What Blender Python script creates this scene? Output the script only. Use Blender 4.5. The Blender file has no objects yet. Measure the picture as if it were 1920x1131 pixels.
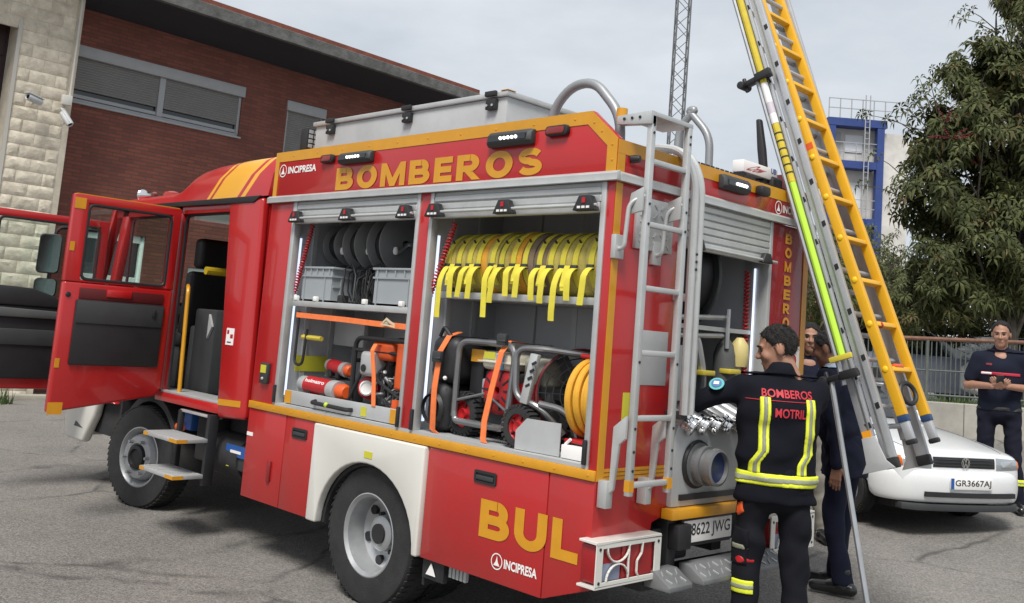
import bpy, bmesh, math, random
import numpy as np
from mathutils import Vector, Matrix
from mathutils.bvhtree import BVHTree
R_ = math.radians
random.seed(7)
sc = bpy.context.scene
COL = sc.collection

# ------------------------------------------------------------------ camera
cam = bpy.data.cameras.new('camera'); camo = bpy.data.objects.new('camera', cam); COL.objects.link(camo)
cam.sensor_width = 36.0; cam.lens = 34.155; cam.shift_y = -0.0805; cam.clip_start = 0.05; cam.clip_end = 2000
cr = Vector((0.70807, 0.70163, 0.07975)); cu = Vector((0.02452, -0.13730, 0.99023)); cf = Vector((-0.70572, 0.69919, 0.11442))
camo.matrix_world = Matrix(((cr.x, cu.x, -cf.x, 3.067), (cr.y, cu.y, -cf.y, -3.748), (cr.z, cu.z, -cf.z, 1.7198), (0, 0, 0, 1)))
sc.camera = camo

# ------------------------------------------------------------------ sky, sun, exposure
SUN_EL, SUN_AZ = 56.0, 150.0      # azimuth counted clockwise from +y (the side of the truck that faces us is lit)
wd = bpy.data.worlds.new('World'); sc.world = wd; wd.use_nodes = True
wn, wl = wd.node_tree.nodes, wd.node_tree.links
wn.clear()
w_out = wn.new('ShaderNodeOutputWorld'); w_bg = wn.new('ShaderNodeBackground'); w_bg.inputs['Strength'].default_value = 0.1
w_sky = wn.new('ShaderNodeTexSky'); w_sky.sky_type = 'NISHITA'; w_sky.sun_disc = False
w_sky.sun_elevation = R_(SUN_EL); w_sky.sun_rotation = R_(SUN_AZ)
w_tc = wn.new('ShaderNodeTexCoord'); w_map = wn.new('ShaderNodeMapping'); w_map.inputs['Scale'].default_value = (1.2, 1.2, 3.2)
w_no = wn.new('ShaderNodeTexNoise'); w_no.inputs['Scale'].default_value = 2.6; w_no.inputs['Detail'].default_value = 6; w_no.inputs['Roughness'].default_value = 0.55
w_rm = wn.new('ShaderNodeValToRGB'); w_rm.color_ramp.elements[0].position = 0.30; w_rm.color_ramp.elements[1].position = 0.72
w_rm.color_ramp.elements[0].color = (0.385, 0.42, 0.465, 1); w_rm.color_ramp.elements[1].color = (0.565, 0.59, 0.615, 1)
w_ml = wn.new('ShaderNodeVectorMath'); w_ml.operation = 'SCALE'; w_ml.inputs['Scale'].default_value = 10.0
w_mx = wn.new('ShaderNodeMix'); w_mx.data_type = 'RGBA'; w_mx.inputs['Factor'].default_value = 0.93
wl.new(w_tc.outputs['Generated'], w_map.inputs['Vector']); wl.new(w_map.outputs['Vector'], w_no.inputs['Vector'])
wl.new(w_no.outputs['Fac'], w_rm.inputs['Fac']); wl.new(w_rm.outputs['Color'], w_ml.inputs[0])
wl.new(w_sky.outputs['Color'], w_mx.inputs[6]); wl.new(w_ml.outputs['Vector'], w_mx.inputs[7])
wl.new(w_mx.outputs[2], w_bg.inputs['Color']); wl.new(w_bg.outputs['Background'], w_out.inputs['Surface'])
sl = bpy.data.lights.new('sun', 'SUN'); sl.energy = 2.7; sl.angle = R_(20); sl.color = (1.0, 0.965, 0.91)
slo = bpy.data.objects.new('sun', sl); COL.objects.link(slo)
_sd = Vector((math.sin(R_(SUN_AZ)) * math.cos(R_(SUN_EL)), math.cos(R_(SUN_AZ)) * math.cos(R_(SUN_EL)), math.sin(R_(SUN_EL))))
slo.rotation_euler = (-_sd).to_track_quat('-Z', 'Y').to_euler(); slo.location = (0, 0, 30)
sc.view_settings.view_transform = 'Standard'; sc.view_settings.look = 'None'
sc.view_settings.exposure = 0.55; sc.view_settings.gamma = 1.0; sc.view_settings.use_curve_mapping = False

# ------------------------------------------------------------------ materials
MATS = {}
def mat(name, col, rough=0.5, metal=0.0, coat=0.0, var=0.0, vscale=6.0, bump=0.0, bscale=60.0, emit=None, estr=0.0, spec=None, alpha=None, trans=None, dirt=0.0, dirtcol=(0.09, 0.08, 0.07), sheen=0.0):
    if name in MATS: return MATS[name]
    m = bpy.data.materials.new(name); m.use_nodes = True
    nt = m.node_tree; b = nt.nodes['Principled BSDF']
    b.inputs['Base Color'].default_value = (*col, 1); b.inputs['Roughness'].default_value = rough; b.inputs['Metallic'].default_value = metal
    if coat: b.inputs['Coat Weight'].default_value = coat; b.inputs['Coat Roughness'].default_value = 0.06
    if spec is not None: b.inputs['Specular IOR Level'].default_value = spec
    if sheen: b.inputs['Sheen Weight'].default_value = sheen
    if emit: b.inputs['Emission Color'].default_value = (*emit, 1); b.inputs['Emission Strength'].default_value = estr
    if trans is not None: b.inputs['Transmission Weight'].default_value = trans
    if alpha is not None: b.inputs['Alpha'].default_value = alpha
    last = None
    if var or dirt or bump:
        tc = nt.nodes.new('ShaderNodeTexCoord')
    if var or dirt:
        no = nt.nodes.new('ShaderNodeTexNoise'); no.inputs['Scale'].default_value = vscale; no.inputs['Detail'].default_value = 7; no.inputs['Roughness'].default_value = 0.62
        nt.links.new(tc.outputs['Object'], no.inputs['Vector'])
        hv = nt.nodes.new('ShaderNodeHueSaturation'); hv.inputs['Color'].default_value = (*col, 1)
        mr = nt.nodes.new('ShaderNodeMapRange'); mr.inputs['From Min'].default_value = 0.3; mr.inputs['From Max'].default_value = 0.7
        mr.inputs['To Min'].default_value = 1 - var; mr.inputs['To Max'].default_value = 1 + var
        nt.links.new(no.outputs['Fac'], mr.inputs['Value']); nt.links.new(mr.outputs['Result'], hv.inputs['Value'])
        last = hv.outputs['Color']
        if dirt:
            n2 = nt.nodes.new('ShaderNodeTexNoise'); n2.inputs['Scale'].default_value = vscale * 0.45; n2.inputs['Detail'].default_value = 9; n2.inputs['Roughness'].default_value = 0.7
            nt.links.new(tc.outputs['Object'], n2.inputs['Vector'])
            m2 = nt.nodes.new('ShaderNodeMapRange'); m2.inputs['From Min'].default_value = 0.45; m2.inputs['From Max'].default_value = 0.75; m2.inputs['To Max'].default_value = dirt
            nt.links.new(n2.outputs['Fac'], m2.inputs['Value'])
            mx = nt.nodes.new('ShaderNodeMix'); mx.data_type = 'RGBA'; mx.inputs[7].default_value = (*dirtcol, 1)
            nt.links.new(m2.outputs['Result'], mx.inputs['Factor']); nt.links.new(last, mx.inputs[6]); last = mx.outputs[2]
        nt.links.new(last, b.inputs['Base Color'])
        rr = nt.nodes.new('ShaderNodeMapRange'); rr.inputs['To Min'].default_value = max(0.02, rough - 0.07); rr.inputs['To Max'].default_value = min(1, rough + 0.1)
        nt.links.new(no.outputs['Fac'], rr.inputs['Value']); nt.links.new(rr.outputs['Result'], b.inputs['Roughness'])
    if bump:
        nb = nt.nodes.new('ShaderNodeTexNoise'); nb.inputs['Scale'].default_value = bscale; nb.inputs['Detail'].default_value = 5
        nt.links.new(tc.outputs['Object'], nb.inputs['Vector'])
        bp = nt.nodes.new('ShaderNodeBump'); bp.inputs['Strength'].default_value = bump; bp.inputs['Distance'].default_value = 0.02
        nt.links.new(nb.outputs['Fac'], bp.inputs['Height']); nt.links.new(bp.outputs['Normal'], b.inputs['Normal'])
    MATS[name] = m
    return m
RED = mat('truck_red_paint', (0.43, 0.0115, 0.0125), 0.30, coat=0.5, var=0.05, vscale=1.6, dirt=0.10, dirtcol=(0.16, 0.06, 0.05))
REDLOW = mat('truck_red_lower_paint', (0.42, 0.012, 0.013), 0.36, coat=0.35, var=0.06, vscale=2.2, dirt=0.30, dirtcol=(0.17, 0.075, 0.06))
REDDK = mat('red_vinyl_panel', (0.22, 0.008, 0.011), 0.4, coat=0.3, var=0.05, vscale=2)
YEL = mat('reflective_yellow', (0.60, 0.275, 0.010), 0.45, var=0.07, vscale=9, coat=0.2)
WHT = mat('white_body_paint', (0.66, 0.645, 0.595), 0.4, coat=0.4, var=0.03, vscale=2, dirt=0.10, dirtcol=(0.35, 0.32, 0.28))
WLET = mat('white_lettering', (0.82, 0.80, 0.78), 0.5)
ALU = mat('brushed_aluminium', (0.52, 0.53, 0.525), 0.45, metal=0.45, var=0.08, vscale=7, dirt=0.12)
ALUM = mat('matt_aluminium', (0.45, 0.46, 0.46), 0.55, metal=0.2, var=0.07, vscale=5, dirt=0.10)
ALUD = mat('grey_compartment_sheet', (0.43, 0.44, 0.46), 0.6, metal=0.1, var=0.06, vscale=4)
STEEL = mat('steel_tube', (0.46, 0.47, 0.48), 0.35, metal=0.8, var=0.08, vscale=8)
CHROME = mat('chrome', (0.78, 0.78, 0.78), 0.14, metal=1.0)
WHEELS = mat('silver_wheel_paint', (0.40, 0.41, 0.42), 0.42, metal=0.5, var=0.08, vscale=9, dirt=0.25)
RUB = mat('tyre_rubber', (0.020, 0.020, 0.021), 0.8, var=0.25, vscale=14, dirt=0.35, dirtcol=(0.06, 0.055, 0.05), bump=0.15, bscale=90)
BLK = mat('black_plastic', (0.017, 0.017, 0.019), 0.5, var=0.12, vscale=9)
BLK2 = mat('dark_underbody', (0.020, 0.020, 0.022), 0.75, var=0.25, vscale=6, dirt=0.4)
DGR = mat('dark_grey_trim', (0.036, 0.038, 0.040), 0.6, var=0.1, vscale=6)
MGR = mat('mid_grey_box', (0.085, 0.088, 0.088), 0.6, var=0.08, vscale=5)
ORA = mat('orange_webbing', (0.85, 0.20, 0.055), 0.65, var=0.1, vscale=30)
ORP = mat('orange_plastic', (0.70, 0.10, 0.018), 0.45, var=0.08, vscale=10)
REDP = mat('red_plastic', (0.42, 0.012, 0.016), 0.4, var=0.1, vscale=12)
BLUE = mat('blue_plastic', (0.02, 0.09, 0.32), 0.45, var=0.08); NVB = mat('dark_blue_cap', (0.008, 0.016, 0.075), 0.4)
LED = mat('led_strip', (0.8, 0.85, 1.0), 0.5, emit=(0.72, 0.80, 1.0), estr=0.75)
LEDW = mat('led_lamp', (1, 1, 1), 0.4, emit=(1.0, 0.98, 0.95), estr=1.8)
def glass(name, tint, rough=0.03, mixf=0.82):
    m = bpy.data.materials.new(name); m.use_nodes = True; nt = m.node_tree; nt.nodes.clear()
    o = nt.nodes.new('ShaderNodeOutputMaterial'); t = nt.nodes.new('ShaderNodeBsdfTransparent'); t.inputs['Color'].default_value = (*tint, 1)
    g = nt.nodes.new('ShaderNodeBsdfGlossy'); g.inputs['Roughness'].default_value = rough
    fr = nt.nodes.new('ShaderNodeFresnel'); fr.inputs['IOR'].default_value = 1.5
    mx = nt.nodes.new('ShaderNodeMixShader')
    nt.links.new(fr.outputs['Fac'], mx.inputs['Fac']); nt.links.new(t.outputs['BSDF'], mx.inputs[1]); nt.links.new(g.outputs['BSDF'], mx.inputs[2]); nt.links.new(mx.outputs['Shader'], o.inputs['Surface'])
    MATS[name] = m; return m
GLS = glass('cab_window_glass', (0.90, 0.95, 0.93))
DGLS = mat('dark_window_glass', (0.012, 0.014, 0.017), 0.06, coat=0.5)

# ------------------------------------------------------------------ mesh builder
OFF = {}
def ortho(d):
    d = Vector(d).normalized(); a = Vector((0, 0, 1)) if abs(d.z) < 0.9 else Vector((1, 0, 0))
    u = d.cross(a).normalized(); return u, d.cross(u).normalized()
class MB:
    def __init__(s): s.v = []; s.f = []; s.m = []; s.cm = 0
    def add(s, vs, fs):
        n = len(s.v); s.v += [tuple(p) for p in vs]
        for f in fs: s.f.append(tuple(i + n for i in f)); s.m.append(s.cm)
        return s
    def box(s, x0, x1, y0, y1, z0, z1):
        return s.add([(x0, y0, z0), (x1, y0, z0), (x1, y1, z0), (x0, y1, z0), (x0, y0, z1), (x1, y0, z1), (x1, y1, z1), (x0, y1, z1)],
                     [(0, 3, 2, 1), (4, 5, 6, 7), (0, 1, 5, 4), (1, 2, 6, 5), (2, 3, 7, 6), (3, 0, 4, 7)])
    def obox(s, c, ax, ay, az, hx, hy, hz):
        c = Vector(c); ax = Vector(ax).normalized() * hx; ay = Vector(ay).normalized() * hy; az = Vector(az).normalized() * hz
        vs = [c + ax * i + ay * j + az * k for k in (-1, 1) for (i, j) in ((-1, -1), (1, -1), (1, 1), (-1, 1))]
        return s.add(vs, [(0, 3, 2, 1), (4, 5, 6, 7), (0, 1, 5, 4), (1, 2, 6, 5), (2, 3, 7, 6), (3, 0, 4, 7)])
    def beam(s, p0, p1, w, h, up=(0, 0, 1)):
        p0, p1 = Vector(p0), Vector(p1); d = (p1 - p0); u = Vector(up); sd = d.cross(u).normalized(); un = sd.cross(d).normalized()
        return s.obox((p0 + p1) / 2, d, sd, un, d.length / 2, w / 2, h / 2)
    def prism(s, pts, axis, a, b):
        n = len(pts)
        mk = {'x': lambda p, t: (t, p[0], p[1]), 'y': lambda p, t: (p[0], t, p[1]), 'z': lambda p, t: (p[0], p[1], t)}[axis]
        return s.add([mk(p, a) for p in pts] + [mk(p, b) for p in pts],
                     [tuple(range(n))[::-1], tuple(range(n, 2 * n))] + [(i, (i + 1) % n, n + (i + 1) % n, n + i) for i in range(n)])
    def ring(s, outer, inner, axis, a, b, is_open=False):
        n = len(outer)
        mk = {'x': lambda p, t: (t, p[0], p[1]), 'y': lambda p, t: (p[0], t, p[1]), 'z': lambda p, t: (p[0], p[1], t)}[axis]
        vs = [mk(p, a) for p in outer] + [mk(p, a) for p in inner] + [mk(p, b) for p in outer] + [mk(p, b) for p in inner]
        fs = []
        for i in range(n - 1 if is_open else n):
            j = (i + 1) % n
            fs += [(i, n + i, n + j, j), (2 * n + i, 2 * n + j, 3 * n + j, 3 * n + i), (i, j, 2 * n + j, 2 * n + i), (n + i, 3 * n + i, 3 * n + j, n + j)]
        return s.add(vs, fs)
    def tube(s, pts, r, n=10, closed=False):
        P = [Vector(p) for p in pts]; N = len(P); rs = r if isinstance(r, (list, tuple)) else [r] * N
        T = []
        for i in range(N):
            a = P[i - 1] if (i > 0 or closed) else P[i]; b = P[(i + 1) % N] if (i < N - 1 or closed) else P[i]
            T.append((b - a).normalized())
        u, _ = ortho(T[0]); vs = []
        for i in range(N):
            u = (u - T[i] * u.dot(T[i])).normalized(); w = T[i].cross(u)
            for k in range(n):
                t = 2 * math.pi * k / n; vs.append(P[i] + (u * math.cos(t) + w * math.sin(t)) * rs[i])
        fs = []
        for i in range(N if closed else N - 1):
            j = (i + 1) % N
            for k in range(n): k2 = (k + 1) % n; fs.append((i * n + k, i * n + k2, j * n + k2, j * n + k))
        if not closed: fs += [tuple(range(n))[::-1], tuple(range((N - 1) * n, N * n))]
        return s.add(vs, fs)
    def cyl(s, p0, p1, r0, r1=None, n=16): return s.tube([p0, p1], [r0, r0 if r1 is None else r1], n)
    def lathe(s, prof, o, ax, n=32):
        o = Vector(o); ax = Vector(ax).normalized(); u, w = ortho(ax); vs = []; N = len(prof)
        for (r, h) in prof:
            for k in range(n):
                t = 2 * math.pi * k / n; vs.append(o + ax * h + (u * math.cos(t) + w * math.sin(t)) * max(r, 1e-4))
        fs = [(i * n + k, i * n + (k + 1) % n, (i + 1) * n + (k + 1) % n, (i + 1) * n + k) for i in range(N - 1) for k in range(n)]
        if prof[0][0] > .004 and abs(prof[0][0] - prof[-1][0]) < 1e-4: fs += [((N - 1) * n + k, (N - 1) * n + (k + 1) % n, (k + 1) % n, k) for k in range(n)]
        else: fs += [tuple(range(n))[::-1], tuple(range((N - 1) * n, N * n))]
        return s.add(vs, fs)
    def ribbon(s, pts, wdir, w, th=0.003):
        P = [Vector(p) for p in pts]; wv = Vector(wdir).normalized() * (w / 2); vs = []; N = len(P)
        for i in range(N):
            t = (P[min(i + 1, N - 1)] - P[max(i - 1, 0)]).normalized(); nn = t.cross(wv).normalized() * (th / 2)
            vs += [P[i] - wv - nn, P[i] + wv - nn, P[i] + wv + nn, P[i] - wv + nn]
        fs = [(i * 4 + k, i * 4 + (k + 1) % 4, i * 4 + 4 + (k + 1) % 4, i * 4 + 4 + k) for i in range(N - 1) for k in range(4)]
        fs += [(3, 2, 1, 0), tuple((N - 1) * 4 + k for k in range(4))]
        return s.add(vs, fs)
    def sphere(s, c, r, n=12, sx=1, sy=1, sz=1):
        vs = []; fs = []; c = Vector(c); m = n // 2
        for i in range(m + 1):
            a = math.pi * i / m
            for k in range(n):
                b = 2 * math.pi * k / n; vs.append(c + Vector((math.sin(a) * math.cos(b) * sx, math.sin(a) * math.sin(b) * sy, math.cos(a) * sz)) * r)
        for i in range(m):
            for k in range(n): fs.append((i * n + k, (i + 1) * n + k, (i + 1) * n + (k + 1) % n, i * n + (k + 1) % n))
        return s.add(vs, fs)
    def mesh(s, name, bevel=0.0, seg=2, sharp=35, recalc=True):
        me = bpy.data.meshes.new(name); bm = bmesh.new(); vv = [bm.verts.new(p) for p in s.v]
        for f, mi in zip(s.f, s.m):
            try: fc = bm.faces.new([vv[i] for i in f]); fc.material_index = mi
            except ValueError: pass
        if recalc:
            bmesh.ops.remove_doubles(bm, verts=bm.verts, dist=1e-5)
            bmesh.ops.recalc_face_normals(bm, faces=bm.faces)
        if bevel:
            ed = [e for e in bm.edges if len(e.link_faces) == 2 and e.calc_face_angle(0) > R_(38)]
            bmesh.ops.bevel(bm, geom=ed, offset=bevel, segments=seg, profile=0.5, affect='EDGES', clamp_overlap=True)
        bm.to_mesh(me); bm.free()
        me.polygons.foreach_set('use_smooth', [True] * len(me.polygons)); me.set_sharp_from_angle(angle=R_(sharp))
        return me
    def build(s, name, mats, parent=None, bevel=0.0, seg=2, sharp=35, label=None):
        off = OFF.get(parent) if parent is not None else None
        if off is not None: s.v = [(p[0] - off[0], p[1] - off[1], p[2] - off[2]) for p in s.v]
        me = s.mesh(name, bevel, seg, sharp)
        return link(name, me, mats, parent, label)
def link(name, me, mats, parent=None, label=None):
    if not isinstance(mats, (list, tuple)): mats = [mats]
    for m in mats: me.materials.append(m)
    o = bpy.data.objects.new(name, me); COL.objects.link(o)
    if parent is not None:
        o.parent = parent; OFF[o] = OFF.get(parent)
    if label: o['label'] = label
    return o
def thing(name, label, cat, loc=None, group=None):
    o = bpy.data.objects.new(name, None); COL.objects.link(o); o.empty_display_size = 0.2
    if loc is not None: o.location = loc; OFF[o] = tuple(loc)
    o['label'] = label; o['category'] = cat
    if group: o['group'] = group
    return o
def tag(o, label, cat, group=None):
    o['label'] = label; o['category'] = cat
    if group: o['group'] = group
    return o
def inst(src, name, parent, loc, rot=None):
    o = bpy.data.objects.new(name, src); COL.objects.link(o); o.parent = parent; off = OFF.get(parent) or (0, 0, 0)
    o.location = (loc[0] - off[0], loc[1] - off[1], loc[2] - off[2])
    if rot: o.rotation_euler = rot
    OFF[o] = None
    return o
def B(*a): return MB().box(*a)
def arc(cx, cy, rx, ry, a0, a1, n): return [(cx + rx * math.cos(R_(a0 + (a1 - a0) * i / n)), cy + ry * math.sin(R_(a0 + (a1 - a0) * i / n))) for i in range(n + 1)]
def rrect(x0, x1, y0, y1, r, n=4):
    return arc(x1 - r, y0 + r, r, r, -90, 0, n) + arc(x1 - r, y1 - r, r, r, 0, 90, n) + arc(x0 + r, y1 - r, r, r, 90, 180, n) + arc(x0 + r, y0 + r, r, r, 180, 270, n)
def fillet(pts, r, n=5, closed=False):
    P = [Vector(p) for p in pts]; out = []
    N = len(P)
    for i in range(N):
        if not closed and i in (0, N - 1): out.append(P[i]); continue
        a, b, c = P[i - 1], P[i], P[(i + 1) % N]; d0 = (a - b); d1 = (c - b); k = min(r, d0.length * 0.49, d1.length * 0.49)
        s0 = b + d0.normalized() * k; s1 = b + d1.normalized() * k
        for j in range(n + 1):
            t = j / n; out.append(s0 * (1 - t) ** 2 + b * 2 * t * (1 - t) + s1 * t * t)
    return out
def text_verts(txt, bold=0.0, sp=1.0):
    cu_ = bpy.data.curves.new('t', 'FONT'); cu_.body = txt; cu_.offset = bold; cu_.space_character = sp; cu_.resolution_u = 4; cu_.fill_mode = 'FRONT'
    o = bpy.data.objects.new('t', cu_); COL.objects.link(o)
    bpy.context.view_layer.update()
    dg = bpy.context.evaluated_depsgraph_get(); me = bpy.data.meshes.new_from_object(o.evaluated_get(dg))
    vs = [(v.co.x, v.co.y) for v in me.vertices]; fs = [tuple(p.vertices) for p in me.polygons]
    bpy.data.objects.remove(o); bpy.data.curves.remove(cu_); bpy.data.meshes.remove(me)
    return vs, fs
def lettering(txt, p00, ux, uy, w, h, m, parent, bold=0.0, name='lettering', sp=1.0, shear=0.0):
    """flat letters whose bounding box starts at p00 and spans w along ux and h along uy"""
    vs, fs = text_verts(txt, bold, sp); xs = [v[0] for v in vs]; ys = [v[1] for v in vs]; x0, x1, y0, y1 = min(xs), max(xs), min(ys), max(ys)
    p00, ux, uy = Vector(p00), Vector(ux).normalized(), Vector(uy).normalized()
    b = MB(); b.add([p00 + ux * ((v[0] - x0) / (x1 - x0) * w + shear * (v[1] - y0)) + uy * ((v[1] - y0) / (y1 - y0) * h) for v in vs], fs)
    return b.build(name, m, parent)
def gz(y):
    y = min(y, 15.0); t = y - 0.4
    return 0.058 * (math.sqrt(t * t + 0.25) + t) / 2

def _stroke(pts, w):
    n = len(pts); L, R2 = [], []
    for i in range(n):
        a = Vector(pts[max(i - 1, 0)]); b = Vector(pts[min(i + 1, n - 1)]); d = (b - a).normalized(); nn = Vector((-d.y, d.x)) * (w / 2); p = Vector(pts[i]); L.append(p + nn); R2.append(p - nn)
    return [[L[i], R2[i], R2[i + 1], L[i + 1]] for i in range(n - 1)]
def _half(cx, cy, rx, ry, tx, ty, a0, a1, n=14):
    o = arc(cx, cy, rx, ry, a0, a1, n); i_ = arc(cx, cy, rx - tx, ry - ty, a0, a1, n); return [[o[k], o[k + 1], i_[k + 1], i_[k]] for k in range(n)]
def _bx(x0, x1, y0, y1): return [[(x0, y0), (x1, y0), (x1, y1), (x0, y1)]]
def glyph(c):
    """heavy signwriter capitals, one unit tall: polygons and width"""
    t, h = .33, .25
    if c == 'E': return _bx(0, t, 0, 1) + _bx(t, .92, 0, h) + _bx(t, .87, .375, .375 + h) + _bx(t, .92, 1 - h, 1), .92
    if c == 'L': return _bx(0, t, 0, 1) + _bx(t, .88, 0, h + .02), .88
    if c == 'O': return _half(.61, .5, .61, .515, .335, .26, 0, 360, 32), 1.22
    if c == 'U': return _bx(0, t, .42, 1) + _bx(1.12 - t, 1.12, .42, 1) + _half(.56, .42, .56, .435, t, .26, 180, 360), 1.12
    if c == 'B': return _bx(0, t, 0, 1) + _bx(t, .62, 1 - h, 1) + _bx(t, .64, .375, .625) + _bx(t, .66, 0, h) + _half(.64, .6875, .40, .3125, t, h, -90, 90, 14) + _half(.66, .3125, .46, .3125, t, h, -90, 90, 14), 1.12
    if c == 'R': return _bx(0, t, 0, 1) + _bx(t, .62, 1 - h, 1) + _bx(t, .64, .32, .32 + h) + _half(.64, .66, .44, .34, t, h, -90, 90, 14) + [[(.42, .32), (.80, .32), (1.18, 0), (.78, 0)]], 1.18
    if c == 'M': return _bx(0, .30, 0, 1) + _bx(1.10, 1.40, 0, 1) + [[(.30, 1), (.30, .52), (.56, .0), (.70, .0), (.70, .36)], [(1.10, 1), (.70, .36), (.70, .0), (.84, .0), (1.10, .52)]], 1.40
    if c == 'S': return _stroke(arc(.52, .70, .37, .175, 18, 265, 16) + arc(.54, .30, .38, .175, 85, -162, 16), .255), 1.05
def sign_letters(txt, p00, ux, uy, w, h, m, parent, gap=.16, name='lettering'):
    """each capital is its own flat piece, laid out from p00 over width w"""
    G = [glyph(c) for c in txt]; tot = sum(g[1] for g in G) + gap * (len(txt) - 1); p00, ux, uy = Vector(p00), Vector(ux).normalized(), Vector(uy).normalized(); nn = ux.cross(uy); x = 0; k = w / tot
    for polys, gw in G:
        b = MB()
        for j, P in enumerate(polys):
            q = [p00 + ux * ((x + p[0]) * k) + uy * (p[1] * h) + nn * (.00003 * j) for p in P]; b.add(q, [tuple(range(len(q)))])
        b.build(name, m, parent); x += gw + gap
# ------------------------------------------------------------------ ground
def asphalt_mat():
    m = bpy.data.materials.new('worn_asphalt'); m.use_nodes = True; nt = m.node_tree; b = nt.nodes['Principled BSDF']; L = nt.links
    tc = nt.nodes.new('ShaderNodeTexCoord')
    def noise(sc_, det=6, ro=0.6):
        n = nt.nodes.new('ShaderNodeTexNoise'); n.inputs['Scale'].default_value = sc_; n.inputs['Detail'].default_value = det; n.inputs['Roughness'].default_value = ro
        L.new(tc.outputs['Object'], n.inputs['Vector']); return n.outputs['Fac']
    def mr(v, a, c, t0, t1):
        n = nt.nodes.new('ShaderNodeMapRange'); n.inputs['From Min'].default_value = a; n.inputs['From Max'].default_value = c; n.inputs['To Min'].default_value = t0; n.inputs['To Max'].default_value = t1
        L.new(v, n.inputs['Value']); return n.outputs['Result']
    def mix(f, c0, c1, mode='MIX'):
        n = nt.nodes.new('ShaderNodeMix'); n.data_type = 'RGBA'; n.blend_type = mode
        for i, c in ((6, c0), (7, c1)):
            if isinstance(c, tuple): n.inputs[i].default_value = (*c, 1)
            else: L.new(c, n.inputs[i])
        if isinstance(f, float): n.inputs['Factor'].default_value = f
        else: L.new(f, n.inputs['Factor'])
        return n.outputs[2]
    big = noise(0.42, 5, 0.55); mid = noise(2.3, 6, 0.65); fine = noise(55, 4, 0.7)
    c = mix(mr(big, 0.38, 0.62, 0, 1), (0.165, 0.155, 0.142), (0.265, 0.247, 0.225))
    c = mix(mr(mid, 0.42, 0.70, 0, 0.4), c, (0.135, 0.130, 0.125))
    vo = nt.nodes.new('ShaderNodeTexVoronoi'); vo.inputs['Scale'].default_value = 95; L.new(tc.outputs['Object'], vo.inputs['Vector'])
    sep = nt.nodes.new('ShaderNodeSeparateColor'); L.new(vo.outputs['Color'], sep.inputs['Color'])
    c = mix(mr(sep.outputs['Red'], 0.0, 1.0, 0.0, 1.0), mix(0.42, c, (0.045, 0.044, 0.043)), mix(0.42, c, (0.40, 0.37, 0.335)))
    c = mix(mr(fine, 0.35, 0.65, 0, 0.35), c, (0.08, 0.078, 0.075))
    # cracks and old joints, bent by noise
    ad = nt.nodes.new('ShaderNodeMix'); ad.data_type = 'VECTOR'; ad.inputs['Factor'].default_value = 0.22
    nn = nt.nodes.new('ShaderNodeTexNoise'); nn.inputs['Scale'].default_value = 1.4; nn.inputs['Detail'].default_value = 7; L.new(tc.outputs['Object'], nn.inputs['Vector'])
    L.new(tc.outputs['Object'], ad.inputs[4]); L.new(nn.outputs['Color'], ad.inputs[5])
    v2 = nt.nodes.new('ShaderNodeTexVoronoi'); v2.feature = 'DISTANCE_TO_EDGE'; v2.inputs['Scale'].default_value = 0.55; L.new(ad.outputs[1], v2.inputs['Vector'])
    crack = mr(v2.outputs['Distance'], 0.0, 0.016, 1.0, 0.0)
    pm = nt.nodes.new('ShaderNodeMath'); pm.operation = 'MULTIPLY'; L.new(crack, pm.inputs[0]); L.new(mr(mid, 0.40, 0.6, 0.1, 0.75), pm.inputs[1])
    c = mix(pm.outputs[0], c, (0.040, 0.038, 0.036))
    # oil drips and damp stains
    st = noise(1.1, 3, 0.5); c = mix(mr(st, 0.60, 0.74, 0, 0.28), c, (0.075, 0.072, 0.070))
    L.new(c, b.inputs['Base Color']); b.inputs['Roughness'].default_value = 0.88; b.inputs['Specular IOR Level'].default_value = 0.3
    bp = nt.nodes.new('ShaderNodeBump'); bp.inputs['Strength'].default_value = 0.55; bp.inputs['Distance'].default_value = 0.006
    L.new(vo.outputs['Distance'], bp.inputs['Height']); b2 = nt.nodes.new('ShaderNodeBump'); b2.inputs['Strength'].default_value = 0.4; b2.inputs['Distance'].default_value = 0.03
    L.new(mid, b2.inputs['Height']); L.new(bp.outputs['Normal'], b2.inputs['Normal']); L.new(b2.outputs['Normal'], b.inputs['Normal'])
    return m
gb = MB(); ys = [-260, -60, -20, -8, -4, -2, -1.2] + [-0.8 + 0.4 * i for i in range(30)] + [11.5, 12.5, 13.5, 14.5, 15, 20, 40, 90, 320]; xs = [-320, -90, -40, -20, -10, -5, 0, 5, 10, 25, 80, 320]
gb.add([(x, y, gz(y)) for y in ys for x in xs], [(j * len(xs) + i, j * len(xs) + i + 1, (j + 1) * len(xs) + i + 1, (j + 1) * len(xs) + i) for j in range(len(ys) - 1) for i in range(len(xs) - 1)])
go = gb.build('ground', asphalt_mat(), sharp=80); go['kind'] = 'structure'

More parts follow.
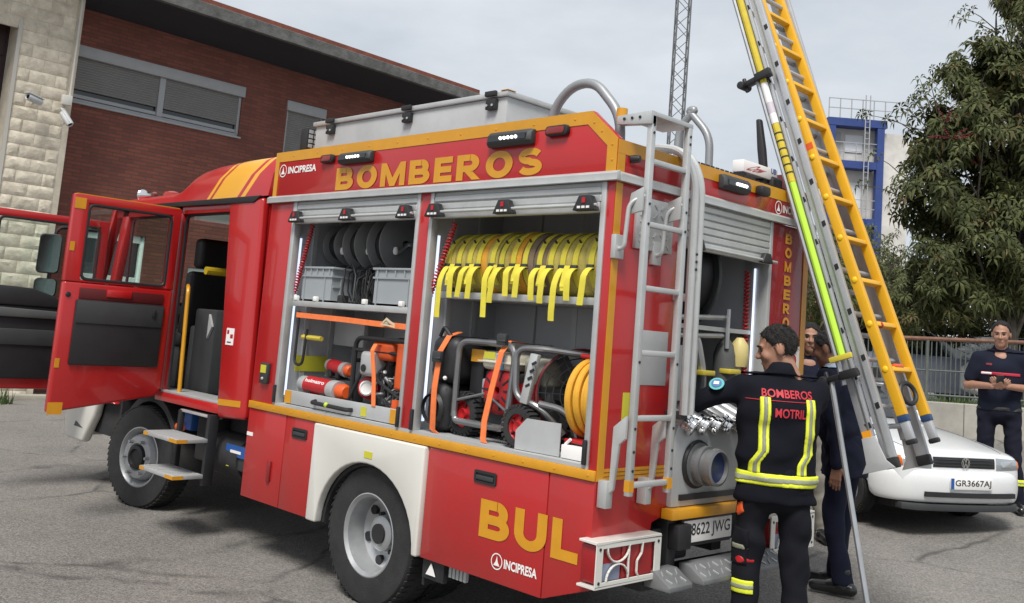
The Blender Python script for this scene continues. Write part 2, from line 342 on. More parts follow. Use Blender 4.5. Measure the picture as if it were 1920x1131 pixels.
# ------------------------------------------------------------------ stone garage building on the far left
def stone_mat():
    m = bpy.data.materials.new('split_face_stone'); m.use_nodes = True; nt = m.node_tree; b = nt.nodes['Principled BSDF']; L = nt.links
    tc = nt.nodes.new('ShaderNodeTexCoord'); oi = nt.nodes.new('ShaderNodeObjectInfo')
    n1 = nt.nodes.new('ShaderNodeTexNoise'); n1.inputs['Scale'].default_value = 7; n1.inputs['Detail'].default_value = 8; n1.inputs['Roughness'].default_value = 0.65
    geo = nt.nodes.new('ShaderNodeNewGeometry'); L.new(geo.outputs['Position'], n1.inputs['Vector'])
    rp = nt.nodes.new('ShaderNodeValToRGB'); e = rp.color_ramp.elements; e[0].position = 0.28; e[0].color = (0.50, 0.44, 0.345, 1); e[1].position = 0.70; e[1].color = (0.80, 0.725, 0.59, 1)
    L.new(n1.outputs['Fac'], rp.inputs['Fac'])
    hv = nt.nodes.new('ShaderNodeHueSaturation'); mr = nt.nodes.new('ShaderNodeMapRange'); mr.inputs['To Min'].default_value = 0.88; mr.inputs['To Max'].default_value = 1.10
    L.new(oi.outputs['Random'], mr.inputs['Value']); L.new(mr.outputs['Result'], hv.inputs['Value']); L.new(rp.outputs['Color'], hv.inputs['Color']); L.new(hv.outputs['Color'], b.inputs['Base Color'])
    b.inputs['Roughness'].default_value = 0.92
    bp = nt.nodes.new('ShaderNodeBump'); bp.inputs['Strength'].default_value = 0.8; bp.inputs['Distance'].default_value = 0.03; L.new(n1.outputs['Fac'], bp.inputs['Height']); L.new(bp.outputs['Normal'], b.inputs['Normal'])
    return m
STONE = stone_mat(); MORT = mat('pale_mortar', (0.56, 0.50, 0.40), 0.95, var=0.15, vscale=6)
def rough_block(w, h, seed, d=0.020):
    rnd = random.Random(seed); nx, nz = 6, 4; b = MB(); vs = []; fs = []
    for j in range(nz + 1):
        for i in range(nx + 1):
            e = i in (0, nx) or j in (0, nz)
            vs.append(((0.004 if e else 0.016 + rnd.random() * d * 0.62), -w / 2 + w * i / nx + (0 if e else (rnd.random() - .5) * 0.02), -h / 2 + h * j / nz + (0 if e else (rnd.random() - .5) * 0.015)))
    for j in range(nz):
        for i in range(nx): a = j * (nx + 1) + i; fs.append((a, a + 1, a + nx + 2, a + nx + 1))
    n = len(vs); per = list(range(nx + 1)) + [(j + 1) * (nx + 1) - 1 for j in range(1, nz + 1)] + [nz * (nx + 1) + i for i in range(nx - 1, -1, -1)] + [j * (nx + 1) for j in range(nz - 1, 0, -1)]
    vs += [(-0.04, vs[k][1], vs[k][2]) for k in per]
    for q in range(len(per)): fs.append((per[q], n + q, n + (q + 1) % len(per), per[(q + 1) % len(per)]))
    b.add(vs, fs); me = b.mesh('stone_block', sharp=25); me.materials.append(STONE); return me
sb = thing('stone_garage', 'pale split-face stone building with dark garage opening at the left edge', 'building', (-13.5, 0.5, 0))
B(-13.55, -13.05, 1.05, 2.0, -0.1, 9.0).build('wall', MORT, sb)
B(-13.55, -13.05, -4.5, 1.045, 5.93, 9.0).build('lintel_wall', MORT, sb)
B(-13.55, -13.05, -4.5, -3.6, -0.1, 5.925).build('pier', MORT, sb)
B(-13.54, -13.44, -3.6, 1.05, 0.0, 5.93).build('garage_door', mat('dark_maroon_door', (0.030, 0.013, 0.016), 0.5, var=0.1), sb)
for k in range(11): B(-13.44, -13.425, -3.55, 1.0, 0.05 + k * 0.535, 0.05 + k * 0.535 + 0.515).build('door_panel', MATS['dark_maroon_door'], sb, 0.006, 1)
B(-13.05, -13.02, 1.045, 1.10, 0.0, 5.93).build('corner_trim', mat('pale_trim', (0.5, 0.48, 0.43), 0.7), sb)
blocks = [rough_block(0.392, 0.192, i) for i in range(7)]; halfs = [rough_block(0.192, 0.192, 50 + i) for i in range(4)]
k = 0
for row in range(45):
    z = 0.10 + row * 0.2
    if z > 8.9: break
    y = 1.10 if z < 5.9 else -0.7
    odd = row % 2; yy = y
    while yy < 2.0:
        if (odd and yy == y) or yy + 0.39 > 2.05: me = halfs[k % 4]; w = 0.2
        else: me = blocks[(k * 5 + row) % 7]; w = 0.4
        if yy + w > 2.07: break
        inst(me, 'stone_block', sb, (-13.05, yy + w / 2, z)); yy = round(yy + w, 3); k += 1
# conduit and cameras on the stone pier
cd = tag(MB().tube([(-12.985, 1.93, 8.5), (-12.985, 1.93, 4.9)], 0.016, 8).build('conduit', mat('white_conduit', (0.62, 0.60, 0.55), 0.5)), 'thin white conduit running down the edge of the stone pier', 'conduit')
tag(MB().box(-12.99, -12.90, 1.80, 1.95, 4.74, 4.90).build('junction_box', MATS['white_conduit'], None, 0.008), 'small white junction box below the conduit on the stone pier', 'junction box')
CAMW = mat('camera_housing', (0.55, 0.56, 0.56), 0.35, var=0.05)
def security_camera(c, d, label):
    t = thing('security_camera', label, 'security camera', c, 'security cameras on the stone pier'); c = Vector(c); d = Vector(d).normalized()
    MB().lathe([(0.001, -0.13), (0.05, -0.13), (0.055, -0.12), (0.055, 0.11), (0.048, 0.13), (0.04, 0.115), (0.001, 0.115)], c, d, 16).build('housing', CAMW, t)
    MB().cyl(c + d * 0.112, c + d * 0.12, 0.032, None, 14).build('lens', DGLS, t)
    MB().obox(c + Vector((0, 0, 0.055)), d, d.cross(Vector((0, 0, 1))), (0, 0, 1), 0.15, 0.055, 0.008).build('sunshade', CAMW, t, 0.004)
    MB().tube([c, c + Vector((-0.08, 0.02, -0.05)), Vector((-12.99, c.y + 0.03, c.z - 0.05))], 0.02, 8).build('bracket', CAMW, t)
security_camera((-12.82, 1.35, 4.70), (0.3, -0.75, 0.12), 'white bullet security camera pointing left on the stone pier')
security_camera((-12.80, 1.86, 4.50), (0.55, 0.35, -0.75), 'security camera pointing down at the corner of the stone pier')

# ------------------------------------------------------------------ brick building
def brick_mat():
    m = bpy.data.materials.new('red_brick_courses'); m.use_nodes = True; nt = m.node_tree; b = nt.nodes['Principled BSDF']; L = nt.links
    geo = nt.nodes.new('ShaderNodeNewGeometry'); sp = nt.nodes.new('ShaderNodeSeparateXYZ'); L.new(geo.outputs['Position'], sp.inputs[0])
    ad = nt.nodes.new('ShaderNodeMath'); ad.operation = 'ADD'; L.new(sp.outputs['X'], ad.inputs[0]); L.new(sp.outputs['Y'], ad.inputs[1])
    cb = nt.nodes.new('ShaderNodeCombineXYZ'); L.new(ad.outputs[0], cb.inputs['X']); L.new(sp.outputs['Z'], cb.inputs['Y'])
    br = nt.nodes.new('ShaderNodeTexBrick'); br.inputs['Scale'].default_value = 1.0; br.inputs['Brick Width'].default_value = 0.25; br.inputs['Row Height'].default_value = 0.065; br.inputs['Mortar Size'].default_value = 0.007
    br.inputs['Color1'].default_value = (0.225, 0.072, 0.050, 1); br.inputs['Color2'].default_value = (0.155, 0.050, 0.037, 1); br.inputs['Mortar'].default_value = (0.10, 0.065, 0.055, 1); br.inputs['Bias'].default_value = -0.2
    L.new(cb.outputs[0], br.inputs['Vector'])
    n1 = nt.nodes.new('ShaderNodeTexNoise'); n1.inputs['Scale'].default_value = 0.8; n1.inputs['Detail'].default_value = 7; L.new(geo.outputs['Position'], n1.inputs['Vector'])
    hv = nt.nodes.new('ShaderNodeHueSaturation'); mr = nt.nodes.new('ShaderNodeMapRange'); mr.inputs['From Min'].default_value = 0.3; mr.inputs['From Max'].default_value = 0.7; mr.inputs['To Min'].default_value = 0.75; mr.inputs['To Max'].default_value = 1.25
    L.new(n1.outputs['Fac'], mr.inputs['Value']); L.new(mr.outputs['Result'], hv.inputs['Value']); L.new(br.outputs['Color'], hv.inputs['Color']); L.new(hv.outputs['Color'], b.inputs['Base Color'])
    b.inputs['Roughness'].default_value = 0.9
    bp = nt.nodes.new('ShaderNodeBump'); bp.inputs['Strength'].default_value = 0.7; bp.inputs['Distance'].default_value = 0.012; bp.invert = True; L.new(br.outputs['Fac'], bp.inputs['Height']); L.new(bp.outputs['Normal'], b.inputs['Normal'])
    return m
BRICK = brick_mat(); BX = -13.6
bb = thing('brick_building', 'red brick building with roller-shuttered windows under a deep dark eave', 'building', (-16, 6, 0))
def wall_with_holes(y0, y1, z0, z1, holes, x0, x1, name, m, parent):
    ysq = sorted({y0, y1, *[h[0] for h in holes], *[h[1] for h in holes]}); zs = sorted({z0, z1, *[h[2] for h in holes], *[h[3] for h in holes]}); b = MB()
    inside = lambda y, z: any(h[0] < y < h[1] and h[2] < z < h[3] for h in holes)
    for i in range(len(ysq) - 1):
        j = 0
        while j < len(zs) - 1:
            if inside((ysq[i] + ysq[i + 1]) / 2, (zs[j] + zs[j + 1]) / 2): j += 1; continue
            k2 = j
            while k2 + 1 < len(zs) - 1 and not inside((ysq[i] + ysq[i + 1]) / 2, (zs[k2 + 1] + zs[k2 + 2]) / 2): k2 += 1
            b.box(x0, x1, ysq[i], ysq[i + 1], zs[j], zs[k2 + 1]); j = k2 + 1

    return b.build(name, m, parent)
W1 = (2.15, 5.29, 4.96, 5.93); W2 = (6.28, 7.14, 4.70, 5.90); DR = (2.65, 3.75, 0.0, 2.85); DR2 = (4.6, 5.6, 1.0, 2.4)
wall_with_holes(1.5, 11.0, -0.1, 6.75, [W1, W2, DR, DR2], BX - 0.25, BX, 'wall', BRICK, bb)
B(-24, BX - 0.25, 10.75, 11.0, -0.1, 6.7).build('end_wall', BRICK, bb)
B(BX - 4.5, BX - 4.3, 1.5, 10.7, 0, 6.6).build('inner_wall', DGR, bb)
SHUT = mat('grey_roller_shutter', (0.20, 0.196, 0.19), 0.6, var=0.08, vscale=3); FRM = mat('grey_window_frame', (0.36, 0.37, 0.38), 0.5, var=0.06)
def shutter(y0, y1, z0, z1, x, parent):
    b = MB(); n = int((z1 - z0) / 0.042); pr = [(x - 0.02, z0)]
    for i in range(n):
        a = z0 + (z1 - z0) * i / n; h = (z1 - z0) / n; pr += [(x, a + h * 0.12), (x + 0.006, a + h * 0.5), (x, a + h * 0.88), (x - 0.006, a + h)]
    pr.append((x - 0.02, z1)); nn = len(pr)
    b.add([(p[0], y0, p[1]) for p in pr] + [(p[0], y1, p[1]) for p in pr], [(i, i + 1, nn + i + 1, nn + i) for i in range(nn - 1)])
    return b.build('shutter', SHUT, parent, sharp=60)
def roller_window(w, label, mull, gap):
    y0, y1, z0, z1 = w
    f = MB(); f.box(BX - 0.12, BX - 0.03, y0, y1, z0 + 0.0, z0 + 0.06).box(BX - 0.12, BX - 0.03, y0, y0 + 0.05, z0 + 0.06, z1 - 0.2).box(BX - 0.12, BX - 0.03, y1 - 0.05, y1, z0 + 0.06, z1 - 0.2)
    for mm in mull: f.box(BX - 0.12, BX - 0.02, mm - 0.055, mm + 0.055, z0 + 0.06, z1 - 0.2)
    wo = f.build('window', FRM, bb, 0.006, 1)
    B(BX - 0.13, BX + 0.035, y0 - 0.02, y1 + 0.04, z1 - 0.2, z1).build('shutter_box', FRM, wo, 0.01)
    B(BX - 0.06, BX + 0.05, y0 - 0.03, y1 + 0.03, z0 - 0.035, z0).build('sill', FRM, wo, 0.006)
    edges = [y0 + 0.05] + [e for mm in mull for e in (mm - 0.055, mm + 0.055)] + [y1 - 0.05]
    for i in range(0, len(edges), 2):
        B(BX - 0.11, BX - 0.10, edges[i], edges[i + 1], z0 + 0.06, z1 - 0.2).build('pane', DGLS, wo)
        B(BX - 0.10, BX - 0.05, edges[i], edges[i + 1], z0 + gap * 0.35, z0 + gap * 0.62).build('sash_rail', FRM, wo)
        shutter(edges[i], edges[i + 1], z0 + gap, z1 - 0.195, BX - 0.045, wo)
roller_window(W1, '', [3.72], 0.22); roller_window(W2, '', [], 0.05)
# white glazed door and low window seen through the cab
WFR = mat('white_door_frame', (0.72, 0.78, 0.74), 0.5, var=0.04); GRG = mat('pale_green_blind', (0.42, 0.50, 0.46), 0.4)
dd = MB(); dd.box(BX - 0.14, BX - 0.04, 2.65, 2.73, 0, 2.85).box(BX - 0.14, BX - 0.04, 3.67, 3.75, 0, 2.85).box(BX - 0.14, BX - 0.04, 2.73, 3.67, 2.72, 2.85).box(BX - 0.14, BX - 0.04, 2.73, 3.67, 2.0, 2.12).box(BX - 0.14, BX - 0.04, 3.16, 3.24, 0, 2.0)
dr = dd.build('door', WFR, bb, 0.005, 1)
B(BX - 0.10, BX - 0.09, 2.73, 3.16, 0.9, 2.0).build('door_glass', DGLS, dr); B(BX - 0.10, BX - 0.09, 3.24, 3.67, 0.9, 2.0).build('door_glass', DGLS, dr)
B(BX - 0.11, BX - 0.08, 2.73, 3.16, 0.05, 0.9).build('door_panel', WFR, dr); B(BX - 0.11, BX - 0.08, 3.24, 3.67, 0.05, 0.9).build('door_panel', WFR, dr)
B(BX - 0.10, BX - 0.09, 2.73, 3.67, 2.12, 2.72).build('transom_glass', DGLS, dr)
f2 = MB(); f2.ring([(4.6, 1.0), (5.6, 1.0), (5.6, 2.4), (4.6, 2.4)], [(4.67, 1.07), (5.53, 1.07), (5.53, 2.33), (4.67, 2.33)], 'x', BX - 0.12, BX - 0.04)
w3 = f2.build('window', WFR, bb, 0.004, 1); B(BX - 0.10, BX - 0.09, 4.67, 5.53, 1.07, 2.33).build('pane', GRG, w3)
# eave: dark soffit, weathered concrete fascia, tiled hip roof
EX = -12.55; EY = 10.35
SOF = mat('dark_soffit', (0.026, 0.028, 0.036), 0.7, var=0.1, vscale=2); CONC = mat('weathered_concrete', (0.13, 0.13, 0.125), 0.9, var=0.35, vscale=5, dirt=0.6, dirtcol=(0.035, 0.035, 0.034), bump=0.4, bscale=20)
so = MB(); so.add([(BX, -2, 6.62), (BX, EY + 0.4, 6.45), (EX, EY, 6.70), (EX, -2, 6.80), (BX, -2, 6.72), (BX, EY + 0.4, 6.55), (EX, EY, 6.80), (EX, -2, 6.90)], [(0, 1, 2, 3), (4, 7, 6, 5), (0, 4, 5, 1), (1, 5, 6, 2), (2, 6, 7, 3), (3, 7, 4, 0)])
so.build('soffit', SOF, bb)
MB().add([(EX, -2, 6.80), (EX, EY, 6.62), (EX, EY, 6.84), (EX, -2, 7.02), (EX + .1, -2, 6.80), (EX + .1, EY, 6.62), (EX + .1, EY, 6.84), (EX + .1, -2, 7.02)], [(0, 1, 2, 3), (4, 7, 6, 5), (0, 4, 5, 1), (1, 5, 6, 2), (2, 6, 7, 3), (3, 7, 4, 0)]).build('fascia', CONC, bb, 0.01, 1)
TILE = mat('terracotta_tile', (0.20, 0.062, 0.040), 0.85, var=0.3, vscale=4, bump=0.3, bscale=12)
HX, HY, HZ = -19.0, 5.9, 8.75
rf = MB(); rf.add([(EX + 0.02, -2, 7.03), (EX + 0.02, EY, 6.85), (HX, HY, HZ), (HX, -2, HZ), (-25, EY, 6.85)], [(0, 1, 2, 3), (1, 4, 2)])
rfo = rf.build('roof', TILE, bb)
MB().add([(EX - .02, -2, 7.03), (EX - .02, EY, 6.85), (EX - .02, EY, 6.93), (EX - .02, -2, 7.11), (EX + .06, -2, 7.03), (EX + .06, EY, 6.85), (EX + .06, EY, 6.93), (EX + .06, -2, 7.11)], [(0, 1, 2, 3), (4, 7, 6, 5), (0, 4, 5, 1), (1, 5, 6, 2), (2, 6, 7, 3), (3, 7, 4, 0)]).build('tile_edge', TILE, rfo)
ch = tag(MB().tube([(-13.2, 7.95, 0.3), (-13.2, 7.95, 5.75)], 0.05, 10).build('vent_pipe', mat('pale_pipe', (0.34, 0.34, 0.33), 0.6)), 'short pale pipe standing in front of the brick wall beside the small window', 'pipe')
# kerb and weeds at the foot of the stone pier
kb = B(-12.95, -12.75, -4.5, 2.3, 0.02, 0.16).build('kerb', mat('pale_kerb_concrete', (0.36, 0.33, 0.27), 0.9, var=0.2, vscale=5), None, 0.02); kb['kind'] = 'structure'
LEAFW = mat('weed_leaf', (0.06, 0.10, 0.025), 0.7, var=0.3, vscale=20)
wb = MB(); rw = random.Random(3)
for i in range(260):
    y = 0.3 + rw.random() * 1.2; x = -12.62 + rw.random() * 0.3; a = rw.random() * 6.28; h = 0.08 + rw.random() * 0.22; d = Vector((math.cos(a), math.sin(a), 0)); p = Vector((x, y, gz(y)))
    wb.add([p - d * 0.012, p + d * 0.012, p + d * 0.05 + Vector((0, 0, h))], [(0, 1, 2)])
wo_ = wb.build('weeds', LEAFW); wo_['kind'] = 'stuff'; tag(wo_, 'low green weeds along the kerb at the stone pier', 'weeds')
# ------------------------------------------------------------------ fire truck
W = 2.0; XF = -3.235; ZB, ZSB, ZS, ZO, ZD0, ZD1, ZT = 0.41, 1.03, 1.08, 1.10, 2.51, 2.555, 2.89
tr = thing('fire_truck', 'red and yellow fire truck with open side lockers and open cab doors', 'fire truck', (-3.2, 1.0, 0))
UP = [(XF, ZD1), (0, ZD1), (0, 2.731), (-0.184, ZT), (XF, ZT)]
for y0, y1 in ((0, 0.04), (W - 0.04, W)): MB().prism(UP, 'y', y0, y1).build('upper_panel', RED, tr, 0.004)
outer = [(XF + .002, ZD1 + .002), (-.002, ZD1 + .002), (-.002, 2.729), (-0.185, ZT - .002), (XF + .002, ZT - .002)]
inner = [(XF + .05, ZD1 + .002), (-.068, ZD1 + .002), (-.068, 2.695), (-0.208, 2.818), (XF + .05, 2.815)]
def strip(pts, y): return MB().prism(pts, 'y', y - 0.003, y)
yb = MB()
for i in (1, 2, 3, 4): j = (i + 1) % 5; yb.prism([outer[i], outer[j], inner[j], inner[i]], 'y', -0.0035, -0.0002)
yb.build('yellow_border', YEL, tr)
B(XF, -.042, .042, 1.958, 2.60, 2.64).build('roof_deck', ALUM, tr)
B(-.04, 0, .0405, 1.9595, ZD1, 2.728).build('rear_upper_panel', RED, tr, 0.003)
B(0.0003, .0035, .002, 1.998, 2.655, 2.726).build('yellow_border', YEL, tr); B(0.0003, .0035, .002, .06, ZD1, 2.654).build('yellow_border', YEL, tr)
DP = [(-.034, ZD0), (0.0, ZD0), (0.0, ZD1 + .008), (-.012, ZD1 + .006), (-.034, ZD1 - .008), (-.030, ZD0 + .012)]
MB().prism(DP, 'x', XF - .02, 0.03).build('drip_rail', ALU, tr, 0.003)
MB().prism([(-p[0], p[1]) for p in DP], 'y', 0.001, W + .03).build('drip_rail', ALU, tr, 0.003)
B(XF, XF + .03, .041, 1.96, .95, 2.60).build('front_wall', RED, tr)
B(XF, -2.93, 0, .04, ZS + .0, ZD0).build('corner_post', RED, tr, 0.006)
B(-1.515, -1.42, 0, .04, ZO, ZD0).build('centre_post', RED, tr, 0.004)
B(-.05, 0, 0, .04, ZS, ZD0).build('corner_post', RED, tr, 0.004)
for a, b_ in ((-2.93, -2.885), (-1.547, -1.5155), (-1.4195, -1.388), (-.084, -.0505)):
    MB().box(a, b_, -.006, .05, ZO, ZD0 - .001).build('door_jamb', ALU, tr, 0.004)
# rubber stops at the feet of the jambs
for x in (-1.535, -1.405, -.07, -2.91): B(x - .012, x + .012, -.022, -.007, ZO, ZO + .12).build('buffer', BLK, tr, 0.004)
B(XF, 0.0, -.012, .045, ZSB, ZS).build('sill_stripe', YEL, tr, 0.003)
B(-2.93, -.05, -.004, .30, ZS + .001, ZO).build('locker_floor', ALUM, tr)
rvm = MB().sphere((0, 0, 0), .0065, 8, 1, .5, 1).mesh('rivet'); rvm.materials.append(YEL)
for i in range(15): inst(rvm, 'rivet', tr, (-3.12 + i * .22, -.013, 1.055))
for i in range(10): inst(rvm, 'rivet', tr, (-3.0 + i * .3, -.0045, 2.853))
for p_ in ((-.03, 2.62), (-.035, 2.70), (-.11, 2.775), (-.165, 2.825)): inst(rvm, 'rivet', tr, (p_[0], -.0045, p_[1]))
# lockers behind the side shutters
IN = 0.62
for nm, x0, x1 in (('front_locker', -2.93, -1.515), ('rear_locker', -1.42, -.05)):
    b = MB(); b.box(x0, x1, IN, IN + .02, ZO, ZD0).box(x0 - .02, x0, .051, IN, ZO, ZD0).box(x1, x1 + .02, .051, IN, ZO, ZD0).box(x0, x1, .05, IN, ZD0 - .02, ZD0).box(x0, x1, .30, IN, ZS, ZO)
    lk = b.build(nm, ALUD, tr)
    for q in range(3):
        xx = x0 + (x1 - x0) * (0.25 + 0.25 * q); B(xx - .02, xx + .02, IN - .018, IN - .001, ZO, ZD0 - .03).build('mounting_rail', ALUM, lk)
    B(x0 + .001, x0 + .012, .075, .088, ZO + .05, ZD0 - .25).build('led_strip', LED, lk)
    for yy in (.18, .40): B(x0 + .001, x0 + .02, yy, yy + .035, ZO + .02, ZD0 - .04).build('mounting_rail', ALUM, lk)
# rolled shutters: curtain slats, bottom bar, latches
def roller(x0, x1, nlat):
    t = MB(); t.box(x0, x1, .006, .05, 2.412, ZD0 - .002)
    cu_ = t.build('roller_shutter', ALUM, tr)
    for z in (2.47, 2.425): B(x0 + .002, x1 - .002, -.004, .006, z - .018, z + .018).build('slat', ALU, cu_, 0.005, 1)
    B(x0 + .002, x1 - .002, -.012, .03, 2.352, 2.405).build('bottom_bar', ALU, cu_, 0.008)
    MB().tube([(x0 - .01, -.040, 2.385), (x1 + .01, -.040, 2.385)], .009, 8).build('latch_rod', ALU, cu_)
    for q in range(nlat):
        xx = x0 + .05 + (x1 - x0 - .12) * q / (nlat - 1)
        la = MB().prism([(xx - .078, 2.358), (xx + .078, 2.358), (xx + .062, 2.388), (xx + .038, 2.436), (xx - .038, 2.436), (xx - .062, 2.388)], 'y', -.055, -.012).build('latch', BLK, cu_, 0.006)
        B(xx - .011, xx + .011, -.059, -.0555, 2.396, 2.424).build('button', REDP, cu_)
        for s in (-1, 0, 1): B(xx + s * .030 - .010, xx + s * .030 + .010, -.0595, -.0555, 2.368, 2.380).build('rivet', WLET, cu_)
roller(-2.884, -1.548, 3); roller(-1.387, -.085, 3)
# shelves
B(-2.90, -1.53, .045, .60, 1.775, 1.815).build('shelf', ALU, tr, 0.004)
B(-1.40, -.09, .09, .60, 1.885, 1.925).build('shelf', ALU, tr, 0.004)
# slide-out tray front in the front locker
ty = B(-2.84, -1.60, .03, .05, 1.105, 1.195).build('slide_tray', ALUM, tr, 0.004)
B(-2.84, -1.60, .051, .58, 1.105, 1.12).build('tray_bed', ALUM, ty)
for x0, x1 in ((-2.838, -2.76), (-1.66, -1.602)): B(x0, x1, .0265, .0298, 1.108, 1.192).build('yellow_mark', YEL, ty)
MB().tube(fillet([(-2.46, .03, 1.155), (-2.45, -.012, 1.148), (-2.06, -.012, 1.142), (-2.05, .03, 1.142)], .03), .014, 8).build('handle', BLK, ty)
MB().sphere((-2.27, -.018, 1.15), .018, 10).build('lock_knob', mat('lime_plastic', (0.5, 0.62, 0.05), 0.4), ty)
B(-1.955, -1.90, .0268, .0298, 1.118, 1.175).build('warning_label', mat('label_yellow', (0.55, 0.52, 0.04), 0.5), ty)
# lower side panels
MB().box(XF, -2.745, 0, .03, ZB, ZSB - .002).build('lower_panel', REDLOW, tr, 0.005)
MB().box(-2.739, -2.372, 0, .03, ZB, ZSB - .002).build('lower_panel', REDLOW, tr, 0.005)
fa = arc(-1.775, ZB, .485, .44, 0, 180, 22)
fo = [(-1.245, ZSB - .005), (-2.366, ZSB - .005), (-2.366, ZB)] + fa[::-1] + [(-1.245, ZB)]
MB().prism(fo, 'y', -.03, .03).build('wheel_arch_panel', WHT, tr, 0.012, 3)
MB().ring(arc(-1.775, ZB, .485, .44, 0, 180, 22), arc(-1.775, ZB, .462, .418, 0, 180, 22), 'y', .031, .62, True).build('wheel_arch_liner', BLK2, tr)
lp = B(-1.24, -.303, 0, .03, ZB, ZSB - .002).build('lower_panel', REDLOW, tr, 0.005)
MB().prism([(-.297, ZB), (-.0, .518), (-.0, ZSB - .002), (-.297, ZSB - .002)], 'y', 0, .03).build('lower_panel', REDLOW, tr, 0.005)
B(-1.80, -1.72, -.0335, -.0303, .885, .925).build('sticker', MATS['label_yellow'], tr)
def recess_handle(x0, x1, z0, z1):
    h = MB(); h.ring(rrect(x0, x1, z0, z1, .012, 3), rrect(x0 + .014, x1 - .014, z0 + .012, z1 - .014, .008, 3), 'y', -.008, .004)
    o = h.build('flush_handle', BLK, tr); B(x0 + .013, x1 - .013, -.0015, .004, z0 + .011, z1 - .013).build('pocket', BLK, o); B(x0 + .018, x1 - .018, -.012, -.006, z0 + .018, z0 + .042).build('paddle', DGR, o, .003)
recess_handle(-.842, -.672, .895, .962); recess_handle(-2.648, -2.475, .895, .962)
MB().box(-2.905, -2.865, -.016, 0, .56, .70).build('grab_latch', REDDK, tr, .004)
cb_ = B(-3.105, -3.005, -.03, -.0003, 1.215, 1.36).build('switch_box', DGR, tr, .008); B(-3.09, -3.02, -.033, -.0303, 1.29, 1.345).build('warning_label', MATS['label_yellow'], cb_); MB().sphere((-3.055, -.032, 1.25), .012, 8).build('switch', ALU, cb_)
B(-3.228, -3.15, -.003, -.0003, .835, .86).build('sticker', WLET, tr)
# rear face
RF = [(.0, .52), (.44, .56), (.48, .80), (.60, .83), (.60, ZD0), (.0, ZD0)]
MB().prism([(max(p[0], .041), p[1]) for p in RF], 'x', -.04, -.0005).build('rear_panel', RED, tr, .003)
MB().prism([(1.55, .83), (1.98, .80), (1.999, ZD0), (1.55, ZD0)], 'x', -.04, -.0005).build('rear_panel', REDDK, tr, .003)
MB().prism([(0.001, .52), (.04, .523), (.04, ZD0), (0.001, ZD0)], 'x', -.006, 0.0003).build('corner_cap', RED, tr)
for y0, y1, z0, z1 in ((.004, .056, ZSB, ZD0 - .004),): B(.0006, .0035, y0, y1, z0, z1).build('reflective_strip', YEL, tr)
for q in range(3): B(.0006, .004, .0565, .555, ZSB + .002 + q * .02, ZSB + .018 + q * .02).build('reflective_strip', YEL, tr)
B(.0002, .0034, 1.93, 1.988, .85, ZD0 - .004).build('reflective_strip', YEL, tr)
B(.0002, .003, 1.60, 1.928, 1.25, 1.775).build('white_panel', WLET, tr)
B(.0002, .022, .165, .48, 2.19, 2.46).build('tread_plate', ALU, tr, .004)
for i in range(5):
    for j in range(5):
        MB().obox((.0235, .205 + i * .058, 2.222 + j * .05), (0, 1, 1 if (i + j) % 2 else -1), (0, 1, -1 if (i + j) % 2 else 1), (1, 0, 0), .017, .005, .0025).build('tread_bar', ALU, tr)
B(.0002, .004, .29, .52, 1.50, 1.78).build('grey_plate', ALUM, tr, .003)
B(.0002, .0026, .17, .225, 1.24, 1.46).build('sticker', MATS['label_yellow'], tr)
B(-.16, .0, .605, .64, .9, ZD0).build('door_jamb', ALU, tr, .004); B(-.16, .0, 1.515, 1.549, .9, ZD0).build('door_jamb', ALU, tr, .004)
rl = MB().box(-.05, -.01, .641, 1.514, 2.29, ZD0).build('roller_shutter', ALUM, tr)
for q in range(5): B(-.01, .0, .643, 1.512, 2.303 + q * .041, 2.338 + q * .041).build('slat', ALU, rl, .006, 1)
MB().prism([(.643, 2.245), (1.512, 2.245), (1.512, 2.292), (.643, 2.292)], 'x', -.02, .012).build('bottom_bar', ALU, rl, .008)
MB().tube([(.03, .62, 2.262), (.03, 1.55, 2.262)], .009, 8).build('latch_rod', ALU, rl)
for yy in (.71, 1.43): MB().prism([(yy - .06, 2.245), (yy + .06, 2.245), (yy + .045, 2.275), (yy + .028, 2.305), (yy - .028, 2.305), (yy - .045, 2.275)], 'x', .012, .045).build('latch', BLK, rl, .006)
# rear locker interior
b = MB(); b.box(-.75, -.73, .63, 1.53, .9, ZD0).box(-.73, -.16, .605, .63, .9, ZD0).box(-.73, -.16, 1.525, 1.55, .9, ZD0).box(-.73, -.05, .63, 1.525, ZD0 - .02, ZD0).box(-.73, -.05, .63, 1.525, .88, .9)
rk = b.build('pump_locker', ALUD, tr)
B(-.094, -.086, 1.503, 1.513, 1.3, 2.22).build('led_strip', LED, rk)
B(-.73, -.1, .64, 1.51, 1.815, 1.84).build('shelf', ALU, rk)
hr = MB()
hr.lathe([(.04, -.14), (.30, -.14), (.305, -.13), (.30, -.12), (.13, -.115), (.13, .115), (.30, .12), (.305, .13), (.30, .14), (.04, .14)], (-.36, 1.00, 2.13), (.25, .97, 0), 36)
hr.build('hose_reel', DGR, rk)
MB().lathe([(.12, -.11), (.26, -.11), (.27, 0), (.26, .11), (.12, .11)], (-.36, 1.0, 2.13), (.25, .97, 0), 32).build('reel_hose', BLK, rk)
pv = MB(); pv.tube(fillet([(-.2, .75, 1.80), (-.12, .95, 1.80), (-.10, 1.02, 1.55), (-.12, 1.02, 1.40)], .08), .028, 10); pv.tube([(-.1, .66, 1.77), (-.1, 1.2, 1.79)], .015, 8); pv.tube([(-.1, .66, 1.87), (-.1, 1.24, 1.90)], .016, 8); pv.tube([(-.08, 1.22, 1.95), (-.08, 1.22, 1.72)], .014, 8)
pv.build('pipework', STEEL, rk)
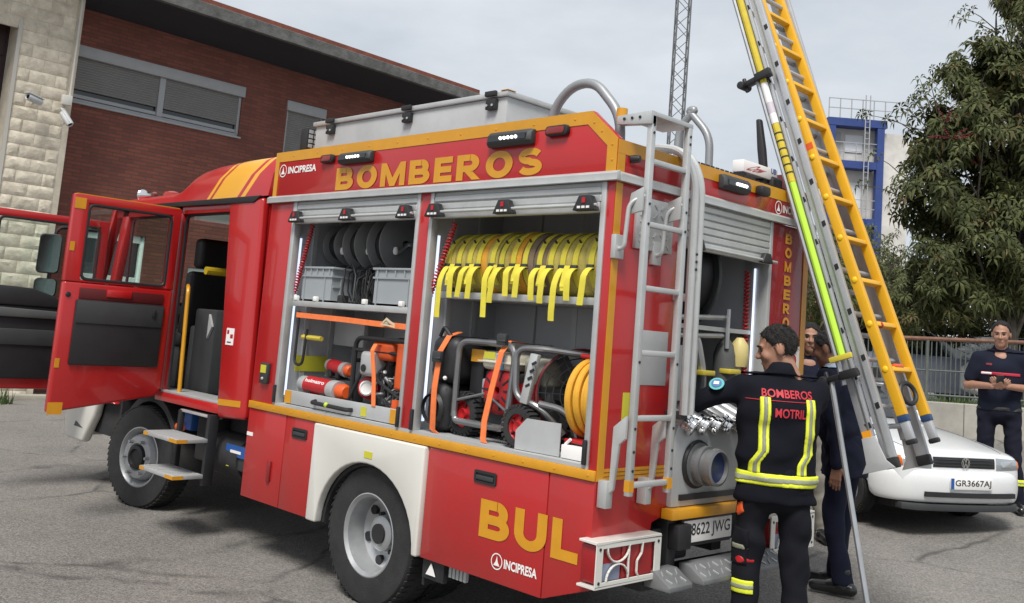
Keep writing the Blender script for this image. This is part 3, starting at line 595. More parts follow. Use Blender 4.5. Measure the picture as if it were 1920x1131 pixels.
for y0, z0 in ((.93, 1.56), (1.20, 1.575)): B(-.11, -.035, y0, y0 + .12, z0, z0 + .028).build('yellow_clip', mat('yellow_plastic', (0.62, 0.50, 0.06), 0.45), rk, .005)
MB().lathe([(.001, -.19), (.06, -.19), (.068, -.16), (.068, .1), (.05, .16), (.02, .2), (.001, .2)], (-.12, 1.27, 1.58), (0, 0, 1), 20).build('grey_cylinder', MGR, rk)
MB().lathe([(.001, 0), (.045, 0), (.055, .05), (.05, .13), (.02, .17), (.001, .17)], (-.06, 1.33, 1.62), (0, 0, 1), 16).build('foam_bottle', mat('milky_yellow', (0.60, 0.50, 0.20), 0.5), rk)
B(-.06, -.02, .66, .84, 1.42, 1.72).build('gauge_panel', ALUM, rk, .004); MB().cyl((-.02, .75, 1.60), (-.008, .75, 1.60), .035, None, 18).build('gauge', WLET, rk)
# pump end with suction inlet and couplings
pb = MB(); pb.prism([(.60, .87), (1.53, .87), (1.53, 1.24), (1.48, 1.32), (.64, 1.32), (.60, 1.24)], 'x', -.3, .03)
po = pb.build('pump_box', ALUM, tr, .008)
B(.0305, .045, .66, 1.40, .905, .935).build('slot', BLK, po)
MB().lathe([(.115, 0), (.115, .03), (.092, .03), (.092, .06), (.104, .06), (.104, .085), (.088, .085), (.088, .12), (.098, .12), (.098, .15), (.083, .155), (.083, .10), (.02, .10)], (.03, .80, 1.09), (1, 0, 0), 32).build('suction_inlet', mat('dull_cast_alloy', (0.22, 0.225, 0.23), 0.45, metal=0.5, var=0.1), po)
MB().cyl((.12, .80, 1.09), (.16, .80, 1.09), .081, None, 26).build('blue_cap', NVB, po)
MB().lathe([(.125, 0), (.13, .012), (.125, .024), (.106, .024), (.106, 0)], (.03, .80, 1.09), (1, 0, 0), 30).build('rubber_ring', BLK, po)
for i, yy in enumerate((.69, .81, .93, 1.05, 1.17, 1.29)):
    a = Vector((-.16, yy - .10, 1.42)); c = Vector((.06, yy, 1.30)); d = (c - a).normalized()
    pi_ = MB().tube([a, c], .04, 14).build('outlet_pipe', STEEL, po)
    MB().lathe([(.041, 0), (.050, .005), (.050, .022), (.043, .028), (.043, .042), (.052, .046), (.052, .066), (.036, .07), (.001, .07)], c - d * .04, d, 18).build('coupling', CHROME, po)
    for s in (-1, 1): MB().sphere(c + d * .012 + Vector((.02, s * .046, -.02)), .012, 8).build('lug', CHROME, po)
B(.0, .075, .555, 1.46, .815, .868).build('rear_step', YEL, tr, .004)
# number plate
pl = B(.045, .053, .70, 1.16, .682, .798).build('number_plate', WLET, tr, .003)
lettering('8622 JWG', (.0545, .765, .700), (0, 1, 0), (0, 0, 1), .375, .082, BLK, pl, .012)
B(.0, .044, .69, 1.17, .66, .81).build('plate_carrier', BLK, tr, .006); B(.02, .09, .60, .72, .66, .79).build('plate_bracket', BLK, tr, .01)
# tail light guards
def tail_guard(y0, y1, flip):
    x1 = .085; z0, z1 = .545, .765
    g = MB(); g.box(-.03, x1, y0, y1, z1 - .012, z1).box(-.03, x1, y0, y1, z0, z0 + .012)
    g.ring([(y0, z0 + .012), (y1, z0 + .012), (y1, z1 - .012), (y0, z1 - .012)], [(y0 + .05, z0 + .03), (y1 - .05, z0 + .03), (y1 - .05, z1 - .035), (y0 + .05, z1 - .035)], 'x', x1 - .008, x1)
    yy0, yy1 = y0 + .05, y1 - .05; zm = (z0 + z1) / 2
    def curve(pts): 
        for p, q in zip(pts[:-1], pts[1:]): g.beam((x1 - .004, p[0], p[1]), (x1 - .004, q[0], q[1]), .008, .012, (1, 0, 0))
    cx = yy0 + .12
    curve(arc(cx, z1 - .035, .085, .07, 180, 360, 12)); curve(arc(cx, z0 + .03, .085, .075, 0, 180, 12)); curve([(cx + .19, z1 - .03), (cx + .185, zm + .03), (cx + .15, zm - .005), (cx + .15, z0 + .05), (cx + .165, z0 + .03)]); curve([(cx + .085, z1 - .03), (cx + .08, zm), (cx + .085, z0 + .03)])
    o = g.build('tail_light_guard', WHT, tr, .002, 1)
    lm = B(-.03, x1 - .02, y0 + .02, y1 - .03, z0 + .02, z1 - .02).build('tail_lamp', mat('red_lens', (0.30, 0.007, 0.010), 0.35, coat=0.1), tr, .012)
    B(x1 - .0195, x1 - .015, y0 + .05, y0 + .20, z0 + .03, zm).build('reverse_lens', mat('clear_lens', (0.22, 0.25, 0.34), 0.3), lm)
    B(x1 - .0195, x1 - .015, y0 + .21, y1 - .05, z0 + .03, z1 - .04).build('brake_lens', MATS['red_lens'], lm)
    for yy in (y0 + .025, y1 - .025):
        for zz in (z0 + .03, z1 - .035): MB().cyl((x1, yy, zz), (x1 + .003, yy, zz), .008, None, 8).build('bolt', BLK, o)
tail_guard(-.055, .455, 1); tail_guard(1.54, 2.06, -1)
def tread_step(y0, y1):
    s = MB().prism([(.03, .50), (.03, .585), (.09, .585), (.19, .525), (.19, .50)], 'y', y0, y1).build('bumper_step', mat('worn_tread_steel', (0.20, 0.205, 0.21), 0.5, metal=0.4, var=0.15, vscale=9), tr, .004)
    n = int((y1 - y0) / .06)
    for i in range(n):
        for j in range(2): MB().obox((.115 + j * .045, y0 + .035 + i * .06, .5725 - j * .027), (1, .7 if (i + j) % 2 else -.7, -.6), (-.7, 1, .42), (.515, 0, .857), .018, .005, .0025).build('tread_bar', ALU, s)
tread_step(.40, .60); tread_step(.70, 1.55)
B(-.1, .03, .38, 1.6, .47, .55).build('bumper_beam', BLK, tr, .01)
B(-.12, .02, .60, .68, .50, .86).build('bracket', BLK, tr, .01); B(-.3, -.02, .52, .85, .58, .76).build('winch_bracket', BLK, tr, .02)
# side and top lamps
def scene_lamp(c, ax, out, w, h, name='scene_lamp'):
    c = Vector(c); ax = Vector(ax); out = Vector(out); up = Vector((0, 0, 1))
    P = lambda a, o_, u_: c + ax * a + out * o_ + up * u_
    b = MB(); n = 2
    prof = [(0.0, -h / 2), (.035, -h / 2), (.055, -h * .28), (.05, h * .25), (.03, h / 2), (0, h / 2)]
    pts = [[P(-w / 2 + w * t, o_ * s, u_ * (0.8 + .2 * s)) for (o_, u_) in prof] for t, s in ((0, .7), (.06, 1), (.94, 1), (1, .7))]
    b.add([p for r in pts for p in r], [(i * 6 + k, i * 6 + (k + 1) % 6, (i + 1) * 6 + (k + 1) % 6, (i + 1) * 6 + k) for i in range(3) for k in range(6)] + [tuple(range(6))[::-1], tuple(range(18, 24))])
    o = b.build(name, DGR, tr, .004)
    MB().obox(P(0, .052, -h * .02), ax, out + up * -.15, up, w * .42, .006, h * .16).build('lens', DGLS, o)
    for q in range(5): MB().sphere(P(-w * .12 + q * w * .085, .060, -h * .03), .010, 8).build('led', LEDW, o)
scene_lamp((-2.21, -.002, 2.78), (1, 0, 0), (0, -1, 0), .36, .075); scene_lamp((-.755, -.002, 2.785), (1, 0, 0), (0, -1, 0), .35, .085)
scene_lamp((.004, 1.05, 2.66), (0, 1, 0), (1, 0, 0), .28, .085)
MRK = mat('marker_lens', (0.22, 0.012, 0.010), 0.2, coat=0.5)
for x, z, w in ((-2.545, 2.795, .15), (-.41, 2.80, .16)):
    o = MB().prism(rrect(x - w / 2, x + w / 2, z - .028, z + .028, .02, 3), 'y', -.03, -.0003).build('marker_lamp', BLK, tr, .006)
    MB().prism(rrect(x - w / 2 + .012, x + w / 2 - .02, z - .019, z + .019, .014, 3), 'y', -.036, -.0302).build('lens', MRK, o, .004)
MB().lathe([(.02, 0), (.022, .02), (.018, .05), (.001, .052)], (.0, .11, 2.64), (1, .3, 0), 12).build('rear_marker', BLK, tr)
B(.0036, .06, 1.30, 1.40, 2.64, 2.70).build('camera', BLK, tr, .015)
# letters and emblems
X_, Z_, Y_ = (1, 0, 0), (0, 0, 1), (0, 1, 0)
sign_letters('BOMBEROS', (-2.44, -.0035, 2.572), X_, Z_, 1.925, .152, YEL, tr, .22)
sign_letters('BUL', (-.775, -.0032, .622), X_, Z_, .70, .196, YEL, tr, .17)
def maker_mark(p, s, ux, m=WLET):
    p = Vector(p); ux = Vector(ux); n_ = Vector((0, 0, 1)); th = []
    e = MB(); k = 20
    for i in range(k):
        a0, a1 = 2 * math.pi * i / k, 2 * math.pi * (i + 1) / k
        q = lambda a, r: p + ux * (s * .5 + math.cos(a) * r) + n_ * (s * .5 + math.sin(a) * r)
        e.add([q(a0, s * .5), q(a1, s * .5), q(a1, s * .43), q(a0, s * .43)], [(0, 1, 2, 3)])
    e.add([p + ux * (s * .5 - .27 * s) + n_ * s * .24, p + ux * (s * .5 + .27 * s) + n_ * s * .24, p + ux * (s * .5 + .09 * s) + n_ * s * .5, p + ux * s * .5 + n_ * s * .84, p + ux * (s * .5 - .09 * s) + n_ * s * .5], [(0, 1, 2, 3, 4)])
    e.build('emblem', m, tr)
maker_mark((-3.17, -.0032, 2.700), .095, X_); lettering('INCIPRESA', (-3.055, -.0032, 2.722), X_, Z_, .36, .052, WLET, tr, .03)
maker_mark((-.665, -.0032, .478), .085, X_); lettering('INCIPRESA', (-.568, -.0032, .496), X_, Z_, .235, .048, WLET, tr, .03)
maker_mark((.0038, 1.545, 2.565), .085, Y_); lettering('INCIPRESA', (.0038, 1.640, 2.582), Y_, Z_, .27, .048, WLET, tr, .03)
for i, ch_ in enumerate('BOMBEROS'): sign_letters(ch_, (.0032, 1.69 + .012 * i / 7, 2.395 - i * .0865), Y_, Z_, .082, .064, YEL, tr)
lettering('112', (.0045, 1.66, 1.60), Y_, Z_, .24, .12, REDP, tr, .03)
# front mudflap with hazard triangle behind the rear wheel
B(-1.26, -1.24, .05, .35, .25, .42).build('mud_flap', BLK, tr); tg = MB().prism([(-1.20, .325), (-1.12, .325), (-1.16, .39)], 'y', .02, .024).build('warning_triangle', WLET, tr)
B(-1.24, -1.06, .03, .06, .30, .41).build('triangle_board', BLK, tr)
for i in range(5): B(-1.04 + i * .03, -1.02 + i * .03, .05, .07, .34, .41).build('grille_bar', ALUM, tr)
# roof: locker box, hoops, tray, work lamp
bx_ = B(-3.45, -1.30, .45, 1.38, 2.641, 3.20).build('roof_box', ALUM, tr, .006)
B(-3.47, -1.28, .43, 1.40, 3.202, 3.236).build('lid', ALU, bx_, .006)
B(-1.34, -1.275, .425, .50, 3.2365, 3.24).build('yellow_mark', YEL, bx_); B(-1.3, -1.2795, .428, .5, 3.205, 3.234).build('yellow_mark', YEL, bx_) if False else None
for x in (-3.22, -2.28, -1.42):
    h = MB(); h.box(x - .045, x + .045, .415, .449, 3.12, 3.19).box(x - .05, x + .05, .405, .429, 3.205, 3.24); ho = h.build('hinge', BLK, bx_, .006)
    for s in (-1, 1): MB().cyl((x + s * .025, .412, 3.145), (x + s * .025, .405, 3.145), .008, None, 8).build('bolt', ALU, bx_)
B(-1.29, -1.26, 1.32, 1.37, 3.12, 3.22).build('lid_latch', BLK, bx_, .006)
wl_ = MB().box(-3.62, -3.52, .42, .58, 3.02, 3.20).build('work_lamp', BLK, tr, .012)
for i in range(4):
    for j in range(3): B(-3.5195, -3.512, .435 + j * .05, .47 + j * .05, 3.04 + i * .038, 3.068 + i * .038).build('lens', ALUM, wl_)
MB().tube([(-3.56, .5, 3.02), (-3.50, .5, 2.90), (-3.2, .5, 2.64)], .02, 8).build('lamp_stem', BLK, wl_)
def hoop(y, x0, x1, z0, zt):
    pts = fillet([(x0, y, z0), (x0 + .02, y, zt - .12), (x0 + .15, y, zt), (x1 - .20, y, zt), (x1 - .01, y, zt - .20), (x1, y, z0)], .10, 5)
    o = MB().tube(pts, .027, 12).build('grab_hoop', mat('painted_grey_tube', (0.30, 0.31, 0.32), 0.45, metal=0.4, var=0.06), tr)
    for x, z in ((x0 + .003, z0 + .24), (x1 - .003, z0 + .24)): MB().cyl((x, y, z - .035), (x, y, z + .035), .0295, None, 12).build('yellow_band', YEL, o)
hoop(.12, -.60, -.085, 2.64, 3.085); hoop(1.80, -.95, -.66, 2.64, 3.36)
B(-.30, -.05, .62, 1.95, 2.641, 2.745).build('roof_tray', DGR, tr, .01)
for i in range(26): B(-.048, -.042, .65 + i * .05, .685 + i * .05, 2.73, 2.75).build('tray_tooth', BLK, tr)
for x in (-.9, -1.2): MB().tube([(x, .1, 2.68), (x, .1, 2.72), (x - .6, .1, 2.72), (x - .6, .1, 2.68)], .015, 8)
# white rack bar with print on the roof
wbr = B(-.16, -.08, 1.30, 1.70, 2.79, 2.865).build('rack_bar', WLET, tr, .006)
lettering('Crow', (-.079, 1.31, 2.805), Y_, Z_, .16, .045, REDP, wbr, .02, shear=.2); lettering('UB', (-.079, 1.62, 2.83), Y_, Z_, .06, .035, BLUE, wbr, .03)
B(-.15, -.09, 1.3, 1.35, 2.74, 2.789).build('rack_post', BLK, wbr); B(-.15, -.09, 1.55, 1.6, 2.74, 2.789).build('rack_post', BLK, wbr)
# rear access ladder
la = MB(); LX = .135
for yy in (.085, .40):
    la.box(LX - .012, LX + .02, yy - .017, yy + .017, .98, 2.85)
lo = la.build('access_ladder', ALU, tr, .004)
for k in range(6): B(LX - .01, LX + .018, .103, .382, 1.018 + k * .317, 1.046 + k * .317).build('rung', ALU, lo, .005)
MB().prism([(LX - .2, 2.815), (LX + .02, 2.80), (LX + .02, 2.87), (LX - .2, 2.86)], 'y', .055, .10).build('top_bracket', ALU, lo, .003)
MB().box(LX - .18, LX + .02, .10, .42, 2.845, 2.87).build('top_step', ALU, lo, .003)
for q in range(3): MB().cyl((LX - .15 + q * .05, .054, 2.84), (LX - .15 + q * .05, .050, 2.84), .008, None, 8).build('bolt', BLK, lo)
for yy in (.085, .40):
    for zz in (2.80, 2.76, 2.40, 2.30, 1.62, 1.30, 1.19, 1.10): MB().cyl((LX + .02, yy, zz), (LX + .0235, yy, zz), .0075, None, 8).build('bolt', BLK, lo)
    a = MB().tube(fillet([(.0, yy - .06, 2.17), (.06, yy - .06, 2.17), (.075, yy - .06, 2.40), (LX, yy - .01, 2.44)], .04), .012, 8); a.box(.0, .03, yy - .09, yy - .02, 2.12, 2.24); a.prism([(.05, 2.34), (LX + .01, 2.36), (LX + .01, 2.48), (.07, 2.45)], 'y', yy - .045, yy - .03); a.build('upper_arm', ALU, lo, .003)
    a = MB(); a.prism([(.02, 1.02), (.055, 1.02), (.06, 1.30), (LX, 1.36), (LX, 1.25), (.10, 1.22), (.08, 1.0), (.02, .95)], 'y', yy - .05, yy - .03); a.box(.004, .06, yy - .07, yy - .02, .91, 1.04); a.build('lower_arm', ALU, lo, .003)
    B(LX - .0125, LX + .0205, yy - .0175, yy + .0175, 1.0, 1.055).build('yellow_mark', YEL, lo)
# curved rail beside the ladder
cr_ = fillet([(-.45, .50, 2.70), (-.2, .51, 2.80), (.03, .52, 2.76), (.105, .54, 2.60), (.105, .555, 1.36)], .12, 7)
o = MB().tube(cr_, .024, 10).build('curved_rail', ALU, tr); MB().tube([(p[0] + .004, p[1] + .055, p[2] + .0) for p in cr_], .02, 10).build('inner_rail', ALU, o)
for zz in (2.2, 2.16, 2.12): MB().cyl((.129, .555, zz), (.133, .555, zz), .008, None, 8).build('bolt', BLK, o)
B(.0, .10, .535, .60, 1.335, 1.375).build('rail_foot', DGR, o, .004); B(.0, .10, .54, .59, 1.95, 1.99).build('rail_bracket', ALU, o, .004)
# red coiled cords
def coil(p0, p1, r, turns, name='coiled_cord'):
    p0, p1 = Vector(p0), Vector(p1); d = p1 - p0; u, w = ortho(d); n = turns * 10
    pts = [p0 + d * (i / n) + (u * math.cos(2 * math.pi * i / 10) + w * math.sin(2 * math.pi * i / 10)) * r for i in range(n + 1)]
    MB().tube(pts, .0055, 5).build(name, REDP, tr)
coil((-2.76, .06, 2.35), (-2.90, .055, 1.86), .014, 26); coil((-1.24, .05, 2.33), (-1.43, .05, 1.85), .014, 26); coil((-.12, 1.47, 2.2), (-.12, 1.49, 1.5), .014, 30)
MB().tube(fillet([(-2.86, .09, 1.74), (-2.86, .09, 1.37), (-2.76, .09, 1.37), (-2.74, .09, 1.62)], .06), .010, 8).build('black_cable', BLK, tr)
B(-2.909, -2.905, .13, .40, 1.32, 1.43).build('warning_label', MATS['label_yellow'], tr)
ct = B(-2.86, -2.50, .40, .44, 1.52, 1.71).build('control_box', ALUM, tr, .006)
MB().tube([(-2.80, .10, 1.565), (-2.57, .10, 1.565)], .017, 8).build('yellow_bar', MATS['yellow_plastic'], tr)

# wheels -----------------------------------------------------------
def tyre_mesh(R, w, rim):
    b = MB(); p = [(rim, -w * .36), (rim + .02, -w * .46), (R * .84, -w * .5), (R * .955, -w * .46), (R * .99, -w * .38), (R, -w * .30), (R, w * .30), (R * .99, w * .38), (R * .955, w * .46), (R * .84, w * .5), (rim + .02, w * .46), (rim, w * .36)]
    b.lathe(p, (0, 0, 0), (0, 1, 0), 56)
    for k in range(56):   # tread lugs
        a = 2 * math.pi * (k + .5) / 56
        for s in (-1, 1):
            c = Vector((math.cos(a) * R, s * w * .27, math.sin(a) * R)); b.obox(c, (-math.sin(a), .35 * s, math.cos(a)), (0, 1, 0), (math.cos(a), 0, math.sin(a)), .016, w * .15, .0045)
    return b
def rear_wheel(x, y, z, out):
    s = out; wv = 0.245
    t = tyre_mesh(.42, wv, .225); t.v = [(v[0] + x, v[1] + y, v[2] + z) for v in t.v]; wo = t.build('rear_wheel', RUB, tr, sharp=40)
    r = MB().lathe([(.226, -s * wv * .36), (.235, s * wv * .40), (.25, s * wv * .46), (.242, s * wv * .47), (.222, s * wv * .40), (.212, s * wv * .1), (.205, -s * wv * .06), (.165, -s * wv * .16), (.14, -s * wv * .20), (.11, -s * wv * .20), (.105, s * wv * .06), (.09, s * wv * .10), (.001, s * wv * .11)], (x, y, z), (0, 1, 0), 48).build('rim', WHEELS, wo)
    for k in range(6):
        a = 2 * math.pi * k / 6 + .3; MB().cyl((x + .175 * math.cos(a), y - s * wv * .20, z + .175 * math.sin(a)), (x + .175 * math.cos(a), y - s * wv * .07, z + .175 * math.sin(a)), .03, None, 12).build('hand_hole', BLK, wo)
    for k in range(6):
        a = 2 * math.pi * k / 6; MB().cyl((x + .12 * math.cos(a), y - s * wv * .22, z + .12 * math.sin(a)), (x + .12 * math.cos(a), y - s * wv * .06, z + .12 * math.sin(a)), .014, None, 6).build('lug_nut', DGR, wo)
    MB().cyl((x, y - s * wv * .1, z), (x, y + s * wv * .16, z), .06, None, 18).build('hub_cap', BLK, wo)
def front_wheel(x, y, z, out):
    s = out; wv = 0.245; ca, sa_ = math.cos(R_(13)), math.sin(R_(13))
    def steer(b): b.v = [(x + (v[0] - x) * ca - (v[1] - y) * sa_, y + (v[0] - x) * sa_ + (v[1] - y) * ca, v[2]) for v in b.v]; return b
    t = tyre_mesh(.42, wv, .225); t.v = [(v[0] + x, v[1] + y, v[2] + z) for v in t.v]; wo = steer(t).build('front_wheel', RUB, tr, sharp=40)
    steer(MB().lathe([(.226, -s * wv * .36), (.235, s * wv * .40), (.25, s * wv * .46), (.240, s * wv * .47), (.222, s * wv * .38), (.205, s * wv * .15), (.198, s * wv * .12), (.185, s * wv * .42), (.17, s * wv * .52), (.115, s * wv * .54), (.108, s * wv * .5), (.10, s * wv * .46), (.001, s * wv * .46)], (x, y, z), (0, 1, 0), 48)).build('rim', WHEELS, wo)
    steer(MB().lathe([(.10, s * wv * .45), (.095, s * wv * .60), (.07, s * wv * .63), (.06, s * wv * .56), (.001, s * wv * .56)], (x, y, z), (0, 1, 0), 24)).build('hub_cap', BLK, wo)
    for k in range(6):
        a = 2 * math.pi * k / 6 + .05; steer(MB().cyl((x + .145 * math.cos(a), y + s * wv * .5, z + .145 * math.sin(a)), (x + .145 * math.cos(a), y + s * wv * .68, z + .145 * math.sin(a)), .017, .013, 6)).build('lug_nut', WHEELS, wo)
RGZ = gz(1.85)
rear_wheel(-1.785, .155, .42, -1); rear_wheel(-1.785, .44, .42, -1); rear_wheel(-1.785, 1.845, .42 + RGZ, 1); front_wheel(-5.02, .155, .42, -1); front_wheel(-5.02, 1.84, .42 + RGZ, 1)
# chassis ----------------------------------------------------------
ub = MB(); ub.box(-3.15, -.1, .64, 1.92, .62, 1.0).box(-3.15, -2.3, .06, .64, .5, 1.02).box(-1.2, -.35, .06, .64, .5, 1.02).box(-2.29, -1.21, .62, .64, .45, 1.02); ub.build('underbody', BLK2, tr)
ub = MB(); ub.box(-6.0, -.15, .62, .72, .55, .75).box(-6.0, -.15, 1.28, 1.38, .55, .75); ub.build('chassis_rail', BLK2, tr)
for x in (-1.785, -5.02): MB().cyl((x, .3, .42), (x, 1.75, .46), .07, None, 12).build('axle', BLK2, tr)
b = MB(); b.box(-4.35, -3.30, .25, 1.8, .50, .93).box(-4.2, -3.9, .12, .25, .52, .88); b.build('engine_bay', BLK2, tr, .02)
MB().cyl((-3.95, .22, .62), (-3.45, .22, .62), .16, None, 20).build('air_tank', BLK2, tr)
o = B(-3.62, -3.26, .08, .20, .54, .72).build('battery_case', DGR, tr, .02); B(-3.62, -3.30, .068, .0795, .64, .72).build('blue_label', BLUE, o); B(-3.55, -3.40, .065, .0675, .665, .685).build('print', WLET, o)
MB().prism([(-3.60, .56), (-3.56, .56), (-3.58, .60)], 'y', .070, .0785).build('warning_triangle', MATS['label_yellow'], o)
B(-4.46, -4.30, .12, .30, .72, .86).build('blue_filter', BLUE, tr, .02); MB().cyl((-4.46, .10, .74), (-4.40, .10, .74), .035, None, 10).build('side_marker', ORP, tr)
# folding cab steps
B(-3.72, -3.68, -.06, .02, .40, .92).build('step_frame', BLK, tr, .004); B(-4.26, -4.22, -.02, .02, .42, .90).build('step_frame', BLK, tr, .004)
for z, y1 in ((.715, -.05), (.455, -.06)):
    s = B(-4.22, -3.68, -.30, y1, z, z + .03).build('cab_step', ALU, tr, .004)
    for i in range(8): B(-4.20 + i * .066, -4.165 + i * .066, -.28, y1 - .02, z + .0305, z + .034).build('grip_bar', ALUM, s)
    B(-4.222, -4.15, -.303, -.3002, z + .002, z + .028).build('yellow_mark', YEL, s); B(-3.80, -3.678, -.303, -.3002, z + .002, z + .028).build('yellow_mark', YEL, s); B(-3.6795, -3.6765, -.30, -.22, z + .002, z + .028).build('yellow_mark', YEL, s)
B(-4.25, -3.70, -.01, .06, .885, .905).build('cab_step', ALU, tr, .004)

# cab --------------------------------------------------------------
CX0, CX1 = -6.38, -3.33
def cab_stripe_mat():
    m = RED.copy(); m.name = 'cab_fairing_paint'; nt = m.node_tree; b = nt.nodes['Principled BSDF']; L = nt.links
    src = b.inputs['Base Color'].links[0].from_socket
    geo = nt.nodes.new('ShaderNodeNewGeometry'); sp = nt.nodes.new('ShaderNodeSeparateXYZ'); L.new(geo.outputs['Position'], sp.inputs[0])
    # slanted livery stripes: position along the body measured on a line leaning back
    m1 = nt.nodes.new('ShaderNodeMath'); m1.operation = 'MULTIPLY_ADD'; m1.inputs[1].default_value = -0.9; L.new(sp.outputs['Z'], m1.inputs[0]); L.new(sp.outputs['X'], m1.inputs[2])
    cr2 = nt.nodes.new('ShaderNodeMapRange'); cr2.inputs['From Min'].default_value = -7.0; cr2.inputs['From Max'].default_value = -5.0; L.new(m1.outputs[0], cr2.inputs['Value'])
    rp = nt.nodes.new('ShaderNodeValToRGB'); rp.color_ramp.interpolation = 'CONSTANT'; e = rp.color_ramp.elements
    def pos(v): return (v + 7.0) / 2.0
    e[0].position = 0; e[0].color = (0, 0, 0, 1); e[1].position = pos(-6.57); e[1].color = (1, 1, 1, 1)
    for v, c in ((-6.52, 0), (-6.48, 1), (-6.08, 0), (-6.03, 1), (-5.965, 0)):
        q = e.new(pos(v)); q.color = (c, c, c, 1)
    L.new(cr2.outputs['Result'], rp.inputs['Fac'])
    mx = nt.nodes.new('ShaderNodeMix'); mx.data_type = 'RGBA'; mx.inputs[7].default_value = (0.74, 0.35, 0.012, 1); L.new(rp.outputs['Color'], mx.inputs['Factor']); L.new(src, mx.inputs[6]); L.new(mx.outputs[2], b.inputs['Base Color'])
    return m
STRP = cab_stripe_mat()
def loft(secs, closed=True):
    b = MB(); n = len(secs[0]); b.add([p for s_ in secs for p in s_], [(i * n + k, i * n + (k + 1) % n, (i + 1) * n + (k + 1) % n, (i + 1) * n + k) for i in range(len(secs) - 1) for k in range(n if closed else n - 1)])
    if closed: b.add(secs[0], [tuple(range(n))[::-1]]); b.add(secs[-1], [tuple(range(n))])
    return b
def roof_sec(x, zt, zb, ins, r):
    y0, y1 = .0 + .0, 2.0
    pts = [(x, y0, zb), (x, y0 + ins * .35, zb + (zt - zb) * .55)] + [(x, y0 + ins + r - r * math.cos(R_(a)), zt - r + r * math.sin(R_(a))) for a in (15, 40, 65, 90)] + [(x, 1.0, zt + .02)]
    return pts + [(x, 2.0 - p[1], p[2]) for p in pts[:-1][::-1]]
secs = [roof_sec(x, zt, 2.575, i_, r) for x, zt, i_, r in ((-6.05, 2.61, .03, .02), (-5.9, 2.645, .04, .03), (-5.2, 2.665, .05, .035), (-4.86, 2.675, .05, .04), (-4.74, 2.72, .05, .05), (-4.62, 2.80, .05, .07), (-4.50, 2.845, .05, .09), (-4.25, 2.875, .05, .09), (-3.8, 2.895, .05, .09), (-3.34, 2.90, .05, .09), (-3.30, 2.88, .07, .08))]
loft(secs).build('cab_roof', STRP, tr, sharp=40)
MB().prism([(-5.95, 2.55), (-4.9, 2.535), (-3.45, 2.525), (-3.36, 2.574), (-5.95, 2.574)], 'y', -.03, .05).build('roof_brim', BLK, tr, .004)
# beacon bar and horns on the cab roof
bl = B(-5.75, -5.45, .25, 1.75, 2.68, 2.71).build('beacon_bar', BLK, tr, .01)
for yy in (.35, 1.55): MB().lathe([(.001, 0), (.08, 0), (.085, .015), (.075, .05), (.04, .065), (.001, .068)], (-5.6, yy, 2.70), (0, 0, 1), 18).build('beacon', mat('red_beacon', (0.35, 0.03, 0.02), 0.2, coat=0.5), bl)
MB().lathe([(.001, 0), (.03, 0), (.02, .1), (.05, .2), (.06, .21), (.001, .2)], (-5.75, .25, 2.72), (-1, -.1, 0), 14).build('air_horn', CHROME, bl)
# left side of the cab: pillars, sill, rails
MB().prism([(-3.83, 2.56), (-3.34, 2.56), (-3.275, 1.0), (-3.275, .93), (-3.65, .905), (-3.67, 1.0)], 'y', -.02, .05).build('rear_pillar', RED, tr, .025, 3)
MB().prism([(-3.65, 1.0), (-3.33, 1.015), (-3.33, 1.06), (-3.655, 1.045)], 'y', -.0235, -.0203).build('reflective_strip', YEL, tr)
B(-3.64, -3.53, -.0235, -.0203, 1.45, 1.575).build('sticker', WLET, tr); B(-3.63, -3.60, -.0240, -.0236, 1.53, 1.56).build('print', REDP, tr); B(-3.58, -3.54, -.0240, -.0236, 1.50, 1.53).build('print', REDP, tr); B(-3.62, -3.56, -.0240, -.0236, 1.465, 1.475).build('print', DGR, tr)
MB().prism([(-4.80, 2.545), (-4.62, 2.545), (-4.62, .97), (-4.72, .97)], 'y', .0, .07).build('centre_pillar', RED, tr, .012)
MB().prism([(-5.98, 1.62), (-5.86, 1.62), (-5.66, 2.545), (-5.80, 2.545)], 'y', .0, .07).build('front_pillar', RED, tr, .012)
B(-5.95, -3.66, .0, .07, 2.47, 2.544).build('roof_rail', RED, tr, .01)
MB().prism([(-6.38, .80), (-5.50, .80), (-5.88, 1.10), (-5.88, 1.62), (-6.30, 1.62), (-6.40, 1.25)], 'y', .0, .07).build('front_corner', RED, tr, .02)
B(-4.72, -3.64, -.01, .07, .93, 1.0).build('door_sill', RED, tr, .008)
B(-4.70, -3.64, .0, .24, 1.001, 1.02).build('sill_tread', ALU, tr, .003)
for x0, x1 in ((-4.60, -3.83), (-5.63, -4.82)):   # black door seals
    q = MB(); zt = 2.465; q.tube(fillet([(x0 + .03, .03, 1.03), (x0 + .0, .03, zt), (x1, .03, zt), (x1 + .10 if x1 > -4 else x1, .03, 1.03)], .08), .014, 6); q.build('door_seal', BLK, tr)
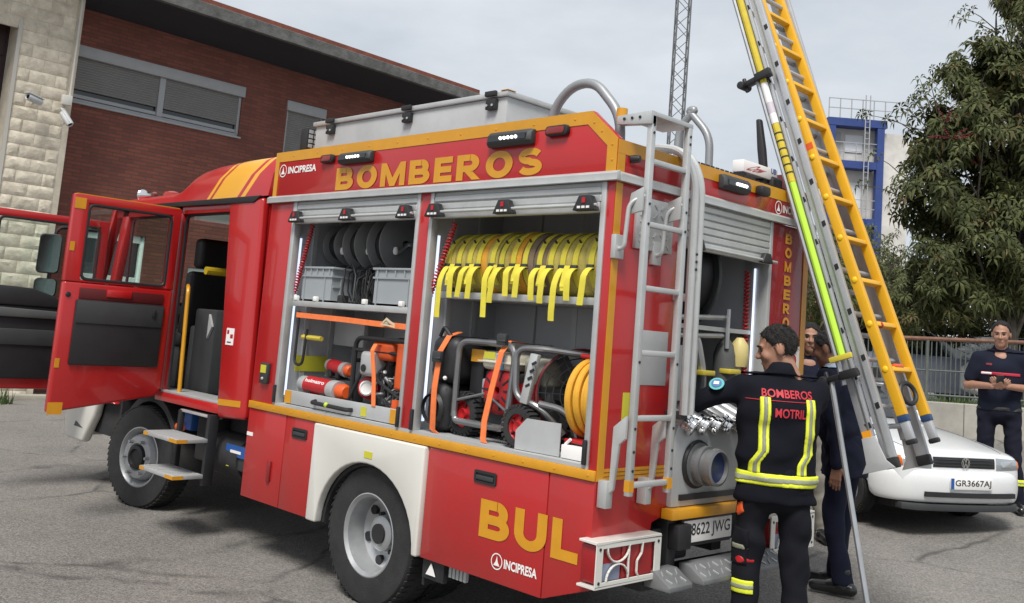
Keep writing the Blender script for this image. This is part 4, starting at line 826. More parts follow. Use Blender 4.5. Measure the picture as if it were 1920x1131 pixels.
# floor, bulkheads, right side with windows, windscreen frame
B(-6.3, -3.34, .07, 1.93, .935, .998).build('cab_floor', DGR, tr)
B(-3.42, -3.34, .05, 1.95, .94, 2.57).build('cab_rear_wall', RED, tr); B(-3.45, -3.421, .06, 1.94, 1.0, 2.54).build('rear_trim', DGR, tr)
r_ = MB()
for x0, x1, z0, z1 in ((-6.3, -3.42, .9, 1.72), (-6.0, -3.42, 2.42, 2.57), (-3.8, -3.42, 1.72, 2.42), (-4.85, -4.68, 1.72, 2.42), (-6.05, -5.85, 1.72, 2.42)): r_.box(x0, x1, 1.93, 1.985, z0, z1)
r_.build('right_side', RED, tr); B(-4.68, -3.8, 1.95, 1.956, 1.72, 2.42).build('side_window', GLS, tr); B(-5.85, -4.85, 1.95, 1.956, 1.72, 2.42).build('side_window', GLS, tr)
B(-6.28, -3.43, 1.90, 1.929, 1.0, 1.70).build('right_trim', DGR, tr)
B(-6.42, -6.34, .0, 2.0, .72, 1.62).build('front_panel', RED, tr, .02)
MB().prism([(-6.36, 1.62), (-6.30, 1.62), (-5.98, 2.55), (-6.05, 2.55)], 'y', .0, .09).build('windscreen_post', RED, tr, .01); MB().prism([(-6.36, 1.62), (-6.30, 1.62), (-5.98, 2.55), (-6.05, 2.55)], 'y', 1.91, 2.0).build('windscreen_post', RED, tr, .01)
MB().prism([(-6.335, 1.63), (-6.328, 1.63), (-6.02, 2.54), (-6.027, 2.54)], 'y', .09, 1.91).build('windscreen', GLS, tr)
MB().prism([(-6.33, 1.35), (-5.75, 1.35), (-5.80, 1.62), (-6.05, 1.70), (-6.28, 1.68)], 'y', .09, 1.9).build('dashboard', BLK, tr, .03)
sw = Vector((-5.62, .55, 1.62)); sa = Vector((.55, 0, .85)).normalized(); su, sv = ortho(sa)
q = MB(); q.tube([sw + (su * math.cos(2 * math.pi * i / 24) + sv * math.sin(2 * math.pi * i / 24)) * .21 for i in range(24)], .017, 8, True); q.tube([sw - su * .2, sw + su * .2], .014, 6); q.tube([sw, sw - sa * .28], .03, 8); q.build('steering_wheel', BLK, tr)
def cab_seat(x, y, face, w=.5):
    b = MB().box(x - .25, x + .25, y - w / 2, y + w / 2, 1.36, 1.50); s = b.build('seat', BLK, tr, .05, 3)
    xb = x - face * .24; MB().prism([(xb - .06 * face, 1.46), (xb + .08 * face, 1.46), (xb + .02 * face, 2.02), (xb - .10 * face, 2.02)], 'y', y - w / 2, y + w / 2).build('backrest', BLK, s, .045, 3)
    MB().box(xb - .11, xb + .04, y - .15, y + .15, 2.05, 2.32).build('headrest', BLK, s, .04, 3); B(x - .2, x + .2, y - w / 2 + .03, y + w / 2 - .03, 1.0, 1.36).build('seat_base', DGR, s, .02)
cab_seat(-5.22, .52, -1); cab_seat(-5.22, 1.45, -1); cab_seat(-3.74, .62, -1); cab_seat(-3.74, 1.35, -1)
B(-4.86, -4.76, .30, 1.88, 1.0, 1.55).build('engine_hump', MGR, tr, .02)
B(-4.75, -4.40, .28, .95, 1.0, 1.70).build('equipment_box', DGR, tr, .02)
MB().tube(fillet([(-4.42, .05, 1.02), (-4.47, .05, 1.86), (-4.62, .12, 1.88)], .06), .017, 10).build('entry_rail', YEL, tr)
MB().tube([(-4.50, .20, 2.02), (-4.50, 1.75, 2.02)], .034, 10).build('grab_bar', mat('padded_yellow_bar', (0.55, 0.38, 0.02), 0.5), tr)
B(-3.70, -3.66, .051, .08, 1.06, 1.36).build('yellow_grip', YEL, tr, .008)
MB().prism([(-4.47, 1.66), (-4.405, 1.56), (-4.47, 1.46)], 'y', .26, .279).build('document_pocket', ALUM, tr)
# front bumper
bp_ = MB().prism([(-6.42, .40), (-6.05, .40), (-5.86, .66), (-5.80, .86), (-6.50, .86), (-6.50, .55)], 'y', -.02, .07).build('front_bumper', WHT, tr, .03, 3)
MB().box(-6.52, -6.36, .071, 2.0, .42, .86).build('bumper_beam', WHT, bp_, .03, 3); MB().box(-6.35, -5.5, .08, 1.92, .50, .93).build('front_underside', BLK2, tr)
MB().prism([(-6.25, .53), (-6.05, .53), (-6.22, .575)], 'y', -.024, -.0203).build('fog_lamp_slot', MGR, bp_)
MB().ring(arc(-4.98, .42, .56, .52, -10, 190, 20) , arc(-4.98, .42, .50, .465, -10, 190, 20), 'y', .10, .34, True).build('wheel_arch', BLK2, tr)
# doors standing open
def cab_door(x, ylen, z0, z1, kind):
    """leaf opened a quarter turn: lies in the plane x, hinge at y=0 and free edge towards -ylen"""
    y1, y0 = -.03, -ylen; zw0, zw1 = (1.83, z1 - .075) if kind == 'crew_door' else (1.60, z1 - .06)
    d = MB(); t0, t1 = x - .05, x + .03
    d.prism([(y0, z0), (y1 - (.06 if kind == 'crew_door' else 0), z0 + (.13 if kind == 'crew_door' else .0)), (y1, z0 + .2), (y1, zw0), (y0, zw0)], 'x', t0, t1)
    do = d.build(kind, RED, tr, .018, 3)
    fr = MB(); fr.ring([(y0, zw0 + .001), (y1, zw0 + .001), (y1, z1), (y0 + (.0 if kind == 'crew_door' else .0), z1)], [(y0 + .115, zw0 + .02), (y1 - .075, zw0 + .02), (y1 - .075, z1 - .065), (y0 + .115, z1 - .065)], 'x', t0, t1); fr.build('window_frame', RED, do, .012)
    B(x - .018, x - .012, y0 + .10, y1 - .06, zw0 + .01, z1 - .05).build('window_glass', GLS, do)
    q = MB().tube(fillet([(t1 - .006, y0 + .12, zw0 + .025), (t1 - .006, y1 - .08, zw0 + .025), (t1 - .006, y1 - .08, z1 - .07), (t1 - .006, y0 + .12, z1 - .07)], .05, 4, True), .012, 6, True).build('window_seal', BLK, do)
    return do, y0, y1, t1
do, y0, y1, t1 = cab_door(-4.60, .905, .835, 2.505, 'crew_door')
B(t1 + .0002, t1 + .022, y0 + .10, y1 - .065, 1.20, 1.70).build('trim_panel', BLK, do, .012); B(t1 + .0222, t1 + .03, y0 + .11, y1 - .075, 1.52, 1.69).build('trim_upper', DGR, do, .008)
B(t1 + .0302, t1 + .045, y1 - .17, y1 - .14, 1.60, 1.66).build('window_crank', BLK, do, .005); B(t1 + .0002, t1 + .03, y1 - .55, y1 - .35, 1.73, 1.79).build('pull_handle', RED, do, .01); B(t1 + .0002, t1 + .012, y0 + .12, y1 - .08, 1.705, 1.79).build('trim_shadow', mat('dark_red_shade', (0.10, 0.008, 0.010), 0.5), do, .004)  # last slab is shade put in as dark red colour above the trim panel
for y_, z_, w_, h_ in ((y0 + .045, 2.435, .085, .085), (y0 + .05, .87, .11, .09)): B(t1 + .0002, t1 + .003, y_ - w_ / 2, y_ + w_ / 2, z_ - h_ / 2, z_ + h_ / 2).build('reflector', YEL, do)
for z_ in (2.10, 1.21): B(t1 + .0002, t1 + .003, y0 + .005, y0 + .04, z_ - .035, z_ + .035).build('reflector', YEL, do)
MB().sphere((t1, y0 + .04, 1.73), .022, 8, .5, 1, 1).build('lock', BLK, do)
B(-4.66, -4.58, y0 + .02, y1 - .02, 2.506, 2.512).build('reflective_strip', YEL, do)
do, y0, y1, t1 = cab_door(-6.02, 1.10, .88, 2.43, 'driver_door')
B(t1 + .0002, t1 + .03, y0 + .01, y1 - .05, .97, 1.60).build('trim_panel', BLK, do, .015)
MB().prism([(y0 + .02, 1.50), (y1 - .06, 1.50), (y1 - .06, 1.56), (y0 + .02, 1.585)], 'x', t1 + .0302, t1 + .06).build('arm_rest', MGR, do, .01); B(t1 + .0302, t1 + .045, y0 + .05, y1 - .08, 1.26, 1.40).build('door_pocket', DGR, do, .01)
MB().prism([(y0 + .0, 1.60), (y1 - .30, 1.60), (y1 - .42, 1.70), (y1 - .62, 1.76), (y0, 1.77)], 'x', t1 + .0, t1 + .05).build('handle_hood', BLK, do, .02)
# mirrors on an arm at the front corner
mi = MB().tube(fillet([(-6.18, .02, 2.35), (-6.22, -.42, 2.34), (-6.22, -.44, 1.66), (-6.18, .02, 1.62)], .08), .018, 8).build('mirror_arm', BLK, tr)
mn = Vector((.86, -.50, .06)).normalized(); mu = Vector((.50, .86, 0)).normalized(); mv = mn.cross(mu) * -1
for z0, z1, w in ((1.90, 2.27, .10), (1.69, 1.86, .10)):
    c = Vector((-6.24, -.44, (z0 + z1) / 2)); pr_ = rrect(-w, w, -(z1 - z0) / 2, (z1 - z0) / 2, .04, 4); pf = [c + mn * .05 + mu * a + mv * b for a, b in pr_]; pk = [c - mn * .05 + mu * a * .8 + mv * b * .85 for a, b in pr_]; n = len(pr_)
    MB().add(pf + pk, [tuple(range(n)), tuple(range(n, 2 * n))[::-1]] + [(i, n + i, n + (i + 1) % n, (i + 1) % n) for i in range(n)]).build('mirror_housing', BLK, mi, .01)
    MB().add([c + mn * .0515 + mu * a * .88 + mv * b * .93 for a, b in pr_], [tuple(range(n))]).build('mirror_glass', mat('mirror_surface', (0.22, 0.25, 0.24), 0.05, metal=1.0), mi)
# ------------------------------------------------------------------ things stowed in the lockers
HOSEY = mat('yellow_hose_jacket', (0.50, 0.41, 0.10), 0.75, var=0.18, vscale=14, bump=0.3, bscale=160); HOSEO = mat('orange_hose_jacket', (0.72, 0.34, 0.03), 0.7, var=0.12, vscale=14)
STRAPY = mat('bright_yellow_webbing', (0.66, 0.57, 0.05), 0.65, var=0.08, vscale=25); TAN = mat('tan_hose_jacket', (0.21, 0.15, 0.10), 0.8, var=0.12, vscale=12)
ORD = ['first', 'second', 'third', 'fourth', 'fifth', 'sixth', 'seventh', 'eighth', 'ninth', 'tenth', 'eleventh', 'twelfth', 'thirteenth']
rh = random.Random(11)
hx = [-1.315 + .0925 * i for i in range(13)]
for i, x in enumerate(hx):
    m = HOSEO if i in (3, 6) else (TAN if i in (7, 8) else HOSEY); w = .089; R0 = .172 + rh.random() * .008; yc, zc = .27, 1.927 + R0
    cn = 'orange' if m is HOSEO else ('tan' if m is TAN else 'yellow')
    t = thing('hose_roll', 'rolled %s fire hose with yellow strap, %s from the left on the upper shelf' % (cn, ORD[i]), 'fire hose', (x, yc, 1.927), 'rolled hoses on the upper shelf')
    prof = [(.03, -w / 2)]; r = .05
    while r < R0 - .01: prof += [(r, -w / 2), (r + .006, -w / 2 + .008), (r + .012, -w / 2)]; r += .018
    prof += [(R0 - .006, -w / 2), (R0, -w / 2 + .012), (R0 + .002, 0), (R0, w / 2 - .012), (R0 - .006, w / 2)]; r = R0 - .02
    while r > .05: prof += [(r, w / 2), (r - .006, w / 2 - .008), (r - .012, w / 2)]; r -= .018
    prof.append((.03, w / 2))
    MB().lathe(prof, (x, yc, zc), (1, 0, 0), 40).build('hose', m, t, sharp=50)
    sx = x + (rh.random() - .5) * .03
    rs = R0 + .006
    band = [(sx, yc - rs * math.cos(R_(a)), zc + rs * math.sin(R_(a))) for a in range(100, -46, -8)]
    MB().ribbon(band, (1, 0, 0), .036, .004).build('strap', STRAPY, t)
    a = -8; MB().obox((sx, yc - rs * math.cos(R_(a)) - .008, zc + rs * math.sin(R_(a))), (1, 0, 0), (0, 1, 0), (0, 0, 1), .022, .008, .014).build('buckle', DGR, t, .003)
    MB().obox((sx, yc - rs * math.cos(R_(38)) - .004, zc + rs * math.sin(R_(38)) + .003), (1, 0, 0), (0, .6, -.8), (0, .8, .6), .006, .016, .003).build('printed_mark', BLK, t)
    L_ = .16 + rh.random() * .16; z0 = zc - .03; y0 = yc - rs - .012; lean = (rh.random() - .5) * .05
    L_ *= 1.0; tail = [(sx + .012 + lean * u_ * u_, max(.02, y0 - .05 * math.sin(u_ * 2.4) - .02 * u_), z0 + .02 * math.sin(u_ * 3) - L_ * u_ ** 1.3) for u_ in [k / 9 for k in range(10)]]
    MB().ribbon(tail, (1, .25, 0), .035, .004).build('strap_tail', STRAPY, t)
    if i % 2:   # the strap's loop hangs down as well
        lp9 = [(sx - .03 + .01 * math.sin(u_ * 5), max(.022, y0 - .045 * math.sin(u_ * 3.14)), z0 - .11 * math.sin(u_ * 3.14) * (.8 + .4 * rh.random()) + .015 * u_) for u_ in [k / 9 for k in range(10)]]; MB().ribbon(lp9, (1, .1, 0), .036, .004).build('strap_loop', STRAPY, t)
# storage crates
CRT = mat('grey_crate_plastic', (0.30, 0.325, 0.34), 0.5, var=0.04, vscale=4)
def crate(x0, x1, label):
    t = thing('storage_crate', label, 'crate', ((x0 + x1) / 2, .3, 1.816), 'grey crates on the front locker shelf'); y0, y1, z0, z1 = .07, .50, 1.817, 2.055
    b = MB(); b.box(x0 + .02, x1 - .02, y0 + .012, y1 - .012, z0, z0 + .012).box(x0 + .02, x1 - .02, y0 + .012, y0 + .022, z0, z1).box(x0 + .02, x1 - .02, y1 - .022, y1 - .012, z0, z1).box(x0 + .02, x0 + .03, y0 + .022, y1 - .022, z0, z1).box(x1 - .03, x1 - .02, y0 + .022, y1 - .022, z0, z1); b.build('shell', CRT, t)
    MB().ring([(x0, y0), (x1, y0), (x1, y1), (x0, y1)], [(x0 + .032, y0 + .024), (x1 - .032, y0 + .024), (x1 - .032, y1 - .024), (x0 + .032, y1 - .024)], 'z', z1 - .012, z1 + .003).build('rim', CRT, t, .003)
    B(x0 + .008, x1 - .008, y0 + .003, y0 + .0118, z1 - .068, z1 - .056).build('rib', CRT, t); B(x1 - .0195, x1 - .008, y0 + .012, y1 - .012, z1 - .068, z1 - .056).build('rib', CRT, t)
    n = 5
    for i in range(n): xx = x0 + .05 + (x1 - x0 - .1) * i / (n - 1); B(xx - .005, xx + .005, y0 + .003, y0 + .0118, z1 - .055, z1 - .013).build('rib', CRT, t)
    for xx in (x0 + .05, x1 - .10): B(xx, xx + .008, y0 + .004, y0 + .0118, z0, z1 - .069).build('rib', CRT, t)
    for yy in (y0 + .08, y1 - .1): B(x1 - .0195, x1 - .01, yy, yy + .01, z0, z1 - .069).build('rib', CRT, t)
    B(x1 - .0195, x1 - .010, y0 + .02, y0 + .08, z0 + .10, z0 + .112).build('rib', CRT, t)
crate(-2.865, -2.47, 'grey plastic crate at the left end of the shelf above the orange strap'); crate(-2.03, -1.56, 'grey plastic crate at the right end of the shelf above the orange strap')
for x, wh in ((-2.86, 'at the left end of the shelf edge'), (-2.62, 'before the middle of the left grey crate'), (-2.06, 'at the left corner of the right grey crate'), (-1.68, 'before the right end of the right grey crate')): tag(MB().box(x - .02, x + .02, .04, .068, 1.8155, 1.85).build('shelf_clip', WLET, None, .006), 'small white shelf clip ' + wh, 'clip', 'white shelf clips')
# coiled black cable between the crates
t = thing('cable_bundle', 'bundle of black cable hanging between the two grey crates', 'cable', (-2.25, .2, 1.816)); rc = random.Random(5); q = MB()
for i in range(26):
    x = -2.42 + .33 * rc.random(); y = .12 + rc.random() * .2; top = 2.00 + rc.random() * .10; s = (rc.random() - .5) * .14
    q.tube([(x - s * .2, y, 1.825 + .02 * rc.random()), (x + s * .1, y - .02, 1.90), (x + s * .6, y, top - .04), (x + s + .04, y + .04, top), (x + s + .10, y + .03, top - .08), (x + s * .6 + .12, y, 1.83)], .0065, 6)
q.build('cable', BLK, t); B(-2.44, -2.38, .10, .16, 1.817, 1.87).build('plug', BLK, t, .01)
# cable reels at the top of the front locker
for i, (x, r, lb) in enumerate(((-2.72, .15, 'grey cable reel at the left under the rolled shutter, first of three'), (-2.42, .19, 'grey cable reel under the rolled shutter, second of three'), (-2.12, .205, 'largest grey cable reel with a crank under the rolled shutter, third of three'))):
    t = thing('cable_reel', lb, 'cable reel', (x, .36, 2.22), 'cable reels in the front locker'); RG = mat('reel_grey_flange', (0.17, 0.172, 0.175), 0.5, var=0.1); o_ = (x, .34, 2.235); ax = (1, -.12, 0)
    for s in (-1, 1): MB().lathe([(.03, s * .075), (r - .012, s * .075), (r, s * .08), (r, s * .086), (r - .012, s * .09), (.03, s * .09)], o_, ax, 40).build('flange', RG, t)
    MB().lathe([(.03, -.072), (r * .72, -.07), (r * .74, 0), (r * .72, .07), (.03, .072)], o_, ax, 32).build('wound_cable', BLK, t)
    MB().tube([Vector(o_) - Vector(ax) * .14, Vector(o_) + Vector(ax) * .16], .014, 8).build('axle', STEEL, t); MB().tube([Vector(o_) + Vector(ax) * .12, Vector(o_) + Vector((.12, -.09, -.06))], .01, 8).build('crank', STEEL, t); MB().lathe([(.001, 0), (.016, 0), (.02, .02), (.012, .045), (.001, .05)], Vector(o_) + Vector((.10, -.10, -.07)), (.2, -.3, 1), 10).build('knob', WLET, t)
# orange straps
def strap(pts, wd_, w, label): return tag(MB().ribbon(pts, wd_, w, .004).build('ratchet_strap', ORA), label, 'strap', 'orange lashing straps')
strap([(-2.80, .030, 1.715), (-2.2, .022, 1.708), (-1.9, .022, 1.70), (-1.56, .03, 1.695)], (0, 0, 1), .035, 'orange strap stretched level under the shelf of the front locker')
t = tag(MB().sphere((-1.76, .012, 1.708), .022, 8, 1.6, .6, .7).ribbon([(-1.78, .0, 1.71), (-1.74, -.005, 1.735), (-1.70, -.002, 1.715), (-1.66, .0, 1.70)], (0, 0, 1), .014, .003).ribbon([(-1.80, .0, 1.70), (-1.72, -.006, 1.695), (-1.655, -.002, 1.688)], (0, 0, 1), .010, .003).build('cord_knot', mat('cream_cord', (0.62, 0.52, 0.36), 0.8)), 'knotted cream cord on the level orange strap', 'cord')
strap([(-1.93, .17, 1.56), (-1.93, .075, 1.57), (-1.918, .045, 1.53), (-1.87, .04, 1.36), (-1.83, .026, 1.19)], (1, 0, 0), .038, 'orange strap over the orange power unit in the front locker')
strap([(-1.235, .16, 1.69), (-1.25, .09, 1.665), (-1.27, .045, 1.57), (-1.275, .03, 1.35), (-1.262, .03, 1.12), (-1.235, .04, 1.1035)], (1, 0, 0), .045, 'orange strap hanging over the black backpack at the left of the rear locker')
strap([(-.84, .30, 1.66), (-.80, .14, 1.665), (-.79, .075, 1.60), (-.815, .048, 1.40), (-.845, .040, 1.22), (-.835, .03, 1.12), (-.82, .03, 1.1035)], (1, 0, 0), .042, 'orange strap over the generator in the rear locker')
for c, lb in (((-1.268, .028, 1.54), 'dark ratchet buckle on the strap over the black backpack'), ((-.80, .085, 1.672), 'dark ratchet buckle on top of the generator')): tag(MB().obox(c, (1, .1, 0), (0, 1, .2), (0, 0, 1), .032, .014, .030).tube([Vector(c) + Vector((-.035, -.01, -.01)), Vector(c) + Vector((.035, -.01, -.01))], .008, 6).build('ratchet_buckle', DGR, None, .004), lb, 'buckle', 'ratchet buckles')
# power unit with orange top in the front locker
t = thing('power_unit', 'orange rescue-tool power unit in a black tube frame', 'power unit', (-1.85, .3, 1.12))
fr = MB()
for y in (.12, .44): fr.tube(fillet([(-2.20, y, 1.14), (-2.20, y, 1.60), (-1.62, y, 1.60), (-1.62, y, 1.14)], .07, 4, True), .016, 8, True)
for x, z in ((-2.20, 1.45), (-1.62, 1.45), (-2.0, 1.14), (-1.75, 1.14), (-1.9, 1.60)): fr.tube([(x, .12, z), (x, .44, z)], .013, 8)
fr.tube([(-2.20, .12, 1.52), (-1.62, .12, 1.52)], .012, 8); fr.build('tube_frame', BLK, t)
B(-2.02, -1.80, .11, .38, 1.47, 1.585).build('orange_cover', ORP, t, .03, 3); B(-1.75, -1.64, .10, .40, 1.30, 1.59).build('orange_side', ORP, t, .02, 3)
B(-2.11, -1.94, .09, .40, 1.36, 1.52).build('silver_tank', ALU, t, .03, 3); MB().cyl((-2.05, .088, 1.41), (-2.05, .082, 1.41), .024, None, 14).build('filler_hole', BLK, t)
MB().lathe([(.03, 0), (.07, .0), (.078, .02), (.07, .05), (.03, .06)], (-2.10, .20, 1.28), (.5, -.85, 0), 20).build('red_flywheel', REDP, t); MB().lathe([(.040, 0), (.050, .008), (.040, .014), (.034, .007)], (-2.07, .145, 1.28), (.5, -.85, 0), 18).build('white_ring', WLET, t)
rr = random.Random(4); q = MB()
for i in range(60):
    c = Vector((-1.96 + rr.random() * .32, .14 + rr.random() * .12, 1.16 + rr.random() * .26)); d = Vector((rr.random() - .5, rr.random() - .5, rr.random() - .5)).normalized(); q.cyl(c, c + d * (.02 + rr.random() * .06), .005 + rr.random() * .012, None, 8)
q.build('engine_fittings', mat('dull_steel', (0.20, 0.20, 0.205), 0.45, metal=0.6, var=0.2, vscale=20), t, .002); B(-2.0, -1.66, .24, .42, 1.14, 1.48).build('engine_block', DGR, t, .02)
for i in range(5): B(-1.98 + i * .055, -1.965 + i * .055, .20, .24, 1.18, 1.44).build('cooling_fin', MGR, t)
for i, (a, c) in enumerate((((-2.1, .16, 1.48), (-2.22, .10, 1.15)), ((-1.9, .15, 1.45), (-1.7, .12, 1.25)))): MB().tube(fillet([a, (a[0] - .05, a[1] - .04, (a[2] + c[2]) / 2), c], .1), .011, 8).build('hose', BLK, t)
MB().cyl((-1.70, .10, 1.14), (-1.70, .10, 1.24), .03, None, 14).build('orange_cap', ORP, t)
# red rescue cylinders
def cylinder(p0, p1, r, label, prt):
    t = thing('rescue_cylinder', label, 'cylinder', tuple(p0), 'red rescue cylinders'); p0, p1 = Vector(p0), Vector(p1); d = p1 - p0; L_ = d.length; dn = d.normalized()
    MB().lathe([(.001, 0), (r * .7, .0), (r * .9, .02), (r * .9, L_ * .18), (r * .001, L_ * .18)], p0, dn, 22).build('silver_end', ALU, t); MB().lathe([(.001, L_ * .181), (r, L_ * .181), (r, L_ * .68), (.001, L_ * .68)], p0, dn, 24).build('red_body', REDP, t); MB().lathe([(.001, L_ * .681), (r * .98, L_ * .681), (r * 1.05, L_ * .72), (r * 1.05, L_ * .85), (.001, L_ * .85)], p0, dn, 24).build('collar', ALU, t); MB().lathe([(.001, L_ * .851), (r * .75, L_ * .851), (r * .85, L_ * .95), (r * .6, L_), (.001, L_)], p0, dn, 18).build('orange_head', ORP, t)
    if prt:
        ux = dn; mid = p0 + dn * L_ * .22; uy = Vector((0, .45, .9)).normalized(); lettering('holmatro', mid + Vector((0, -r * .93, r * .42)), ux, uy, L_ * .42, r * .42, WLET, t, .02)
    for f_ in (.3, .62): MB().obox(p0 + dn * L_ * f_ + Vector((0, .0, -r * .9)), dn, (0, 1, 0), (0, 0, 1), .025, r * .9, r * .45).build('cradle', BLK, t)
cylinder((-2.78, .12, 1.245), (-2.22, .10, 1.235), .062, 'red cylinder with silver ends lying at the front of the slide tray', True); cylinder((-2.70, .27, 1.385), (-2.36, .22, 1.365), .048, 'smaller red and black cylinder lying behind the front one', False)
tag(MB().box(-2.74, -2.34, .21, .33, 1.122, 1.30).build('tool_cradle', DGR, None, .01), 'dark cradle under the smaller red cylinder', 'cradle')
# black backpack in the rear locker
t = thing('backpack', 'black backpack standing at the left of the rear locker', 'backpack', (-1.3, .3, 1.10))
MB().box(-1.40, -1.16, .07, .44, 1.385, 1.665).build('upper_bag', BLK, t, .07, 4); MB().box(-1.405, -1.205, .055, .46, 1.103, 1.40).build('lower_bag', BLK, t, .09, 4); MB().lathe([(.08, -.01), (.095, 0), (.08, .02)], (-1.30, .05, 1.24), (0, -1, 0), 24).build('round_pocket', BLK, t); MB().sphere((-1.215, .052, 1.42), .013, 8).build('zip_toggle', WLET, t); MB().tube(fillet([(-1.34, .10, 1.66), (-1.30, .09, 1.72), (-1.24, .10, 1.66)], .03), .012, 6).build('carry_loop', BLK, t)
# generator
GT = mat('generator_tube', (0.26, 0.26, 0.265), 0.32, metal=0.75, var=0.1)
t = thing('generator', 'red and white engine generator in a grey tube frame on wheels', 'generator', (-.95, .3, 1.10))
fr = MB()
fr.tube(fillet([(-1.165, .10, 1.21), (-1.165, .10, 1.64), (-1.02, .12, 1.645), (-.72, .12, 1.645), (-.735, .10, 1.21)], .10, 6), .019, 10); fr.tube(fillet([(-1.165, .10, 1.24), (-1.155, .10, 1.185), (-.76, .10, 1.185), (-.735, .10, 1.24)], .08, 5), .019, 10)
fr.tube(fillet([(-1.24, .30, 1.30), (-1.28, .30, 1.62), (-1.15, .30, 1.64), (-.75, .34, 1.64)], .08, 5), .019, 10)
fr.tube([(-1.16, .10, 1.30), (-.95, .14, 1.36), (-.74, .10, 1.28)], .009, 6); fr.tube([(-.9, .12, 1.19), (-.6, .16, 1.17)], .015, 8); fr.tube([(-1.0, .12, 1.64), (-1.0, .44, 1.64)], .016, 8); fr.tube([(-.75, .12, 1.64), (-.75, .44, 1.64)], .016, 8)
fr.build('tube_frame', GT, t)
MB().lathe([(.02, 0), (.10, 0), (.135, -.02), (.14, -.10), (.02, -.10)], (-.86, .13, 1.385), (0, -1, 0), 32).build('recoil_housing', REDP, t, .004)
for k_ in range(10): a = 2 * math.pi * k_ / 10; MB().obox((-.86 + .07 * math.cos(a), .2312, 1.385 + .07 * math.sin(a)), (math.cos(a), 0, math.sin(a)), (0, 1, 0), (-math.sin(a), 0, math.cos(a)), .03, .001, .005).build('vent_slot', BLK, t) if False else MB().obox((-.86 + .085 * math.cos(a), .1285, 1.385 + .085 * math.sin(a)), (math.cos(a), 0, math.sin(a)), (0, 1, 0), (-math.sin(a), 0, math.cos(a)), .03, .002, .005).build('vent_slot', BLK, t)
TNK = mat('cream_fuel_tank', (0.60, 0.58, 0.48), 0.35, coat=0.3); tk = MB().box(-1.0, -.74, .12, .42, 1.495, 1.60).build('fuel_tank', TNK, t, .035, 4); B(-1.015, -.725, .11, .43, 1.535, 1.545).build('tank_seam', TNK, t, .003)
B(-.87, -.81, .1165, .1195, 1.50, 1.585).build('blue_decal', mat('cyan_decal', (0.05, 0.33, 0.62), 0.4), t); B(-.97, -.88, .1165, .1195, 1.555, 1.595).build('yellow_decal', MATS['label_yellow'], t)
B(-1.13, -1.02, .17, .42, 1.28, 1.60).build('control_panel', BLK, t, .01); B(-1.11, -.99, .150, .1695, 1.53, 1.60).build('warning_label', MATS['reflective_yellow'], t)
B(-1.02, -.72, .18, .44, 1.19, 1.49).build('engine_block', DGR, t, .02); B(-1.0, -.965, .145, .175, 1.33, 1.44).build('grey_casing', CRT, t, .008)
def knobby(parent, x, z, r, y0=.07, nm='wheel'):
    b = MB().lathe([(r * .62, 0), (r * .9, 0), (r, .012), (r, .058), (r * .9, .07), (r * .62, .07)], (x, y0, z), (0, 1, 0), 32)
    for k_ in range(26): a = 2 * math.pi * k_ / 26; b.obox((x + math.cos(a) * r, y0 + .035, z + math.sin(a) * r), (-math.sin(a), 0, math.cos(a)), (0, 1, 0), (math.cos(a), 0, math.sin(a)), r * .07, .036, .008)
    w_ = b.build(nm, RUB, parent)
    MB().lathe([(.001, .012), (r * .25, .0), (r * .3, .02), (r * .55, .025), (r * .64, .01), (r * .64, .06), (.001, .06)], (x, y0, z), (0, 1, 0), 24).build('red_rim', REDP, w_)
    for k_ in range(5): a = 2 * math.pi * k_ / 5; MB().obox((x + math.cos(a) * r * .42, y0 + .018, z + math.sin(a) * r * .42), (math.cos(a), 0, math.sin(a)), (0, 1, 0), (-math.sin(a), 0, math.cos(a)), r * .16, .006, r * .04).build('spoke', mat('dark_red', (0.16, 0.008, 0.01), 0.5), w_)
knobby(t, -1.13, 1.225, .122, .125); knobby(t, -1.085, 1.225, .122, .38)
# smoke fan next to the generator
t = thing('smoke_fan', 'red smoke fan in a grey tube frame on knobby wheels', 'fan', (-.5, .3, 1.10))
fr = MB(); fr.tube(fillet([(-.40, .20, 1.20), (-.50, .10, 1.34), (-.66, .08, 1.36), (-.69, .09, 1.63), (-.55, .12, 1.64), (-.30, .34, 1.62)], .08, 6), .019, 10); fr.tube([(-.58, .10, 1.36), (-.70, .14, 1.30), (-.72, .20, 1.20)], .012, 8); fr.tube(fillet([(-.50, .10, 1.35), (-.34, .16, 1.33), (-.28, .20, 1.12)], .08), .018, 10); fr.build('tube_frame', GT, t)
q = MB(); cF, aF = Vector((-.42, .34, 1.40)), Vector((.75, -.65, .1)).normalized(); uF, vF = ortho(aF)
for r in (.24, .20, .16, .12, .08): q.tube([cF + aF * .05 + (uF * math.cos(2 * math.pi * i / 30) + vF * math.sin(2 * math.pi * i / 30)) * r for i in range(30)], .004, 5, True)
for k_ in range(12): a = 2 * math.pi * k_ / 12; q.tube([cF + aF * .05, cF + aF * .05 + (uF * math.cos(a) + vF * math.sin(a)) * .24], .004, 5)
q.build('fan_guard', BLK, t); MB().lathe([(.245, -.07), (.25, -.07), (.255, .05), (.245, .055)], cF, aF, 36).build('fan_shroud', mat('dark_red', (0.10, 0.008, 0.01), 0.5), t)
q = MB()
for k_ in range(6): a = 2 * math.pi * k_ / 6; d = uF * math.cos(a) + vF * math.sin(a); q.obox(cF + d * .13, d, d.cross(aF) + aF * .5, aF, .10, .035, .004)
q.cyl(cF - aF * .03, cF + aF * .03, .04, None, 12); q.build('fan_blades', DGR, t)
MB().obox((-.565, .085, 1.475), (.12, .1, 1), (1, 0, -.12), (0, 1, 0), .135, .028, .016).build('exhaust_plate', ALU, t, .006)
